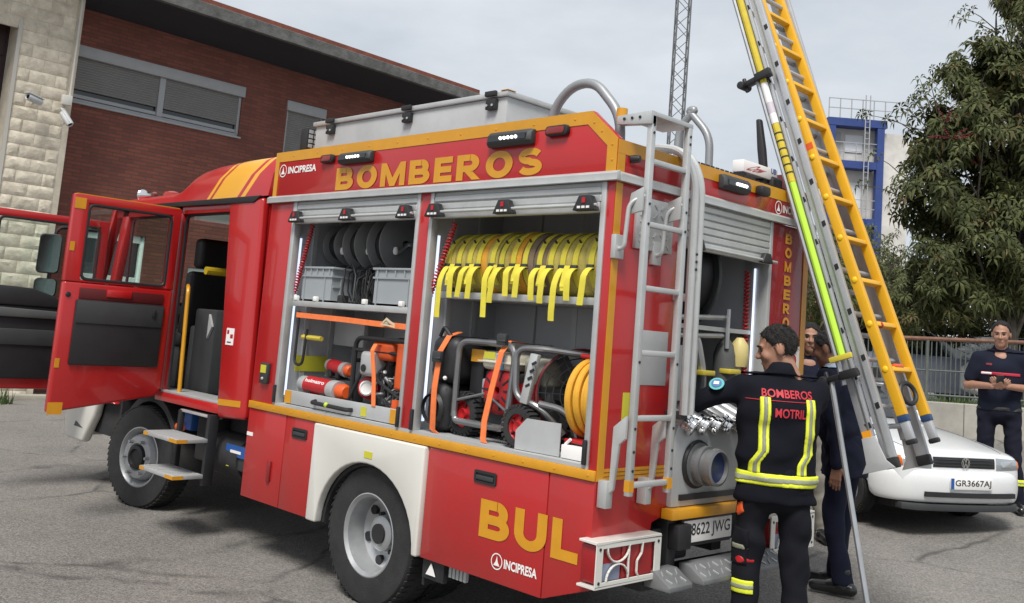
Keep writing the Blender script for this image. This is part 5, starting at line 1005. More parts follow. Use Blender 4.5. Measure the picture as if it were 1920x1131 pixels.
for k_ in range(5): MB().obox((-.575 + .012 * k_, .066, 1.40 + .04 * k_), (1, 0, .5), (0, 1, 0), (-.5, 0, 1), .016, .003, .007).build('exhaust_slot', BLK, t)
B(-.72, -.55, .18, .42, 1.42, 1.585).build('grey_tank', mat('dull_cream', (0.36, 0.35, 0.29), 0.45), t, .03, 3); B(-.70, -.52, .20, .40, 1.20, 1.42).build('motor', DGR, t, .02); MB().lathe([(.02, 0), (.09, 0), (.10, -.04), (.02, -.05)], (-.66, .17, 1.36), (0, -1, 0), 24).build('red_cowl', REDP, t)
knobby(t, -.605, 1.215, .113, .05); knobby(t, -.605, 1.215, .113, .40)
# sheet-metal holder and yellow hose coil at the right of the rear locker
tag(MB().add([(-.60, .04, 1.103), (-.30, .06, 1.103), (-.30, .06, 1.27), (-.53, .045, 1.27), (-.60, .04, 1.20), (-.60, .045, 1.103), (-.30, .065, 1.103), (-.30, .065, 1.27), (-.53, .05, 1.27), (-.60, .045, 1.20)], [(0, 1, 2, 3, 4), (9, 8, 7, 6, 5), (0, 5, 6, 1), (1, 6, 7, 2), (2, 7, 8, 3), (3, 8, 9, 4), (4, 9, 5, 0)]).build('divider_plate', ALUM), 'grey sheet-metal divider standing at the right of the rear locker', 'divider')
t = thing('hose_coil', 'yellow flat hose coiled on a red stand at the right locker end', 'fire hose', (-.18, .2, 1.10)); HY2 = mat('amber_hose', (0.70, 0.36, 0.03), 0.6, var=0.1, vscale=12)
for k_ in range(5): q = MB(); r0 = .205 - .006 * ((k_ * 2) % 5); q.lathe([(r0 - .06, -.014), (r0 - .008, -.019), (r0, -.012), (r0 + .002, 0), (r0, .012), (r0 - .008, .019), (r0 - .06, .014)], (-.262 + k_ * .040, .235, 1.405), (1, .05 + .03 * (k_ % 3), .03 * (k_ % 2)), 40); q.build('hose_turn', HY2, t)
MB().box(-.29, -.08, .08, .40, 1.18, 1.198).build('red_tray', REDP, t, .004); MB().tube([(-.31, .20, 1.62), (-.06, .2, 1.615)], .014, 8).build('red_hook', REDP, t); B(-.28, -.08, .05, .09, 1.103, 1.17).build('white_base', WLET, t, .004); q = MB().tube([(-.27, .07, 1.17), (-.235, .07, 1.20)], .008, 6).build('stay', WLET, t); B(-.27, -.09, .1, .38, 1.103, 1.179).build('base_box', MGR, t)
# ------------------------------------------------------------------ ladders hanging from the roof gantry
YLAD = mat('yellow_fibreglass', (0.78, 0.41, 0.012), 0.45, var=0.06, vscale=5, coat=0.15); LIME = mat('lime_pole', (0.50, 0.80, 0.06), 0.4, var=0.03); YPOL = mat('yellow_pole', (0.60, 0.46, 0.03), 0.45, var=0.12, vscale=12)
S0, S1 = Vector((.655, 0, 1.165)), Vector((-1.19, 0, 6.35)); SD = (S1 - S0).normalized(); SN = Vector((SD.z, 0, -SD.x))
sl_ = thing('extension_ladder', 'silver aluminium extension ladder leaning behind the truck, nearest the truck', 'ladder', (S0.x, 1.95, S0.z))
def rail(p0, p1, y, o0, o1, th, m, parent, nm='rail'):
    c0, c1 = p0 + SN * ((o0 + o1) / 2), p1 + SN * ((o0 + o1) / 2); c0.y = c1.y = y
    return MB().obox((c0 + c1) / 2, (c1 - c0), (0, 1, 0), SN, (c1 - c0).length / 2, th / 2, abs(o1 - o0) / 2).build(nm, m, parent, .004)
LSIL = mat('ladder_aluminium', (0.50, 0.51, 0.53), 0.5, metal=0.55, var=0.07, vscale=6)
for y in (1.72, 2.22): rail(S0 + SD * .12, S1, y, -.075, -.005, .028, LSIL, sl_)
for y in (1.745, 2.195): rail(S0 + SD * .0, S1 + SD * .2, y, .0, .075, .030, LSIL, sl_)
for y in (1.704, 2.236): rail(S0 + SD * .12, S1, y, -.03, -.015, .006, STEEL, sl_, 'rail_ridge')
for y in (1.727, 2.213): rail(S0 + SD * .02, S1, y, .03, .045, .006, STEEL, sl_, 'rail_ridge')
n = 19
for k in range(n):
    p = S0 + SD * (.20 + .28 * k)
    a = p + SN * -.04; MB().cyl((a.x, 1.73, a.z), (a.x, 2.21, a.z), .016, None, 10).build('rung', LSIL, sl_)
    a = p + SN * .04 + SD * .1; MB().cyl((a.x, 1.755, a.z), (a.x, 2.185, a.z), .016, None, 10).build('rung', LSIL, sl_)
    for (o_, y, ph) in ((-.022, 1.703, 0), (.052, 1.728, .1)):   # open rung ends in the rails
        c = p + SN * o_ + SD * ph; c.y = y
        MB().prism([(-.020, -.016), (.020, -.016), (.020, .008), (0, .024), (-.020, .008)], 'y', -.003, 0)
        b = MB(); q = [(-.02, .014), (.018, .02), (.02, -.012), (-.004, -.02)]; vs = [c + SN * u_ * .9 + SD * v_ for u_, v_ in q]; b.add(vs + [v + Vector((0, .012, 0)) for v in vs], [(0, 1, 2, 3), (7, 6, 5, 4)] + [(i, (i + 1) % 4, 4 + (i + 1) % 4, 4 + i) for i in range(4)]); b.build('rung_end', BLK, sl_)
def flat_foot(p, y, w, nm='foot'):
    b = MB(); q = [(-.045, .16), (.035, .16), (.06, .02), (.10, -.03), (-.10, -.03), (-.06, .02)]; vs = [Vector((p.x, y, p.z)) + SN * u_ + SD * v_ for u_, v_ in q]
    b.add(vs + [v + Vector((0, w, 0)) for v in vs], [(0, 1, 2, 3, 4, 5), (11, 10, 9, 8, 7, 6)] + [(i, (i + 1) % 6, 6 + (i + 1) % 6, 6 + i) for i in range(6)]); return b.build(nm, ALUM, sl_, .003)
for y in (1.695, 2.23): flat_foot(S0 + SD * -.02 + SN * -.03, y, .014)
for y in (1.745, 2.195): c = S0 + SN * .0375; c.y = y; MB().obox(c - SD * .02, SD, (0, 1, 0), SN, .03, .022, .042).build('rubber_foot', BLK, sl_, .008)
c = S0 + SD * .14 + SN * -.04; c.y = 1.70; MB().obox(c, SD, (0, 1, 0), SN, .035, .0035, .026).build('orange_mark', mat('orange_reflector', (0.85, 0.33, 0.02), 0.4), sl_)
c = S0 + SD * 1.62 + SN * -.045; c.y = 1.7035; MB().obox(c, SD, (0, 1, 0), SN, .11, .0012, .018).build('orange_sticker', ORA, sl_); MB().obox(c + Vector((0, -.002, 0)) , SD + SN * .3, (0, 1, 0), SN, .04, .0008, .005).build('sticker_print', BLK, sl_)
# stay pole stowed along the near rail and the free leg that stands on the ground
def pole_pt(t, off=-.035): p = S0 + SD * t + SN * off; return Vector((p.x, 1.665, p.z))
MB().tube([pole_pt(.62), pole_pt(1.72)], .021, 10).build('lime_sleeve', LIME, sl_); MB().tube([pole_pt(1.722), pole_pt(5.6)], .022, 10).build('yellow_sleeve', YPOL, sl_)
for k in range(6): MB().cyl(pole_pt(1.78 + .055 * k), pole_pt(1.79 + .055 * k), .0235, None, 10).build('tape_ring', BLK, sl_)
MB().cyl(pole_pt(2.13), pole_pt(2.42), .0235, None, 12).build('paper_label', WLET, sl_); MB().cyl(pole_pt(2.20), pole_pt(2.28), .0240, None, 12).build('label_print', mat('faint_print', (0.55, 0.50, 0.55), 0.6), sl_)
o = MB(); a, b_ = pole_pt(.45, -.072), pole_pt(5.6, -.072); o.tube([a, b_], .016, 8); o.build('pole_channel', STEEL, sl_)
def clamp(t, nm):
    c = pole_pt(t, -.06); b = MB(); b.obox(c, SN, (0, 1, 0), SD, .09, .030, .016); b.cyl(c - SN * .115 + Vector((0, -.05, 0)), c - SN * .115 + Vector((0, .06, 0)), .026, None, 12); b.cyl(c - SN * .10 - SD * .05, c - SN * .10 + SD * .05, .014, None, 8); b.obox(c + SN * .05 + Vector((0, -.03, 0)), SN, (0, 1, 0), SD, .055, .018, .024); return b.build(nm, BLK, sl_, .008)
clamp(2.47, 'upper_clamp'); clamp(.50, 'lower_clamp')
MB().obox(pole_pt(.60, -.03) + Vector((0, -.035, 0)), SN, (0, 1, 0), SD, .07, .012, .016).build('yellow_catch', MATS['yellow_plastic'], sl_, .004)
e_ = Vector((.77, 1.50, gz(1.5))); st_ = pole_pt(.50, -.14)
MB().tube([st_, e_ + Vector((0, 0, .02))], .0155, 10).build('stay_leg', STEEL, sl_)
# yellow ladder nested on top
yl = thing('roof_ladder', 'yellow ladder with square rungs leaning against the silver ladder', 'ladder', (.78, 1.95, 1.37))
Y0, Y1 = Vector((.725, 0, 1.425)), Vector((-1.19, 0, 6.2)); SD_, SN_ = SD, SN; SD = (Y1 - Y0).normalized(); SN = Vector((SD.z, 0, -SD.x))
for y in (1.80, 2.12):
    rail(Y0, Y1, y, -.028, .028, .045, YLAD, yl)
    c = Y0 - SD * .018; c.y = y; MB().obox(c, SD, (0, 1, 0), SN, .018, .023, .029).build('blue_end_cap', mat('navy_cap', (0.02, 0.05, 0.13), 0.5), yl, .003)
    c = Y0 - SD * .085; c.y = y; MB().obox(c, SD, (0, 1, 0), SN, .055, .018, .025).build('inner_foot', LSIL, yl, .006); c = Y0 - SD * .15; c.y = y; MB().obox(c, SD, (0, 1, 0), SN, .014, .022, .030).build('rubber_foot', BLK, yl, .008)
for k in range(18):
    c = Y0 + SD * (.27 + .275 * k); c.y = 1.96; MB().obox(c, SN, (0, 1, 0), SD, .022, .137, .014).build('rung', YLAD, yl, .004)
    c.y = 1.7765; MB().sphere(c, .019, 10, 1, .5, 1).build('rivet_cap', mat('yellow_cap', (0.85, 0.52, 0.015), 0.4), yl)
c = Y0 + SD * .27 + SN * .0 ; c.y = 1.93; MB().obox(c + SD * .02, SN, (0, 1, 0), SD, .026, .06, .010).build('orange_tie', ORP, yl, .004)
c = Y0 + SD * .545; c.y = 1.90; MB().sphere(c, .03, 8, 1, 1.2, .8).build('red_tie', REDP, yl)
c = Y0 + SD * 1.72 + SN * .0; c.y = 1.7772; MB().obox(c, SD, (0, 1, 0), SN, .022, .0008, .027).build('red_mark', ORP, yl)
c = Y0 + SD * .13; q = MB(); q.tube([Vector((c.x, 1.98, c.z)) + (SN * .3 + Vector((0, 1, 0))).normalized() * .062 * math.cos(2 * math.pi * i / 20) + SD * .062 * math.sin(2 * math.pi * i / 20) for i in range(20)], .014, 8, True); q.build('rubber_ring', BLK, yl)
rail(Y0 + SD * .02, Y1, 1.96, -.09, -.06, .05, mat('dull_inner_rail', (0.22, 0.21, 0.20), 0.6, metal=0.3), yl, 'inner_channel')
SD, SN = SD_, SN_
# tilting gantry on the roof that carries the ladders
g = MB(); g.prism([(-.30, 2.66), (-.06, 2.66), (-.06, 2.80), (-.14, 2.86), (-.28, 2.86)], 'y', 1.62, 1.74); g.prism([(-.17, 2.78), (-.12, 2.78), (-.15, 3.0), (-.19, 3.20), (-.225, 3.20), (-.205, 3.0)], 'y', 1.64, 1.68)
g.build('ladder_gantry', BLK, tr, .012)

# ------------------------------------------------------------------ white hatchback
CARW = mat('white_car_paint', (0.74, 0.75, 0.75), 0.28, coat=0.8, var=0.02, vscale=3, dirt=0.06, dirtcol=(0.3, 0.29, 0.27))
car = thing('parked_car', 'white hatchback parked behind the ladders, its front facing right', 'car')
def car_sec(x, w, zs, zm, zb, zt, wt):
    h = [(0.0, zs), (w * .86, zs), (w * .96, zs + .05), (w, zm), (w * .985, zb - .06), (w * .955, zb), (wt, zt - .012), (wt * .5, zt + .012), (0.0, zt + .02)]
    return [(x, -p[0], p[1]) for p in h] + [(x, p[0], p[1]) for p in h[1:-1][::-1]]
cs = [car_sec(*a) for a in ((1.80, .64, .30, .48, .655, .695, .54), (1.775, .73, .27, .48, .695, .730, .58), (1.70, .785, .25, .48, .725, .757, .60), (1.58, .80, .24, .48, .75, .785, .61), (1.35, .81, .22, .50, .79, .83, .62), (1.0, .82, .20, .52, .835, .885, .64), (.62, .825, .19, .52, .87, .925, .66), (.28, .825, .19, .52, .89, .945, .70), (-.4, .825, .19, .52, .91, .94, .72), (-1.2, .82, .20, .53, .92, .94, .72), (-1.6, .80, .24, .55, .92, .94, .70), (-1.78, .76, .28, .56, .90, .93, .66), (-1.84, .70, .32, .56, .86, .90, .6))]
body = loft(cs).build('body', CARW, car, sharp=45)
md = body.modifiers.new('sub', 'SUBSURF'); md.levels = 1; md.render_levels = 2
bo = MB()   # wheel-arch cutters
for x in (1.02, -1.36):
    bo.cyl((x, -1.0, .285), (x, 1.0, .285), .345, None, 28)
cut = bo.build('arch_cutter', BLK, car); dg_ = body.modifiers.new('arch', 'BOOLEAN'); dg_.object = cut; dg_.solver = 'EXACT'
def freeze(o, *drop):
    bpy.context.view_layer.update(); d = bpy.context.evaluated_depsgraph_get(); me = bpy.data.meshes.new_from_object(o.evaluated_get(d)); o.modifiers.clear(); o.data = me
    for q in drop: bpy.data.objects.remove(q)
freeze(body, cut); body.data.polygons.foreach_set('use_smooth', [True] * len(body.data.polygons)); body.data.set_sharp_from_angle(angle=R_(40))
B(-1.75, 1.5, -.62, .62, .16, .50).build('underside', BLK2, car)
CBV = BVHTree.FromPolygons([v.co for v in body.data.vertices], [tuple(p.vertices) for p in body.data.polygons])
def body_patch(s, y0, y1, z0, z1, off, dz0, dz1, n=8, m=4):
    """a lens that follows the nose of the car: a thin slab laid on the body surface"""
    b = MB(); F, K = [], []
    for j in range(m + 1):
        for i in range(n + 1):
            u = i / n; y = s * (y0 + (y1 - y0) * u); za, zb = z0 + dz0(u), z1 + dz1(u); z = za + (zb - za) * j / m; hit = CBV.ray_cast(Vector((3, y, z)), Vector((-1, 0, 0)))[0]; x = hit.x if hit else 1.6
            e_ = 0 if (i in (0, n) or j in (0, m)) else off; F.append((x + e_ + .003, y, z)); K.append((x - .03, y, z))
    N = (n + 1) * (m + 1); q = [(j * (n + 1) + i, j * (n + 1) + i + 1, (j + 1) * (n + 1) + i + 1, (j + 1) * (n + 1) + i) for j in range(m) for i in range(n)]
    per = list(range(n + 1)) + [(j + 1) * (n + 1) - 1 for j in range(1, m + 1)] + [m * (n + 1) + i for i in range(n - 1, -1, -1)] + [j * (n + 1) for j in range(m - 1, 0, -1)]
    b.add(F + K, q + [tuple(N + k for k in f[::-1]) for f in q] + [(per[k], N + per[k], N + per[(k + 1) % len(per)], per[(k + 1) % len(per)]) for k in range(len(per))]); return b
gs2 = []
for x, zt_, w in ((.36, .945, .70), (-.10, 1.33, .575), (-.40, 1.40, .555), (-.9, 1.405, .55), (-1.35, 1.36, .54), (-1.78, .96, .60)):
    wb = .72; gs2.append([(x, -wb, .92), (x, -w, zt_), (x, -w * .5, zt_ + .018), (x, 0, zt_ + .022), (x, w * .5, zt_ + .018), (x, w, zt_), (x, wb, .92)])
loft(gs2).build('greenhouse', DGLS, car, sharp=50)
rfm = MB(); rr_ = []
for x, zt_, w in ((-.08, 1.335, .585), (-.40, 1.408, .565), (-.9, 1.414, .56), (-1.38, 1.365, .55)): rr_.append([(x, -w, zt_ - .02), (x, -w * .98, zt_ + .004), (x, -w * .5, zt_ + .024), (x, 0, zt_ + .029), (x, w * .5, zt_ + .024), (x, w * .98, zt_ + .004), (x, w, zt_ - .02)])
loft(rr_).build('roof', CARW, car, sharp=50)
for s in (-1, 1):
    for a, c in (((.38, s * .715, .93), (-.09, s * .585, 1.335)), ((-.35, s * .725, .93), (-.33, s * .57, 1.40)), ((-1.30, s * .725, .93), (-1.15, s * .56, 1.39)), ((-1.79, s * .66, .95), (-1.38, s * .55, 1.365))): MB().beam(a, c, .07, .035, (0, s, .2)).build('pillar', CARW, car, .008)
    for x in (1.02, -1.36):
        wv = tyre_mesh(.285, .18, .175); wv.v = [(v[0] + x, v[1] + s * .71, v[2] + .285) for v in wv.v]; wo = wv.build('wheel', RUB, car)
        MB().lathe([(.176, -s * .05), (.18, s * .07), (.165, s * .075), (.15, s * .05), (.06, s * .085), (.03, s * .09), (.001, s * .09)], (x, s * .71, .285), (0, 1, 0), 30).build('hub_cap', WHEELS, wo)
        for k in range(7): a = 2 * math.pi * k / 7; MB().cyl((x + .125 * math.cos(a), s * .76, .285 + .125 * math.sin(a)), (x + .125 * math.cos(a), s * .786, .285 + .125 * math.sin(a)), .022, None, 10).build('vent_hole', BLK, wo)
    body_patch(s, .405, .715, .585, .708, .012, lambda u: .0 + .012 * u, lambda u: -.012 * u).build('headlight', mat('headlight_glass', (0.34, 0.37, 0.39), 0.12, coat=0.8, metal=0.35), car)
    body_patch(s, .44, .60, .605, .690, .018, lambda u: 0, lambda u: 0).build('reflector_bowl', mat('lamp_reflector', (0.62, 0.64, 0.65), 0.15, metal=0.8), car)
    body_patch(s, .718, .775, .60, .695, .012, lambda u: 0, lambda u: 0).build('indicator', mat('orange_indicator', (0.65, 0.15, 0.02), 0.2, coat=0.5), car)
    MB().box(.08, .24, min(s * .78, s * .93), max(s * .78, s * .93), .93, 1.05).build('wing_mirror', CARW, car, .03, 3)
def bump_sec(z, o): return [(1.885 + o, z)]
prof = [(.0, .255), (.035, .27), (.055, .34), (.06, .45), (.05, .53), (.02, .575), (-.03, .58), (-.06, .50), (-.06, .30)]
path = [(1.10 + .32, -.835), (1.60, -.81), (1.74, -.70), (1.81, -.45), (1.835, 0), (1.81, .45), (1.74, .70), (1.60, .81), (1.42, .835)]
bs = []
for i, (px_, py_) in enumerate(path):
    a = Vector(path[min(i + 1, 8)]) - Vector(path[max(i - 1, 0)]); nrm = Vector((a.y, -a.x)).normalized(); nrm = nrm if nrm.dot(Vector((1, 0))) > 0 or i in (0, 8) else -nrm
    if i == 0: nrm = Vector((0, -1))
    if i == 8: nrm = Vector((0, 1))
    bs.append([(px_ + nrm.x * o_, py_ + nrm.y * o_, z) for o_, z in prof])
bmp = loft(bs).build('bumper', CARW, car, sharp=60); m_ = bmp.modifiers.new('sub', 'SUBSURF'); m_.levels = 1; m_.render_levels = 2
def along(z0, z1, o0, o1, y0, y1, n=12):
    b = MB(); vs = []
    for i in range(n + 1):
        y = y0 + (y1 - y0) * i / n; x = 1.835 - .06 * (abs(y) / .45) ** 2 * .42 if abs(y) < .7 else 1.74 - (abs(y) - .7) * 1.2
        vs += [(x + o0, y, z0), (x + o1, y, z0), (x + o1, y, z1), (x + o0, y, z1)]
    b.add(vs, [(i * 4 + k, i * 4 + (k + 1) % 4, i * 4 + 4 + (k + 1) % 4, i * 4 + 4 + k) for i in range(n) for k in range(4)] + [(3, 2, 1, 0), tuple(n * 4 + k for k in range(4))]); return b
along(.325, .372, .02, .066, -.52, .60).build('lower_intake', BLK, car); along(.19, .252, -.05, .045, -.72, .72).build('spoiler_lip', DGR, car, .006)
for sg in (-1, 1): body_patch(sg, .002, .385, .600, .700, .006, lambda u: 0, lambda u: 0).build('grille', BLK, car)
for z in (.622, .650, .678):
    for sg in (-1, 1): body_patch(sg, .004, .375, z - .004, z + .004, .014, lambda u: 0, lambda u: 0, 8, 2).build('grille_bar', DGR, car)
e = MB(); _h = CBV.ray_cast(Vector((3, .01, .65)), Vector((-1, 0, 0)))[0]; c0 = Vector(((_h.x if _h else 1.82) + .020, 0, .65)); r0 = .052; k = 26
for i in range(k):
    a0, a1 = 2 * math.pi * i / k, 2 * math.pi * (i + 1) / k; q = lambda a, r: c0 + Vector((0, math.cos(a) * r, math.sin(a) * r)); e.add([q(a0, r0), q(a1, r0), q(a1, r0 * .86), q(a0, r0 * .86)], [(0, 1, 2, 3)])
def seg(p, q): e.beam(c0 + Vector((0, p[0] * r0, p[1] * r0)), c0 + Vector((0, q[0] * r0, q[1] * r0)), .003, .009, Vector((1, 0, 0)).cross(Vector((0, q[0] - p[0], q[1] - p[1]))).normalized())
seg((-.34, .85), (0, .12)); seg((.34, .85), (0, .12)); seg((-.74, .5), (-.36, -.82)); seg((-.36, -.82), (0, .0)); seg((.74, .5), (.36, -.82)); seg((.36, -.82), (0, .0)); e.build('emblem', CHROME, car)
pl = B(1.894, 1.902, -.26, .26, .405, .515).build('number_plate', WLET, car, .003); B(1.9021, 1.9035, -.258, -.218, .408, .512).build('blue_band', BLUE, pl)
lettering('GR3667AJ', (1.904, -.205, .422), (0, 1, 0), (0, 0, 1), .445, .076, BLK, pl, .012)
for s in (-1, 1):   # shut lines of the bonnet and front wings
    pts = []
    for i in range(15):
        u = i / 14; x = 1.70 - 1.28 * u; y = s * (.555 + .125 * u ** .8); hit = CBV.ray_cast(Vector((x, y, 3)), Vector((0, 0, -1)))[0]
        if hit: pts.append((hit.x, hit.y, hit.z + .0005))
    if len(pts) > 3: MB().tube(pts, .0035, 5).build('shut_line', BLK, car)
    pts = [(h_.x, h_.y + s * .0005, h_.z) for h_ in [CBV.ray_cast(Vector((.42 + .02 * k, s * 3, .30 + .05 * k)), Vector((0, -s, 0)))[0] for k in range(12)] if h_]
    if len(pts) > 3: MB().tube(pts, .0035, 5).build('shut_line', BLK, car)
car.location = (-1.6, 5.95, gz(5.95)); car.rotation_euler = (0, 0, R_(-26)); car.scale = (.88, .88, .88)
# ------------------------------------------------------------------ people: bodies and clothes as smooth-blended surfaces
def surfnet(f, lo, hi, h):
    lo, hi = np.array(lo, float), np.array(hi, float); n = np.ceil((hi - lo) / h).astype(int) + 1
    ax = [lo[i] + h * np.arange(n[i]) for i in range(3)]; G = np.stack(np.meshgrid(*ax, indexing='ij'), -1); F = f(G.reshape(-1, 3)).reshape(n)
    nx, ny, nz_ = n - 1; cnt = np.zeros((nx, ny, nz_)); acc = np.zeros((nx, ny, nz_, 3)); cs_ = [(a, b, c) for a in (0, 1) for b in (0, 1) for c in (0, 1)]
    V = {c: F[c[0]:c[0] + nx, c[1]:c[1] + ny, c[2]:c[2] + nz_] for c in cs_}
    for c in cs_:
        for d in range(3):
            if c[d]: continue
            e_ = list(c); e_[d] = 1; a, b = V[c], V[tuple(e_)]; m = (a < 0) != (b < 0); t = np.where(m, a / np.where(m, a - b, 1), 0)
            p = np.zeros((nx, ny, nz_, 3)); p[...] = c; p[..., d] = t; acc += p * m[..., None]; cnt += m
    mk = cnt > 0; idx = -np.ones(mk.shape, int); idx[mk] = np.arange(mk.sum()); cell = np.argwhere(mk); verts = lo + h * (cell + acc[mk] / cnt[mk][:, None]); quads = []
    for d in range(3):
        u, w = [(1, 2), (2, 0), (0, 1)][d]; sl0 = [slice(None)] * 3; sl1 = [slice(None)] * 3; sl0[d] = slice(0, -1); sl1[d] = slice(1, None); A, B_ = F[tuple(sl0)], F[tuple(sl1)]; m = (A < 0) != (B_ < 0)
        P = np.argwhere(m)
        ok = (P[:, u] > 0) & (P[:, w] > 0) & (P[:, u] < n[u] - 1) & (P[:, w] < n[w] - 1); P = P[ok]; inside = A[tuple(P.T)] < 0
        def ci(du, dw): Q = P.copy(); Q[:, u] -= du; Q[:, w] -= dw; return idx[tuple(Q.T)]
        q = np.stack([ci(1, 1), ci(0, 1), ci(0, 0), ci(1, 0)], 1); q[~inside] = q[~inside][:, ::-1]; quads.append(q)
    return verts, np.concatenate(quads)
def smin(a, b, k): h_ = np.clip(.5 + .5 * (b - a) / k, 0, 1); return b + (a - b) * h_ - k * h_ * (1 - h_)
def cap(p, a, b, ra, rb, w=None, k=1.0):
    a, b = np.array(a, float), np.array(b, float)
    if w is not None:
        w = np.array(w, float); w /= np.linalg.norm(w); c_ = a; p = p - np.outer((p - c_) @ w * (1 - 1 / k), w); b = b - ((b - c_) @ w) * (1 - 1 / k) * w
    d = b - a; L2 = d @ d; t = np.clip((p - a) @ d / L2, 0, 1) if L2 > 1e-12 else np.zeros(len(p)); return np.linalg.norm(p - a - t[:, None] * d, axis=1) - (ra + (rb - ra) * t)
def ell(p, c, r):
    q = p - np.array(c); r = np.array(r); k0 = np.linalg.norm(q / r, axis=1); k1 = np.linalg.norm(q / (r * r), axis=1); return k0 * (k0 - 1) / np.maximum(k1, 1e-9)
def union(prims, k=.03):
    def f(p):
        o = None
        for q in prims: v = cap(p, *q); o = v if o is None else smin(o, v, k)
        return o
    return f
def wrinkle(seed, amp, fr):
    rg = np.random.RandomState(seed); D = rg.randn(7, 3); D /= np.linalg.norm(D, axis=1)[:, None]; D[:, 2] *= 1.5; ph = rg.rand(7) * 6.28; fs = fr * (.6 + rg.rand(7))
    def f(p):
        q = p + .03 * np.sin(p[:, [1, 2, 0]] * 23); return amp * np.sin(q @ (D * fs[:, None]).T + ph).mean(1) * 2.2
    return f
def net_obj(name, parts, m, parent):
    V, Q = [], []; n = 0
    for v, q in parts: V.append(v); Q.append(q + n); n += len(v)
    me = bpy.data.meshes.new(name); me.from_pydata(np.concatenate(V).tolist(), [], np.concatenate(Q).tolist()); me.validate(); me.polygons.foreach_set('use_smooth', [True] * len(me.polygons))
    return link(name, me, m, parent)
def bounds(prims, pad=.03):
    P = np.array([q[0] for q in prims] + [q[1] for q in prims]); r = max(max(q[2], q[3]) * (q[5] if len(q) > 5 else 1) for q in prims) + pad; return P.min(0) - r, P.max(0) + r
def rotz(a): c, s = math.cos(a), math.sin(a); return np.array([[c, -s, 0], [s, c, 0], [0, 0, 1]])
def roty(a): c, s = math.cos(a), math.sin(a); return np.array([[c, 0, s], [0, 1, 0], [-s, 0, c]])
SKIN = mat('skin', (0.36, 0.185, 0.12), 0.55, var=0.08, vscale=18); SKIN2 = mat('tanned_skin', (0.30, 0.145, 0.09), 0.55, var=0.08, vscale=18); HAIR = mat('dark_hair', (0.009, 0.007, 0.006), 0.7, var=0.3, vscale=60, bump=0.5, bscale=220); HAIRG = mat('greying_hair', (0.035, 0.032, 0.031), 0.6, var=0.4, vscale=80, bump=0.5, bscale=220)
NAVY = mat('navy_uniform', (0.0065, 0.0072, 0.012), 0.9, var=0.15, vscale=9, bump=0.15, bscale=300, spec=0.2); NAVP = mat('navy_trousers', (0.0085, 0.009, 0.013), 0.9, var=0.15, vscale=9, bump=0.15, bscale=300, spec=0.2); SUIT = mat('navy_suit', (0.009, 0.011, 0.026), 0.85, var=0.12, vscale=7, bump=0.1, bscale=400, spec=0.25)
HIVIS = mat('hivis_yellow_tape', (0.72, 0.78, 0.04), 0.5, emit=None, var=0.05); SILV = mat('silver_tape', (0.27, 0.285, 0.20), 0.5, metal=0.1, var=0.08); SHOE = mat('black_leather', (0.012, 0.012, 0.012), 0.28, coat=0.3); KHAK = mat('khaki_trousers', (0.26, 0.24, 0.20), 0.9, var=0.12, vscale=10); EYE = mat('eye_dark', (0.015, 0.01, 0.008), 0.2); LIP = mat('lips', (0.32, 0.13, 0.10), 0.5)
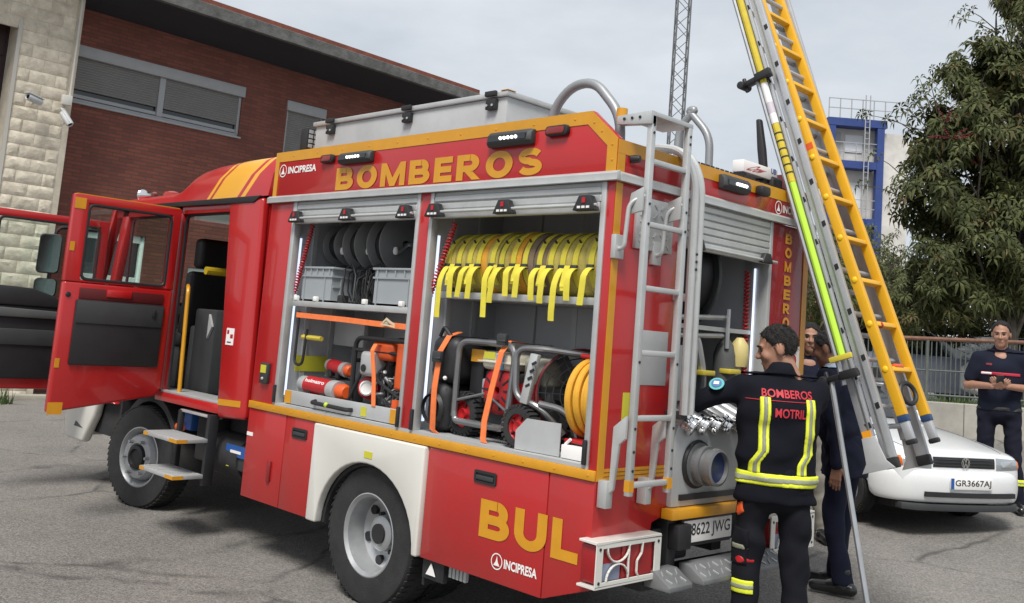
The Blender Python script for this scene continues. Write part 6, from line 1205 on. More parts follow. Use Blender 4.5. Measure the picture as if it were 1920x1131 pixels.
def head(hc, yaw, pit, skin, hair, parts, root, hl=0.0):
    M = rotz(yaw) @ roty(pit); hc = np.array(hc, float)
    def f(p):
        q = (p - hc) @ M
        o = ell(q, (-.012, 0, .030), (.098, .077, .092)); o = smin(o, ell(q, (.028, 0, -.045), (.064, .058, .078)), .03); o = smin(o, cap(q, (.060, 0, -.098), (.056, 0, -.096), .027, .027), .025)
        o = smin(o, cap(q, (.082, -.032, .026), (.082, .032, .026), .013, .013), .012); o = smin(o, cap(q, (.086, 0, .014), (.108, 0, -.026), .008, .0125), .010); o = smin(o, cap(q, (.098, -.012, -.030), (.098, .012, -.030), .008, .008), .008)
        o = smin(o, cap(q, (.072, -.034, -.02), (.066, -.040, -.03), .02, .02), .02); o = smin(o, cap(q, (.072, .034, -.02), (.066, .040, -.03), .02, .02), .02)
        o = smin(o, cap(q, (.084, -.018, -.060), (.084, .018, -.060), .008, .008), .006); o = smin(o, cap(q, (.082, -.015, -.072), (.082, .015, -.072), .009, .009), .006)
        for s in (-1, 1):
            o = smin(o, ell(q, (-.004, s * .079, -.004), (.021, .010, .033)), .008); e_ = ell(q, (.098, s * .031, .006), (.016, .017, .010)); o = np.maximum(o, -smin(e_, e_, .001) - .001) if False else -smin(-o, e_, .008)
        return smin(o, cap(q, (-.022, 0, -.085), (-.045, 0, -.21), .056, .060), .03)
    parts.append(surfnet(f, hc - .24, hc + .15, .0062))
    def g(p):
        q = (p - hc) @ M; o = ell(q, (-.014, 0, .033), (.104, .083, .098)) + .0045 * np.sin(q[:, 0] * 130 + 3 * np.sin(q[:, 1] * 90)) * np.sin(q[:, 1] * 140 + q[:, 2] * 60) ; o = np.maximum(o, (q[:, 0] - (.013 - hl + (q[:, 2] + .01) * .58) + .005 * np.sin(q[:, 1] * 130 + q[:, 2] * 90) + .003 * np.sin(q[:, 1] * 310)) * .8); o = np.maximum(o, -(q[:, 2] + .055 + .12 * np.clip(q[:, 0] + .02, 0, 1))); return np.maximum(o, np.where((np.abs(q[:, 1]) > .06) & (np.abs(q[:, 0] + .004) < .024) & (q[:, 2] < .026), .01, -1))
    hv_, hq = surfnet(g, hc - .14, hc + .16, .006); net_obj('hair', [(hv_, hq)], hair, root)
    rs_ = np.random.RandomState(int(abs(yaw) * 100) + 3); st_ = MB()
    for k_ in rs_.randint(0, len(hq), 1500):   # short strands that break the smooth shell
        P0 = hv_[hq[k_]].mean(0); q0 = (P0 - hc) @ M; nr = q0 / np.array([.104, .083, .098]) ** 2; nr /= np.linalg.norm(nr); fl_ = np.array([-.55, 0, -.75]) + rs_.randn(3) * .35; fl_ -= nr * (fl_ @ nr); fl_ /= np.linalg.norm(fl_) + 1e-6; L_ = .012 + rs_.rand() * .016; sd = np.cross(nr, fl_) * .0022
        if q0[2] < -.04: continue
        tip = q0 + fl_ * L_ + nr * (.003 + .006 * rs_.rand()); b0 = q0 - nr * .003
        st_.add([tuple(hc + M @ v) for v in (b0 - sd, b0 + sd, tip)], [(0, 1, 2)])
    me_ = bpy.data.meshes.new('hair_strands'); me_.from_pydata(st_.v, [], st_.f); link('hair_strands', me_, hair, root)['kind'] = 'stuff'
    T = lambda v: tuple(hc + M @ np.array(v))
    for s in (-1, 1):
        MB().sphere(T((.0855, s * .031, .006)), .0085, 8).build('eye', EYE, root); MB().tube([T((.094, s * .014, .026)), T((.097, s * .030, .031)), T((.086, s * .050, .025))], .0045, 5).build('eyebrow', hair, root)
    MB().tube([T((.0915, -.020, -.066)), T((.0955, 0, -.065)), T((.0915, .020, -.066))], .0025, 5).build('lip_line', LIP, root)
def hand(wr, d, nrm, side, curl, s=1.0):
    """palm and five fingers; d along the fingers, nrm out of the palm, side towards the thumb"""
    wr, d, nrm = Vector(wr), Vector(d).normalized(), Vector(nrm); nrm = (nrm - d * nrm.dot(d)).normalized(); sd = d.cross(nrm).normalized() * side; P = []
    for k_ in range(4): o_ = (.027 - .018 * k_) * s; P.append((wr + d * .01 * s + sd * o_ * .7, wr + d * .085 * s + sd * o_, .013 * s, .0115 * s))
    for k_, ln in enumerate((.072, .080, .074, .058)):
        o_ = (.027 - .018 * k_) * s; a = wr + d * .088 * s + sd * o_; c1, c2 = curl * .55, curl * 1.25; m1 = a + (d * math.cos(c1) + nrm * math.sin(c1)) * ln * .5 * s + sd * o_ * .08; e_ = m1 + (d * math.cos(c2) + nrm * math.sin(c2)) * ln * .5 * s; P += [(a, m1, .0095 * s, .0088 * s), (m1, e_, .0088 * s, .0072 * s)]
    a = wr + d * .025 * s + sd * .030 * s; m1 = a + (d * .7 + sd * .65 + nrm * .35).normalized() * .04 * s; e_ = m1 + (d * .85 + sd * .15 + nrm * .5).normalized() * .034 * s; P += [(a, m1, .0135 * s, .0108 * s), (m1, e_, .0105 * s, .0085 * s)]
    P = [(tuple(a), tuple(b), r0, r1) for a, b, r0, r1 in P]; lo, hi = bounds(P, .012); return surfnet(union(P, .006), lo, hi, .0048)
LW = (0, 1, 0)
def figure(root, legs, arms, hc, yaw, pit, skin, hair, hands, sleeve, tor=(0, 0, 0), lean=0.0, girth=1.0, wide=1.0, jk=NAVY, tk=NAVP, sk=SHOE, jlen=.90, seed=1, fold=1.0, hl=0.0):
    lx = lambda z: lean * max(0, z - .95)
    torso = [((lx(1.0), 0, 1.0), (lx(1.12), 0, 1.12), .118 * girth, .118 * girth, LW, 1.40 * wide), ((lx(1.12), 0, 1.12), (lx(1.32) - .01, 0, 1.33), .118 * girth, .130 * girth, LW, 1.42 * wide), ((lx(1.40) - .01, -.12, 1.425), (lx(1.40) - .01, .12, 1.425), .085, .085), ((lx(1.45) - .01, 0, 1.42), (lx(1.52) - .015, 0, 1.52), .075, .062)]
    lower = [((0, 0, .95), (0, 0, jlen + .03), .118 * girth, .123 * girth, LW, 1.42 * wide)]
    A = []
    for sh, el, wr in arms: A += [(sh, el, .066, .055), (el, wr, .053, .042)]
    jp = torso + lower + (A if sleeve == 'long' else [])
    if sleeve == 'short':
        for sh, el, wr in arms: e2 = tuple(np.array(sh) + (np.array(el) - np.array(sh)) * .72); jp.append((sh, e2, .070, .066))
    wj0, wj1 = wrinkle(seed, .0085 * fold, 20), wrinkle(seed + 7, .0035 * fold, 48); wj = lambda p: wj0(p) + wj1(p); base = union(jp, .035); jf = lambda p: np.maximum(base(p) + wj(p), jlen - p[:, 2] + .004 * np.sin(p[:, 1] * 30))
    lo, hi = bounds(jp); J = surfnet(jf, lo, hi, .0125); jo = net_obj('jacket' if sleeve == 'long' else 'polo_shirt', [J], jk, root)
    lp_ = [((0, 0, 1.0), (0, 0, .93), .116 * girth, .118 * girth, LW, 1.34)]
    for hip, kn, an in legs: lp_ += [(hip, kn, .092, .070), (kn, an, .069, .062)]
    wt0, wt1 = wrinkle(seed + 50, .0065, 18), wrinkle(seed + 57, .004, 42); wt = lambda p: wt0(p) + wt1(p); lb_ = union(lp_, .03); tf = lambda p: np.maximum(lb_(p) + wt(p), .075 - p[:, 2]); lo, hi = bounds(lp_); lo[2] = .03; net_obj('trousers', [surfnet(tf, lo, hi, .0125)], tk, root)
    for i, (hip, kn, an) in enumerate(legs):
        an = np.array(an); fx = an.copy(); toe = an + np.array([.185, (.03 if an[1] > 0 else -.03), 0]); sp = [((an[0] - .055, an[1], .052), (an[0] + .06, an[1], .055), .044, .046), ((an[0] + .05, an[1], .048), (toe[0], toe[1], .042), .044, .036), ((an[0], an[1], .06), (an[0], an[1], .16), .048, .05)]
        sf = union(sp, .02); q = lambda p: np.maximum(sf(p), .004 - p[:, 2]); lo, hi = bounds(sp, .02); lo[2] = -.01; net_obj('shoe', [surfnet(q, lo, hi, .008)], sk, root)
    parts = []; core = [((lx(1.0), 0, 1.0), (lx(1.4), 0, 1.42), .09, .09, LW, 1.25), ((lx(1.42) - .02, 0, 1.42), tuple(np.array(hc) - np.array([.03, 0, .13])), .06, .055)]
    for sh, el, wr in arms: core += [(sh, el, .046, .042), (el, wr, .042, .029)]
    for hip, kn, an in legs: core += [(hip, kn, .07, .052), (kn, an, .05, .036)]
    cf_ = union(core, .025); lo, hi = bounds(core); parts.append(surfnet(cf_, lo, hi, .0135)); head(hc, yaw, pit, skin, hair, parts, root, hl)
    for h_ in hands: parts.append(hand(*h_))
    net_obj('body', parts, skin, root)
    return (lambda p: base(p) + wj(p)), jf, jo, tf
def shell(name, f, cond, lo, hi, m, root, off=.004, h=.007):
    def g(p):
        c = cond(p); o = np.maximum(c, .05); k = c < 2.5 * h; fp = f(p[k]); o[k] = np.maximum(np.maximum(fp - off, c[k]), -(fp + .012)); return o
    return net_obj(name, [surfnet(g, lo, hi, h)], m, root)
def drape(txt, jo, root, y0, z0, w, hgt, m, name='lettering', face=-1, bold=.02):
    """letters laid on the cloth; face -1 = on the back, read from behind"""
    bvh = BVHTree.FromPolygons([v.co for v in jo.data.vertices], [tuple(p.vertices) for p in jo.data.polygons]); vs, fs = text_verts(txt, bold); xs = [v[0] for v in vs]; ys = [v[1] for v in vs]; x0, x1, a, c = min(xs), max(xs), min(ys), max(ys); out = []
    for v in vs:
        y = y0 + face * ((v[0] - x0) / (x1 - x0) * w); z = z0 + (v[1] - a) / (c - a) * hgt; hit = bvh.ray_cast(Vector((face * 1.0, y, z)), Vector((-face, 0, 0)))[0]; out.append((hit.x + face * .006 if hit else face * .13, y, z))
    b = MB(); b.add(out, fs); return b.build(name, m, root)

# firefighter reaching into the rear locker, seen from behind
p1 = thing('person', 'firefighter in black uniform with yellow bands reaching into the rear locker', 'person')
legs = [((0, .10, .93), (.03, .12, .50), (.0, .13, .08)), ((0, -.10, .93), (.02, -.13, .50), (-.02, -.15, .08))]
arms = [((.0, .21, 1.44), (.10, .43, 1.335), (.31, .66, 1.44)), ((.02, -.21, 1.44), (.24, -.22, 1.24), (.46, -.06, 1.30))]
base, jf, jo, tf = figure(p1, legs, arms, (.035, .012, 1.655), 1.40, .24, SKIN, HAIR, [((.315, .67, 1.442), (.45, .9, .1), (0, 0, -1), -1, .7), ((.465, -.05, 1.30), (1, .3, 0), (0, 0, -1), 1, .7)], 'long', girth=1.08, wide=1.10, jlen=.86, seed=3, sk=mat('boot_rubber', (0.015, 0.015, 0.015), 0.6))
shell('collar', base, lambda p: np.abs(p[:, 2] - 1.548 + .12 * p[:, 0]) - .034, (-.2, -.2, 1.45), (.2, .2, 1.65), NAVY, p1, .016, .007)
L0, H0 = (-.35, -.4, .8), (.3, .4, 1.6)
shell('hivis_band', base, lambda p: np.abs(p[:, 2] - .985 - .01 * p[:, 1]) - .031, L0, H0, HIVIS, p1, .007); shell('silver_band', base, lambda p: np.abs(p[:, 2] - .985 - .01 * p[:, 1]) - .013, L0, H0, SILV, p1, .0105)
for yb_ in (.105, -.135):
    yy = lambda p, yb_=yb_: np.abs(p[:, 1] - (yb_ + .035 * np.clip((1.13 - p[:, 2]) / .06, 0, 1) * (1 if yb_ > 0 else -.0) + (.03 if yb_ < 0 else 0) * np.clip((1.12 - p[:, 2]) / .05, 0, 1)))
    zc_ = lambda p: np.maximum(np.abs(p[:, 2] - 1.21) - .195, p[:, 0] + .02)
    shell('hivis_band', base, lambda p, yy=yy: np.maximum(yy(p) - .027, zc_(p)), L0, H0, HIVIS, p1, .0065); shell('silver_band', base, lambda p, yy=yy: np.maximum(yy(p) - .011, zc_(p)), L0, H0, SILV, p1, .010)
shell('hivis_band', tf, lambda p: np.maximum(np.maximum(np.abs(p[:, 2] - .43) - .033, .10 - p[:, 1]), np.abs(p[:, 0] + .035) - .055), (-.2, .0, .35), (.25, .3, .52), HIVIS, p1, .006, .006); shell('silver_band', tf, lambda p: np.maximum(np.maximum(np.abs(p[:, 2] - .43) - .012, .10 - p[:, 1]), np.abs(p[:, 0] + .035) - .055), (-.2, .0, .35), (.25, .3, .52), SILV, p1, .009, .006)
REDT = mat('red_back_print', (0.50, 0.025, 0.04), 0.6)
drape('BOMBEROS', jo, p1, .125, 1.405, .27, .042, REDT); drape('MOTRIL', jo, p1, .06, 1.305, .165, .047, REDT)
shell('red_seam', base, lambda p: np.maximum(np.maximum(np.abs(p[:, 2] - 1.388) - .0022, np.abs(p[:, 1] - .03) - .17), p[:, 0] + .02), L0, H0, REDT, p1, .004, .004)
# sleeve badge
BC = Vector((-.005, .335, 1.445)); dn = Vector((-.66, .36, .66)).normalized(); u_, v_ = ortho(dn)
MB().lathe([(.001, .0), (.040, .0), (.040, .004), (.001, .006)], BC, dn, 24).build('sleeve_badge', mat('badge_teal', (0.10, 0.42, 0.42), 0.6), p1); MB().lathe([(.001, .0), (.027, .0), (.027, .003), (.001, .004)], BC + dn * .006, dn, 20).build('badge_centre', mat('badge_blue', (0.07, 0.16, 0.36), 0.6), p1); MB().obox(BC + dn * .0115, u_, v_, dn, .014, .010, .001).build('badge_mark', WLET, p1)
shell('red_tab', tf, lambda p: np.maximum(np.maximum(np.abs(p[:, 2] - .80 + p[:, 0] * .8) - .03, np.abs(p[:, 0] + .03) - .016), .12 - p[:, 1]), (-.2, 0, .7), (.2, .3, .95), ORP, p1, .008, .006)
shell('pocket', tf, lambda p: np.maximum(np.maximum(np.abs(p[:, 2] - .63) - .09, np.abs(p[:, 0]) - .07), .14 - p[:, 1]), (-.2, 0, .5), (.25, .35, .75), NAVP, p1, .009, .008); shell('pocket_print', tf, lambda p: np.maximum(np.maximum(np.abs(p[:, 2] - .63) - .014, np.abs(p[:, 0] + .02) - .035), .12 - p[:, 1]), (-.2, 0, .5), (.25, .35, .75), SILV, p1, .012, .006); shell('red_patch', tf, lambda p: np.maximum(np.linalg.norm(p[:, [0, 2]] - np.array([-.03, .565]), axis=1) - .018, .1 - p[:, 1]), (-.2, 0, .5), (.25, .35, .75), REDP, p1, .012, .005)
p1.location = (.35, 1.085, gz(1.085)); p1.scale = (1.025, 1.025, 1.025); p1.rotation_euler = (0, 0, math.atan2(.69, -.72))

# man in a dark suit, turned away
p2 = thing('person', 'man in a dark navy suit standing behind the ladders, turned away', 'person')
legs = [((0, .09, .93), (.03, .10, .50), (-.05, .10, .08)), ((0, -.09, .93), (.05, -.10, .50), (.08, -.12, .08))]
arms = [((.09, .205, 1.43), (-.02, .275, 1.14), (-.05, .285, .88)), ((.09, -.205, 1.43), (.06, -.25, 1.14), (.17, -.22, .91))]
b2, j2, jo2, t2 = figure(p2, legs, arms, (.165, -.01, 1.635), .15, .30, SKIN2, HAIRG, [((-.052, .286, .865), (.12, 0, -1), (.2, -1, 0), 1, .45), ((.18, -.22, .895), (.25, 0, -1), (0, 1, 0), -1, .45)], 'long', lean=.20, girth=1.16, wide=1.1, jk=SUIT, tk=SUIT, jlen=.78, seed=9)
shell('shirt_collar', b2, lambda p: np.maximum(np.abs(p[:, 2] - 1.545 + .25 * p[:, 0]) - .022, -10 + p[:, 0] * 0), (-.2, -.2, 1.4), (.2, .2, 1.65), mat('pale_blue_shirt', (0.42, 0.50, 0.62), 0.7), p2, .012, .007)
p2.location = (-.08, 2.79, gz(2.79)); p2.rotation_euler = (0, 0, math.atan2(-.10, -1.0))
# person behind him in light trousers
p3 = thing('person', 'person in light trousers half hidden behind the man in the suit', 'person')
legs = [((0, .09, .93), (.02, .12, .50), (.0, .16, .08)), ((0, -.09, .93), (.02, -.10, .50), (.0, -.13, .08))]; arms = [((.0, .20, 1.44), (-.02, .24, 1.16), (.05, .24, .92)), ((.0, -.20, 1.44), (-.02, -.24, 1.16), (.05, -.24, .92))]
figure(p3, legs, arms, (.03, .0, 1.66), 0, .05, SKIN, HAIR, [((.06, .24, .905), (.1, 0, -1), (0, -1, 0), 1, .4), ((.06, -.24, .905), (.1, 0, -1), (0, 1, 0), -1, .4)], 'long', jk=SUIT, tk=KHAK, jlen=.85, seed=21)
p3.location = (-1.0, 3.95, gz(3.95)); p3.rotation_euler = (0, 0, math.atan2(-.85, .55))
# man in a navy polo with folded hands
p4 = thing('person', 'man in navy polo shirt with red chest stripe holding a phone', 'person')
legs = [((0, .10, .93), (.02, .13, .50), (.0, .17, .08)), ((0, -.10, .93), (.02, -.13, .50), (.0, -.17, .08))]
arms = [((.0, .195, 1.43), (-.02, .28, 1.16), (.235, .065, 1.175)), ((.0, -.195, 1.43), (-.02, -.28, 1.16), (.235, -.065, 1.165))]
b4, j4, jo4, t4 = figure(p4, legs, arms, (.04, .0, 1.665), -.08, .12, SKIN, HAIR, [((.24, .06, 1.178), (.35, -.9, .25), (-.6, -.2, .6), 1, .75), ((.24, -.06, 1.168), (.35, .9, .25), (-.6, .2, .6), -1, .75)], 'short', girth=1.10, wide=1.0, fold=.55, hl=.018, jk=mat('navy_polo', (0.010, 0.012, 0.024), 0.9, var=0.15, vscale=9, spec=0.2), tk=mat('navy_work_trousers', (0.010, 0.011, 0.020), 0.9, var=0.12, spec=0.2), jlen=.92, seed=33)
REDC = mat('red_chest_stripe', (0.45, 0.02, 0.045), 0.7)
shell('red_stripe', b4, lambda p: np.maximum(np.maximum(np.abs(p[:, 2] - 1.285) - .014, np.abs(p[:, 1]) - .17), -p[:, 0]), (0, -.3, 1.2), (.3, .3, 1.4), REDC, p4, .006, .006); shell('white_stripe', b4, lambda p: np.maximum(np.maximum(np.abs(p[:, 2] - 1.285) - .011, np.abs(p[:, 1] + .12) - .048), -p[:, 0]), (0, -.3, 1.2), (.3, .3, 1.4), WLET, p4, .009, .006)
shell('chest_print', b4, lambda p: np.maximum(np.maximum(np.abs(p[:, 2] - 1.37) - .012, np.abs(p[:, 1] + .10) - .028), -p[:, 0]), (0, -.3, 1.3), (.3, .3, 1.45), mat('dull_red_print', (0.16, 0.02, 0.03), 0.7), p4, .006, .006)
shell('collar', b4, lambda p: np.abs(p[:, 2] - 1.535 + .35 * p[:, 0]) - .02, (-.2, -.2, 1.4), (.2, .2, 1.65), MATS['navy_polo'], p4, .014, .007)
shell('hivis_band', t4, lambda p: np.maximum(np.abs(p[:, 2] - .28) - .03, -p[:, 1]), (-.2, .0, .2), (.25, .35, .36), HIVIS, p4, .006, .007); shell('silver_band', t4, lambda p: np.maximum(np.abs(p[:, 2] - .28) - .010, -p[:, 1]), (-.2, .0, .2), (.25, .35, .36), SILV, p4, .009, .007)
shell('belt', t4, lambda p: np.abs(p[:, 2] - .955) - .018, (-.3, -.3, .9), (.3, .3, 1.02), BLK, p4, .006, .008)
MB().obox((.285, .0, 1.205), (.5, 0, .8), (0, 1, 0), (-.8, 0, .5), .055, .03, .004).build('phone', BLK, p4, .003) if False else None
ph = MB().obox((0, 0, 0), (1, 0, 0), (0, 1, 0), (0, 0, 1), .062, .032, .004).build('phone', BLK, None, .003); tag(ph, 'dark phone held by the man in the navy polo', 'phone')
p4.location = (-.36, 6.66, gz(6.66)); p4.rotation_euler = (0, 0, math.atan2(-.95, .305)); p4.scale = (1.03, 1.03, 1.03); M4 = Matrix.Translation(p4.location) @ Matrix.Rotation(p4.rotation_euler[2], 4, 'Z') @ Matrix.Scale(1.03, 4); ph.matrix_world = M4 @ Matrix.Translation((.30, 0, 1.225)) @ Matrix.Rotation(-.9, 4, 'Y')
# ------------------------------------------------------------------ background: fence, tree, tower, mast, distant things
FD = Vector((.71, .704, 0)).normalized(); F0 = Vector((-4.75, 9.75, 0))
FENM = mat('dull_green_grey_paint', (0.10, 0.115, 0.10), 0.6, var=0.2, vscale=8); RUST = mat('rusty_rail', (0.17, 0.085, 0.055), 0.8, var=0.3, vscale=9)
fn = thing('railing_fence', 'metal railing fence with a rusty top rail on a low wall', 'fence', (F0.x, F0.y, .6)); FL = 8.0
FN = Vector((-FD.y, FD.x, 0)); gzf = lambda t: gz(F0.y + FD.y * t)
zt0, zt1, zw0, zw1 = 2.06, 2.50, 1.16, 1.25
def fz(a, b, t): return a + (b - a) * t / 5.0
b = MB(); nseg = 8
for i in range(nseg): 
    t0, t1 = FL * i / nseg, FL * (i + 1) / nseg - .01; pa, pb_ = F0 + FD * t0, F0 + FD * t1
    za, zb_ = fz(1.14, 1.20, t0), fz(1.14, 1.20, t1); vs = [pa - FN * .1, pb_ - FN * .1, pb_ + FN * .1, pa + FN * .1]; lo = [Vector((v.x, v.y, .35)) for v in vs]; hi = [Vector((vs[0].x, vs[0].y, za)), Vector((vs[1].x, vs[1].y, zb_)), Vector((vs[2].x, vs[2].y, zb_)), Vector((vs[3].x, vs[3].y, za))]
    MB().add(lo + hi, [(0, 3, 2, 1), (4, 5, 6, 7), (0, 1, 5, 4), (1, 2, 6, 5), (2, 3, 7, 6), (3, 0, 4, 7)]).build('wall_section', mat('pale_render', (0.36, 0.34, 0.30), 0.9, var=0.18, vscale=3, dirt=0.3), fn, .01, 1)
P_ = lambda t, z: F0 + FD * t + Vector((0, 0, z))
MB().tube([P_(0, fz(2.02, 2.22, 0)), P_(FL, fz(2.02, 2.22, FL))], .032, 8).build('top_rail', RUST, fn); MB().tube([P_(0, fz(1.24, 1.30, 0)), P_(FL, fz(1.24, 1.30, FL))], .018, 6).build('bottom_rail', FENM, fn); MB().tube([P_(0, fz(1.58, 1.70, 0)), P_(FL, fz(1.58, 1.70, FL))], .014, 6).build('middle_rail', FENM, fn)
barm = MB().cyl((0, 0, 0), (0, 0, 1), .009, None, 6).mesh('bar'); barm.materials.append(FENM)
for i in range(int(FL / .075)):
    t = .04 + i * .075; o = inst(barm, 'bar', fn, P_(t, fz(1.18, 1.24, t))); o.scale = (1, 1, fz(2.02, 2.22, t) - fz(1.18, 1.24, t))
for t in (.8, 2.45, 4.1, 5.75, 7.4): MB().tube([P_(t, fz(1.1, 1.16, t)), P_(t, fz(2.0, 2.2, t))], .028, 8).build('post', FENM, fn)
# grass verge behind the fence
gv = MB(); rg = random.Random(8)
for i in range(5200):
    t = rg.random() * FL; d = .2 + rg.random() * 1.6; p = F0 + FD * t + FN * d; z = .95; a = rg.random() * 6.28; e_ = Vector((math.cos(a), math.sin(a), 0)); h_ = .12 + rg.random() * .22; p.z = z
    gv.add([p - e_ * .012, p + e_ * .012, p + e_ * .05 + Vector((0, 0, h_))], [(0, 1, 2)])
vo = gv.build('grass_verge', mat('grass_blade', (0.065, 0.11, 0.025), 0.7, var=0.3, vscale=3)); vo['kind'] = 'stuff'; tag(vo, 'green grass verge behind the railing fence', 'grass')
pa, pb_ = F0 + FN * .12, F0 + FD * FL + FN * .12
bk = MB().add([(pa.x, pa.y, .5), (pb_.x, pb_.y, .5), (pb_.x + FN.x * 9, pb_.y + FN.y * 9, .5), (pa.x + FN.x * 9, pa.y + FN.y * 9, .5), (pa.x, pa.y, .97), (pb_.x, pb_.y, .97), (pb_.x + FN.x * 9, pb_.y + FN.y * 9, .97), (pa.x + FN.x * 9, pa.y + FN.y * 9, .97)], [(0, 3, 2, 1), (4, 5, 6, 7), (0, 1, 5, 4), (1, 2, 6, 5), (2, 3, 7, 6), (3, 0, 4, 7)]).build('terrace', mat('pale_paving', (0.30, 0.29, 0.27), 0.9, var=0.15, vscale=2)); bk['kind'] = 'structure'
# tree with palmate leaves and red flower spikes
BARK = mat('bark', (0.10, 0.085, 0.07), 0.9, var=0.3, vscale=8, bump=0.5, bscale=25)
def leaf_mat(name, c0, c1):
    m = mat(name, c0, 0.6, spec=0.25); nt = m.node_tree; b = nt.nodes['Principled BSDF']; geo = nt.nodes.new('ShaderNodeNewGeometry'); rp = nt.nodes.new('ShaderNodeValToRGB'); rp.color_ramp.elements[0].color = (*c0, 1); rp.color_ramp.elements[1].color = (*c1, 1)
    nt.links.new(geo.outputs['Random Per Island'], rp.inputs['Fac']); nt.links.new(rp.outputs['Color'], b.inputs['Base Color']); tl_ = nt.nodes.new('ShaderNodeBsdfTranslucent'); nt.links.new(rp.outputs['Color'], tl_.inputs['Color']); ms_ = nt.nodes.new('ShaderNodeMixShader'); ms_.inputs['Fac'].default_value = 0.38; nt.links.new(b.outputs['BSDF'], ms_.inputs[1]); nt.links.new(tl_.outputs['BSDF'], ms_.inputs[2]); nt.links.new(ms_.outputs['Shader'], nt.nodes['Material Output'].inputs['Surface']); return m
LF = leaf_mat('tree_leaf', (0.048, 0.064, 0.024), (0.155, 0.17, 0.065)); LFY = leaf_mat('yellowing_leaf', (0.11, 0.095, 0.035), (0.19, 0.155, 0.07)); FLW = mat('red_flower', (0.15, 0.02, 0.028), 0.6, var=0.3, vscale=20)
def tree(base, H, crowns, label, seed, nwh, name='umbrella_tree', leaf=.19, nflow=7):
    rn = random.Random(seed); root = thing(name, label, 'tree', tuple(base)); base = Vector(base); tk = MB(); tips = []
    tk.tube([base, base + Vector((.05, .05, H * .18)), base + Vector((-.05, .1, H * .36)), base + Vector((.0, .05, H * .6)), base + Vector((.05, 0, H * .85))], [.15, .13, .11, .075, .03], 9)
    for c, r in crowns:
        c = Vector(c)
        for k in range(9):
            s = base + Vector((0, .05, H * (.12 + .6 * rn.random()))); d = Vector((rn.gauss(0, 1), rn.gauss(0, 1), rn.gauss(0, .8))).normalized(); e_ = c + Vector((d.x * r[0], d.y * r[1], d.z * r[2])) * (.65 + .35 * rn.random()); m_ = (s + e_) / 2 + Vector((rn.gauss(0, .2), rn.gauss(0, .2), rn.random() * .3)); tk.tube([s, m_, e_], [.04, .024, .008], 6); tips.append(e_)
    tko = tk.build('trunk', BARK, root)
    lv = MB(); fl = MB()
    for i in range(nwh):
        c, r = crowns[i % len(crowns)]; c = Vector(c); d = Vector((rn.gauss(0, 1), rn.gauss(0, 1), rn.gauss(0, 1))).normalized(); rad = rn.random() ** .42 * (1 + .16 * math.sin(d.x * 9 + seed) * math.sin(d.z * 7 + d.y * 5)); p = c + Vector((d.x * r[0], d.y * r[1], d.z * r[2])) * rad
        if p.z < base.z + .9: continue
        if math.sin(p.x * 2.9 + seed) * math.sin(p.y * 2.6 + 1.3) * math.sin(p.z * 3.1 + .7) + .35 * math.sin(p.x * 6.1 + p.z * 5.3) < -.20: continue
        out = (d + Vector((0, 0, .5)) + Vector((rn.gauss(0, .4), rn.gauss(0, .4), rn.gauss(0, .3)))).normalized(); u, w = ortho(out); nl = rn.randint(5, 8); L_ = leaf * (.7 + .6 * rn.random()); lv.cm = 1 if rn.random() < .14 else 0; a0 = rn.random() * 6.28
        for k in range(nl):
            a = a0 + 2 * math.pi * k / nl; rd = (u * math.cos(a) + w * math.sin(a)); drp = .25 + rn.random() * .55; q0 = p + rd * L_ * .12; q1 = p + rd * L_ * .55 + out * L_ * .10; q2 = p + rd * L_ * 1.0 - Vector((0, 0, 1)) * L_ * drp * .6; sd = out.cross(rd).normalized() * L_ * .15
            lv.add([q0, q1 - sd - out * L_ * .03, q2, q1 + sd - out * L_ * .03, q1], [(0, 1, 4), (1, 2, 4), (2, 3, 4), (3, 0, 4)])
    me = bpy.data.meshes.new('crown'); off = OFF[root]; me.from_pydata([(v[0] - off[0], v[1] - off[1], v[2] - off[2]) for v in lv.v], [], lv.f); me.polygons.foreach_set('material_index', lv.m); co = link('crown', me, [LF, LFY], root); co['kind'] = 'stuff'
    tw = MB(); outl = []
    for i in range(150):
        c, r = crowns[rn.randrange(len(crowns))]; c = Vector(c); d = Vector((rn.gauss(0, 1), rn.gauss(0, 1), abs(rn.gauss(0, 1)))).normalized(); s = c + Vector((d.x * r[0], d.y * r[1], d.z * r[2])) * .8; e_ = s + (d + Vector((rn.gauss(0, .3), rn.gauss(0, .3), .3))) * (.30 + .45 * rn.random()); tw.tube([s, (s + e_) / 2 + Vector((0, 0, .05)), e_], [.012, .009, .004], 5)
        for k9 in range(1): outl.append((e_, d))
    tw.build('twigs', BARK, root)['kind'] = 'stuff'
    lv = MB()
    for e_, d in outl:
        for q9 in range(2):
            p = e_ - d * (.16 * q9); out = (d + Vector((rn.gauss(0, .3), rn.gauss(0, .3), .4))).normalized(); u, w = ortho(out); nl = rn.randint(5, 8); L_ = leaf * (.7 + .5 * rn.random()); a0 = rn.random() * 6.28
            for k in range(nl):
                a = a0 + 2 * math.pi * k / nl; rd = u * math.cos(a) + w * math.sin(a); q0 = p + rd * L_ * .1; q1 = p + rd * L_ * .55 + out * L_ * .14; q2 = p + rd * L_ - Vector((0, 0, 1)) * L_ * .25; sd = out.cross(rd).normalized() * L_ * .15
                lv.add([q0, q1 - sd, q2, q1 + sd, q1 + out * L_ * .02], [(0, 1, 4), (1, 2, 4), (2, 3, 4), (3, 0, 4)])
    me = bpy.data.meshes.new('outer_leaves'); me.from_pydata([(v[0] - off[0], v[1] - off[1], v[2] - off[2]) for v in lv.v], [], lv.f); link('outer_leaves', me, [LF], root)['kind'] = 'stuff'
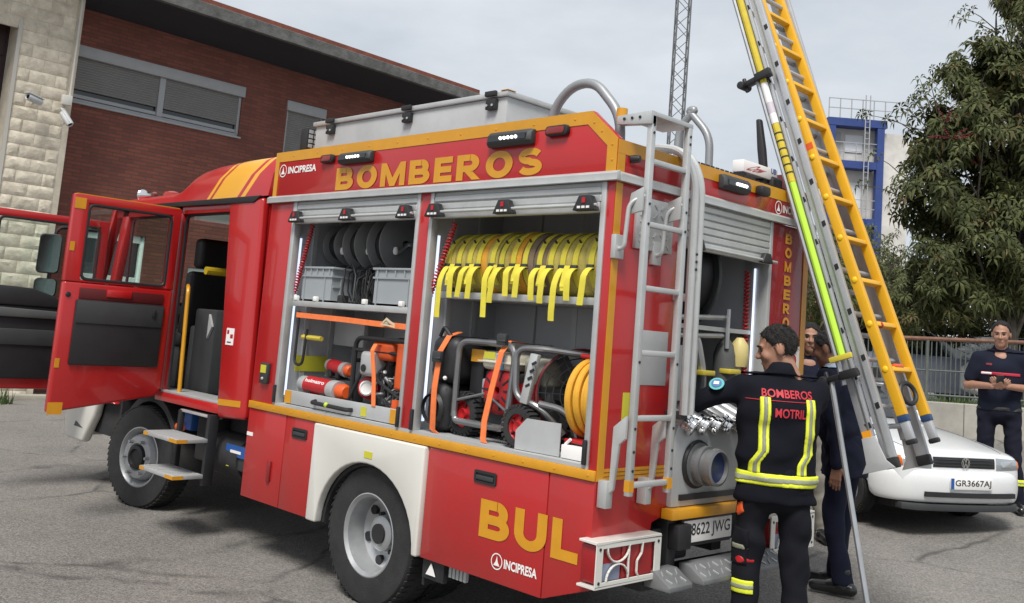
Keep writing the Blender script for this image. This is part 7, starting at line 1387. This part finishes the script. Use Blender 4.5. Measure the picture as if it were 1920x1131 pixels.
    for i in range(nflow):
        c, r = crowns[rn.randrange(len(crowns))]; c = Vector(c); d = Vector((.25 + rn.gauss(0, .6), -.9 + rn.gauss(0, .3), rn.gauss(.1, .5))).normalized(); s = c + Vector((d.x * r[0], d.y * r[1], d.z * r[2])) * 1.0; q = MB()
        for k in range(9):
            dd_ = (d * .4 + Vector((rn.gauss(0, .6), rn.gauss(0, .6), rn.random() * .5))).normalized(); e_ = s + dd_ * (.28 + .25 * rn.random()); q.tube([s, (s + e_) / 2 + Vector((0, 0, .04)), e_], .008, 4)
            for z in range(5): q.sphere(s + (e_ - s) * (.3 + .16 * z), .018, 6)
        q.build('flower_spike', FLW, root)
    return root
tree((-3.30, 15.9, .9), 8.6, [((-3.6, 15.7, 4.0), (1.5, 1.4, 1.35)), ((-2.7, 16.4, 5.2), (1.7, 1.5, 1.6)), ((-3.55, 15.5, 6.1), (1.25, 1.2, 1.35)), ((-2.0, 17.0, 3.9), (1.6, 1.4, 1.5)), ((-2.7, 16.2, 7.9), (1.35, 1.2, 1.5)), ((-3.9, 15.3, 3.4), (1.0, .95, .9)), ((-4.15, 15.0, 4.9), (1.05, .9, .95)), ((-4.2, 14.9, 6.1), (.7, .65, .7)), ((-3.6, 15.3, 7.3), (.8, .7, .75)), ((-1.6, 17.2, 6.8), (1.4, 1.3, 1.5)), ((-1.7, 16.9, 8.9), (1.3, 1.2, 1.2)), ((-3.0, 15.9, 8.9), (.7, .6, .8))], 'tall umbrella tree with dark palmate leaves and red flower spikes beyond the fence', 5, 11500)
tree((-6.2, 14.6, .9), 3.2, [((-6.0, 14.7, 2.9), (1.0, .9, .8)), ((-5.2, 15.2, 2.7), (.9, .8, .7))], 'low dark bush tree at the foot of the tall umbrella tree', 9, 1800, 'bush_tree', .14, 0)
tree((-.4, 18.6, .9), 4.0, [((-.4, 18.6, 3.2), (1.6, 1.4, 1.3)), ((-1.6, 18.2, 2.9), (1.2, 1.0, 1.0))], 'low leafy tree behind the man in the polo shirt', 13, 2600, 'bush_tree', .14, 0)
tree((-4.3, 19.6, .9), 3.6, [((-4.4, 19.6, 2.9), (1.5, 1.2, 1.1)), ((-3.0, 20.3, 2.7), (1.3, 1.0, 1.0)), ((-5.8, 18.9, 2.8), (1.3, 1.0, 1.0))], 'wide bush tree right behind the middle of the railing fence', 17, 3600, 'bush_tree', .14, 0)
tree((-9.6, 21.5, .6), 5.5, [((-9.4, 21.6, 3.6), (1.7, 1.4, 1.6)), ((-8.2, 22.4, 3.2), (1.4, 1.1, 1.3))], 'round green tree between the ladders and the ochre building', 19, 2400, 'bush_tree', .16, 0)
# blue and white training tower
tw_ = thing('training_tower', 'white training tower with a blue frame and railings on top', 'tower', (-21.0, 48.2, 0))
TB = mat('tower_blue_paint', (0.026, 0.055, 0.21), 0.5, var=0.12, vscale=1.5); TWM = mat('tower_render', (0.62, 0.60, 0.56), 0.85, var=0.14, vscale=1.2, dirt=0.25); TWW = mat('white_pane', (0.72, 0.74, 0.75), 0.4)
E1 = Vector((.708, .706, 0)).normalized(); E2 = Vector((-.706, .708, 0)); T0 = Vector((-23.0, 46.75, 0))   # front left foot
def tb(a0, a1, d0, d1, z0, z1, m, nm, par=tw_, bev=0.0): c = T0 + E1 * ((a0 + a1) / 2) + E2 * ((d0 + d1) / 2) + Vector((0, 0, (z0 + z1) / 2)); return MB().obox(c, E1, E2, (0, 0, 1), (a1 - a0) / 2, (d1 - d0) / 2, (z1 - z0) / 2).build(nm, m, par, bev)
for a in (0, 2.78): tb(a, a + .40, 0, .4, 0, 14.8, TB, 'column')
tb(3.19, 4.7, .3, 4, 0, 14.6, TWM, 'side_wall'); tb(.0, 3.18, .8, 1.0, 0, 14.9, TWM, 'back_wall')
for z in (2.5, 5.85, 9.15, 12.4): tb(.41, 2.77, .0, .79, z, z + .42, TB, 'floor_beam')
tb(-.05, 3.3, -.02, 4, 14.81, 15.25, TB, 'roof_beam')
for z in (2.95, 6.3, 9.6, 12.85): 
    d = tb(1.2, 2.2, 0.74, .79, z + (.0 if z < 12 else .6), z + (2.1 if z < 12 else 1.6), TWW, 'doorway'); tb(.5, .95, .75, .79, z, z + (2.1 if z < 12 else 1.7), DGR if z < 12 else FRM, 'opening')
    for h_ in (.5, 1.0): tb(.41, 2.77, .05, .09, z + h_, z + h_ + .04, FRM, 'guard_rail')
    for a in (.9, 1.6, 2.3): tb(a, a + .035, .05, .09, z, z + 1.0, FRM, 'rail_post')
for h_ in (.55, 1.1): tb(-.05, 4.5, .0, .05, 15.25 + h_, 15.29 + h_, FRM, 'roof_rail')
for i in range(8): tb(-.05 + i * .64, .0 + i * .64, .0, .05, 15.25, 16.39, FRM, 'rail_post')
for a in (1.95, 2.2): tb(a, a + .05, -.25, -.2, 9.5, 16.6, FRM, 'ladder_rail')
for i in range(20): tb(2.0, 2.2, -.24, -.21, 9.6 + i * .32, 9.63 + i * .32, FRM, 'ladder_rung')
# lattice mast
ms = thing('lattice_mast', 'tall grey steel lattice mast rising behind the truck roof', 'mast', (-20.3, 28.4, 0)); MM = mat('galvanised_mast', (0.13, 0.135, 0.14), 0.6, metal=0.3, var=0.1); mc = Vector((-20.3, 28.45, 0)); s_ = .27
cor = [mc + E1 * a * s_ + E2 * b_ * s_ for a, b_ in ((-1, -1), (1, -1), (1, 1), (-1, 1))]
LN = Vector((0, 0, 1))
for c in cor: MB().tube([c, c + LN * 24], .035, 6).build('leg', MM, ms)
z = 6.0; side = 0
br_ = {}
while z < 19:
    for i in range(4):
        a, c = cor[i], cor[(i + 1) % 4]
        if side: a, c = c, a
        MB().tube([a + LN * z, c + LN * (z + .55)], .016, 5).build('brace', MM, ms)
    z += .55; side ^= 1
# distant yellowish building with a red sign, and cars beyond the fence
db = thing('distant_shop', 'distant ochre building with a red and white sign beside the truck corner', 'building', (-16.2, 33.6, 0)); D0 = Vector((-17.6, 32.2, 0))
def dbx(a0, a1, d0, d1, z0, z1, m, nm): c = D0 + E1 * ((a0 + a1) / 2) + E2 * ((d0 + d1) / 2) + Vector((0, 0, (z0 + z1) / 2)); return MB().obox(c, E1, E2, (0, 0, 1), (a1 - a0) / 2, (d1 - d0) / 2, (z1 - z0) / 2).build(nm, m, db)
OCH = mat('ochre_render', (0.36, 0.27, 0.12), 0.85, var=0.15, vscale=1); dbx(-3, 6, .2, 4, 0, 5.2, OCH, 'wall'); dbx(-3, 3, .0, .18, 3.0, 3.4, REDDK, 'sign'); dbx(.9, 1.9, -.02, -.005, 2.6, 2.95, WLET, 'sign_panel'); dbx(.7, 2.1, .0, .18, 2.4, 2.98, REDDK, 'sign'); dbx(-3, 6, -.1, 4.1, 5.2, 5.5, MATS['weathered_concrete'], 'roof')
for i in range(4): dbx(-2.4 + i * 1.6, -1.6 + i * 1.6, .17, .195, 3.7, 4.8, DGLS, 'window')
def far_car(c, ang, m, label):
    t = thing('distant_car', label, 'car', None, 'cars beyond the fence')
    loft([[(x, -w, zb), (x, -w, zm), (x, -w * .95, zt), (x, w * .95, zt), (x, w, zm), (x, w, zb)] for x, w, zb, zm, zt in ((-2.0, .6, .35, .6, .75), (-1.8, .8, .25, .6, .9), (-.8, .85, .22, .65, .95), (.8, .85, .22, .65, .92), (1.7, .8, .25, .55, .78), (2.0, .62, .32, .5, .62))]).build('body', m, t, .03); loft([[(x, -.78, .9), (x, -w, z), (x, w, z), (x, .78, .9)] for x, w, z in ((-1.7, .65, .93), (-1.2, .58, 1.40), (0, .58, 1.42), (.8, .7, .94))]).build('cabin', DGLS, t, .02)
    for x in (-1.25, 1.25):
        for s in (-1, 1): MB().lathe([(.001, -.09), (.30, -.09), (.32, 0), (.30, .09), (.001, .09)], (x, s * .78, .32), (0, 1, 0), 20).build('wheel', RUB, t)
    t.location = c; t.rotation_euler = (0, 0, ang)
far_car((-5.2, 16.2, .97), .9, mat('silver_blue_paint', (0.16, 0.17, 0.22), 0.3, coat=.5), 'grey-blue car parked beyond the left of the fence'); far_car((-3.3, 17.9, .97), 1.0, CARW, 'white car parked beyond the fence left of the polo man')
# far wall and hedge that close the view
hw = thing('boundary_wall', 'long pale boundary wall far behind the fence', 'wall', (-6, 40, 0)); a = Vector((-30, 22, 0))
for i in range(9): c = Vector((-24, 24, 0)) + E1 * (i * 5.0); MB().obox(c + Vector((0, 0, 1.3)), E1, E2, (0, 0, 1), 2.48, .12, 1.3).build('wall_section', TWM, hw)
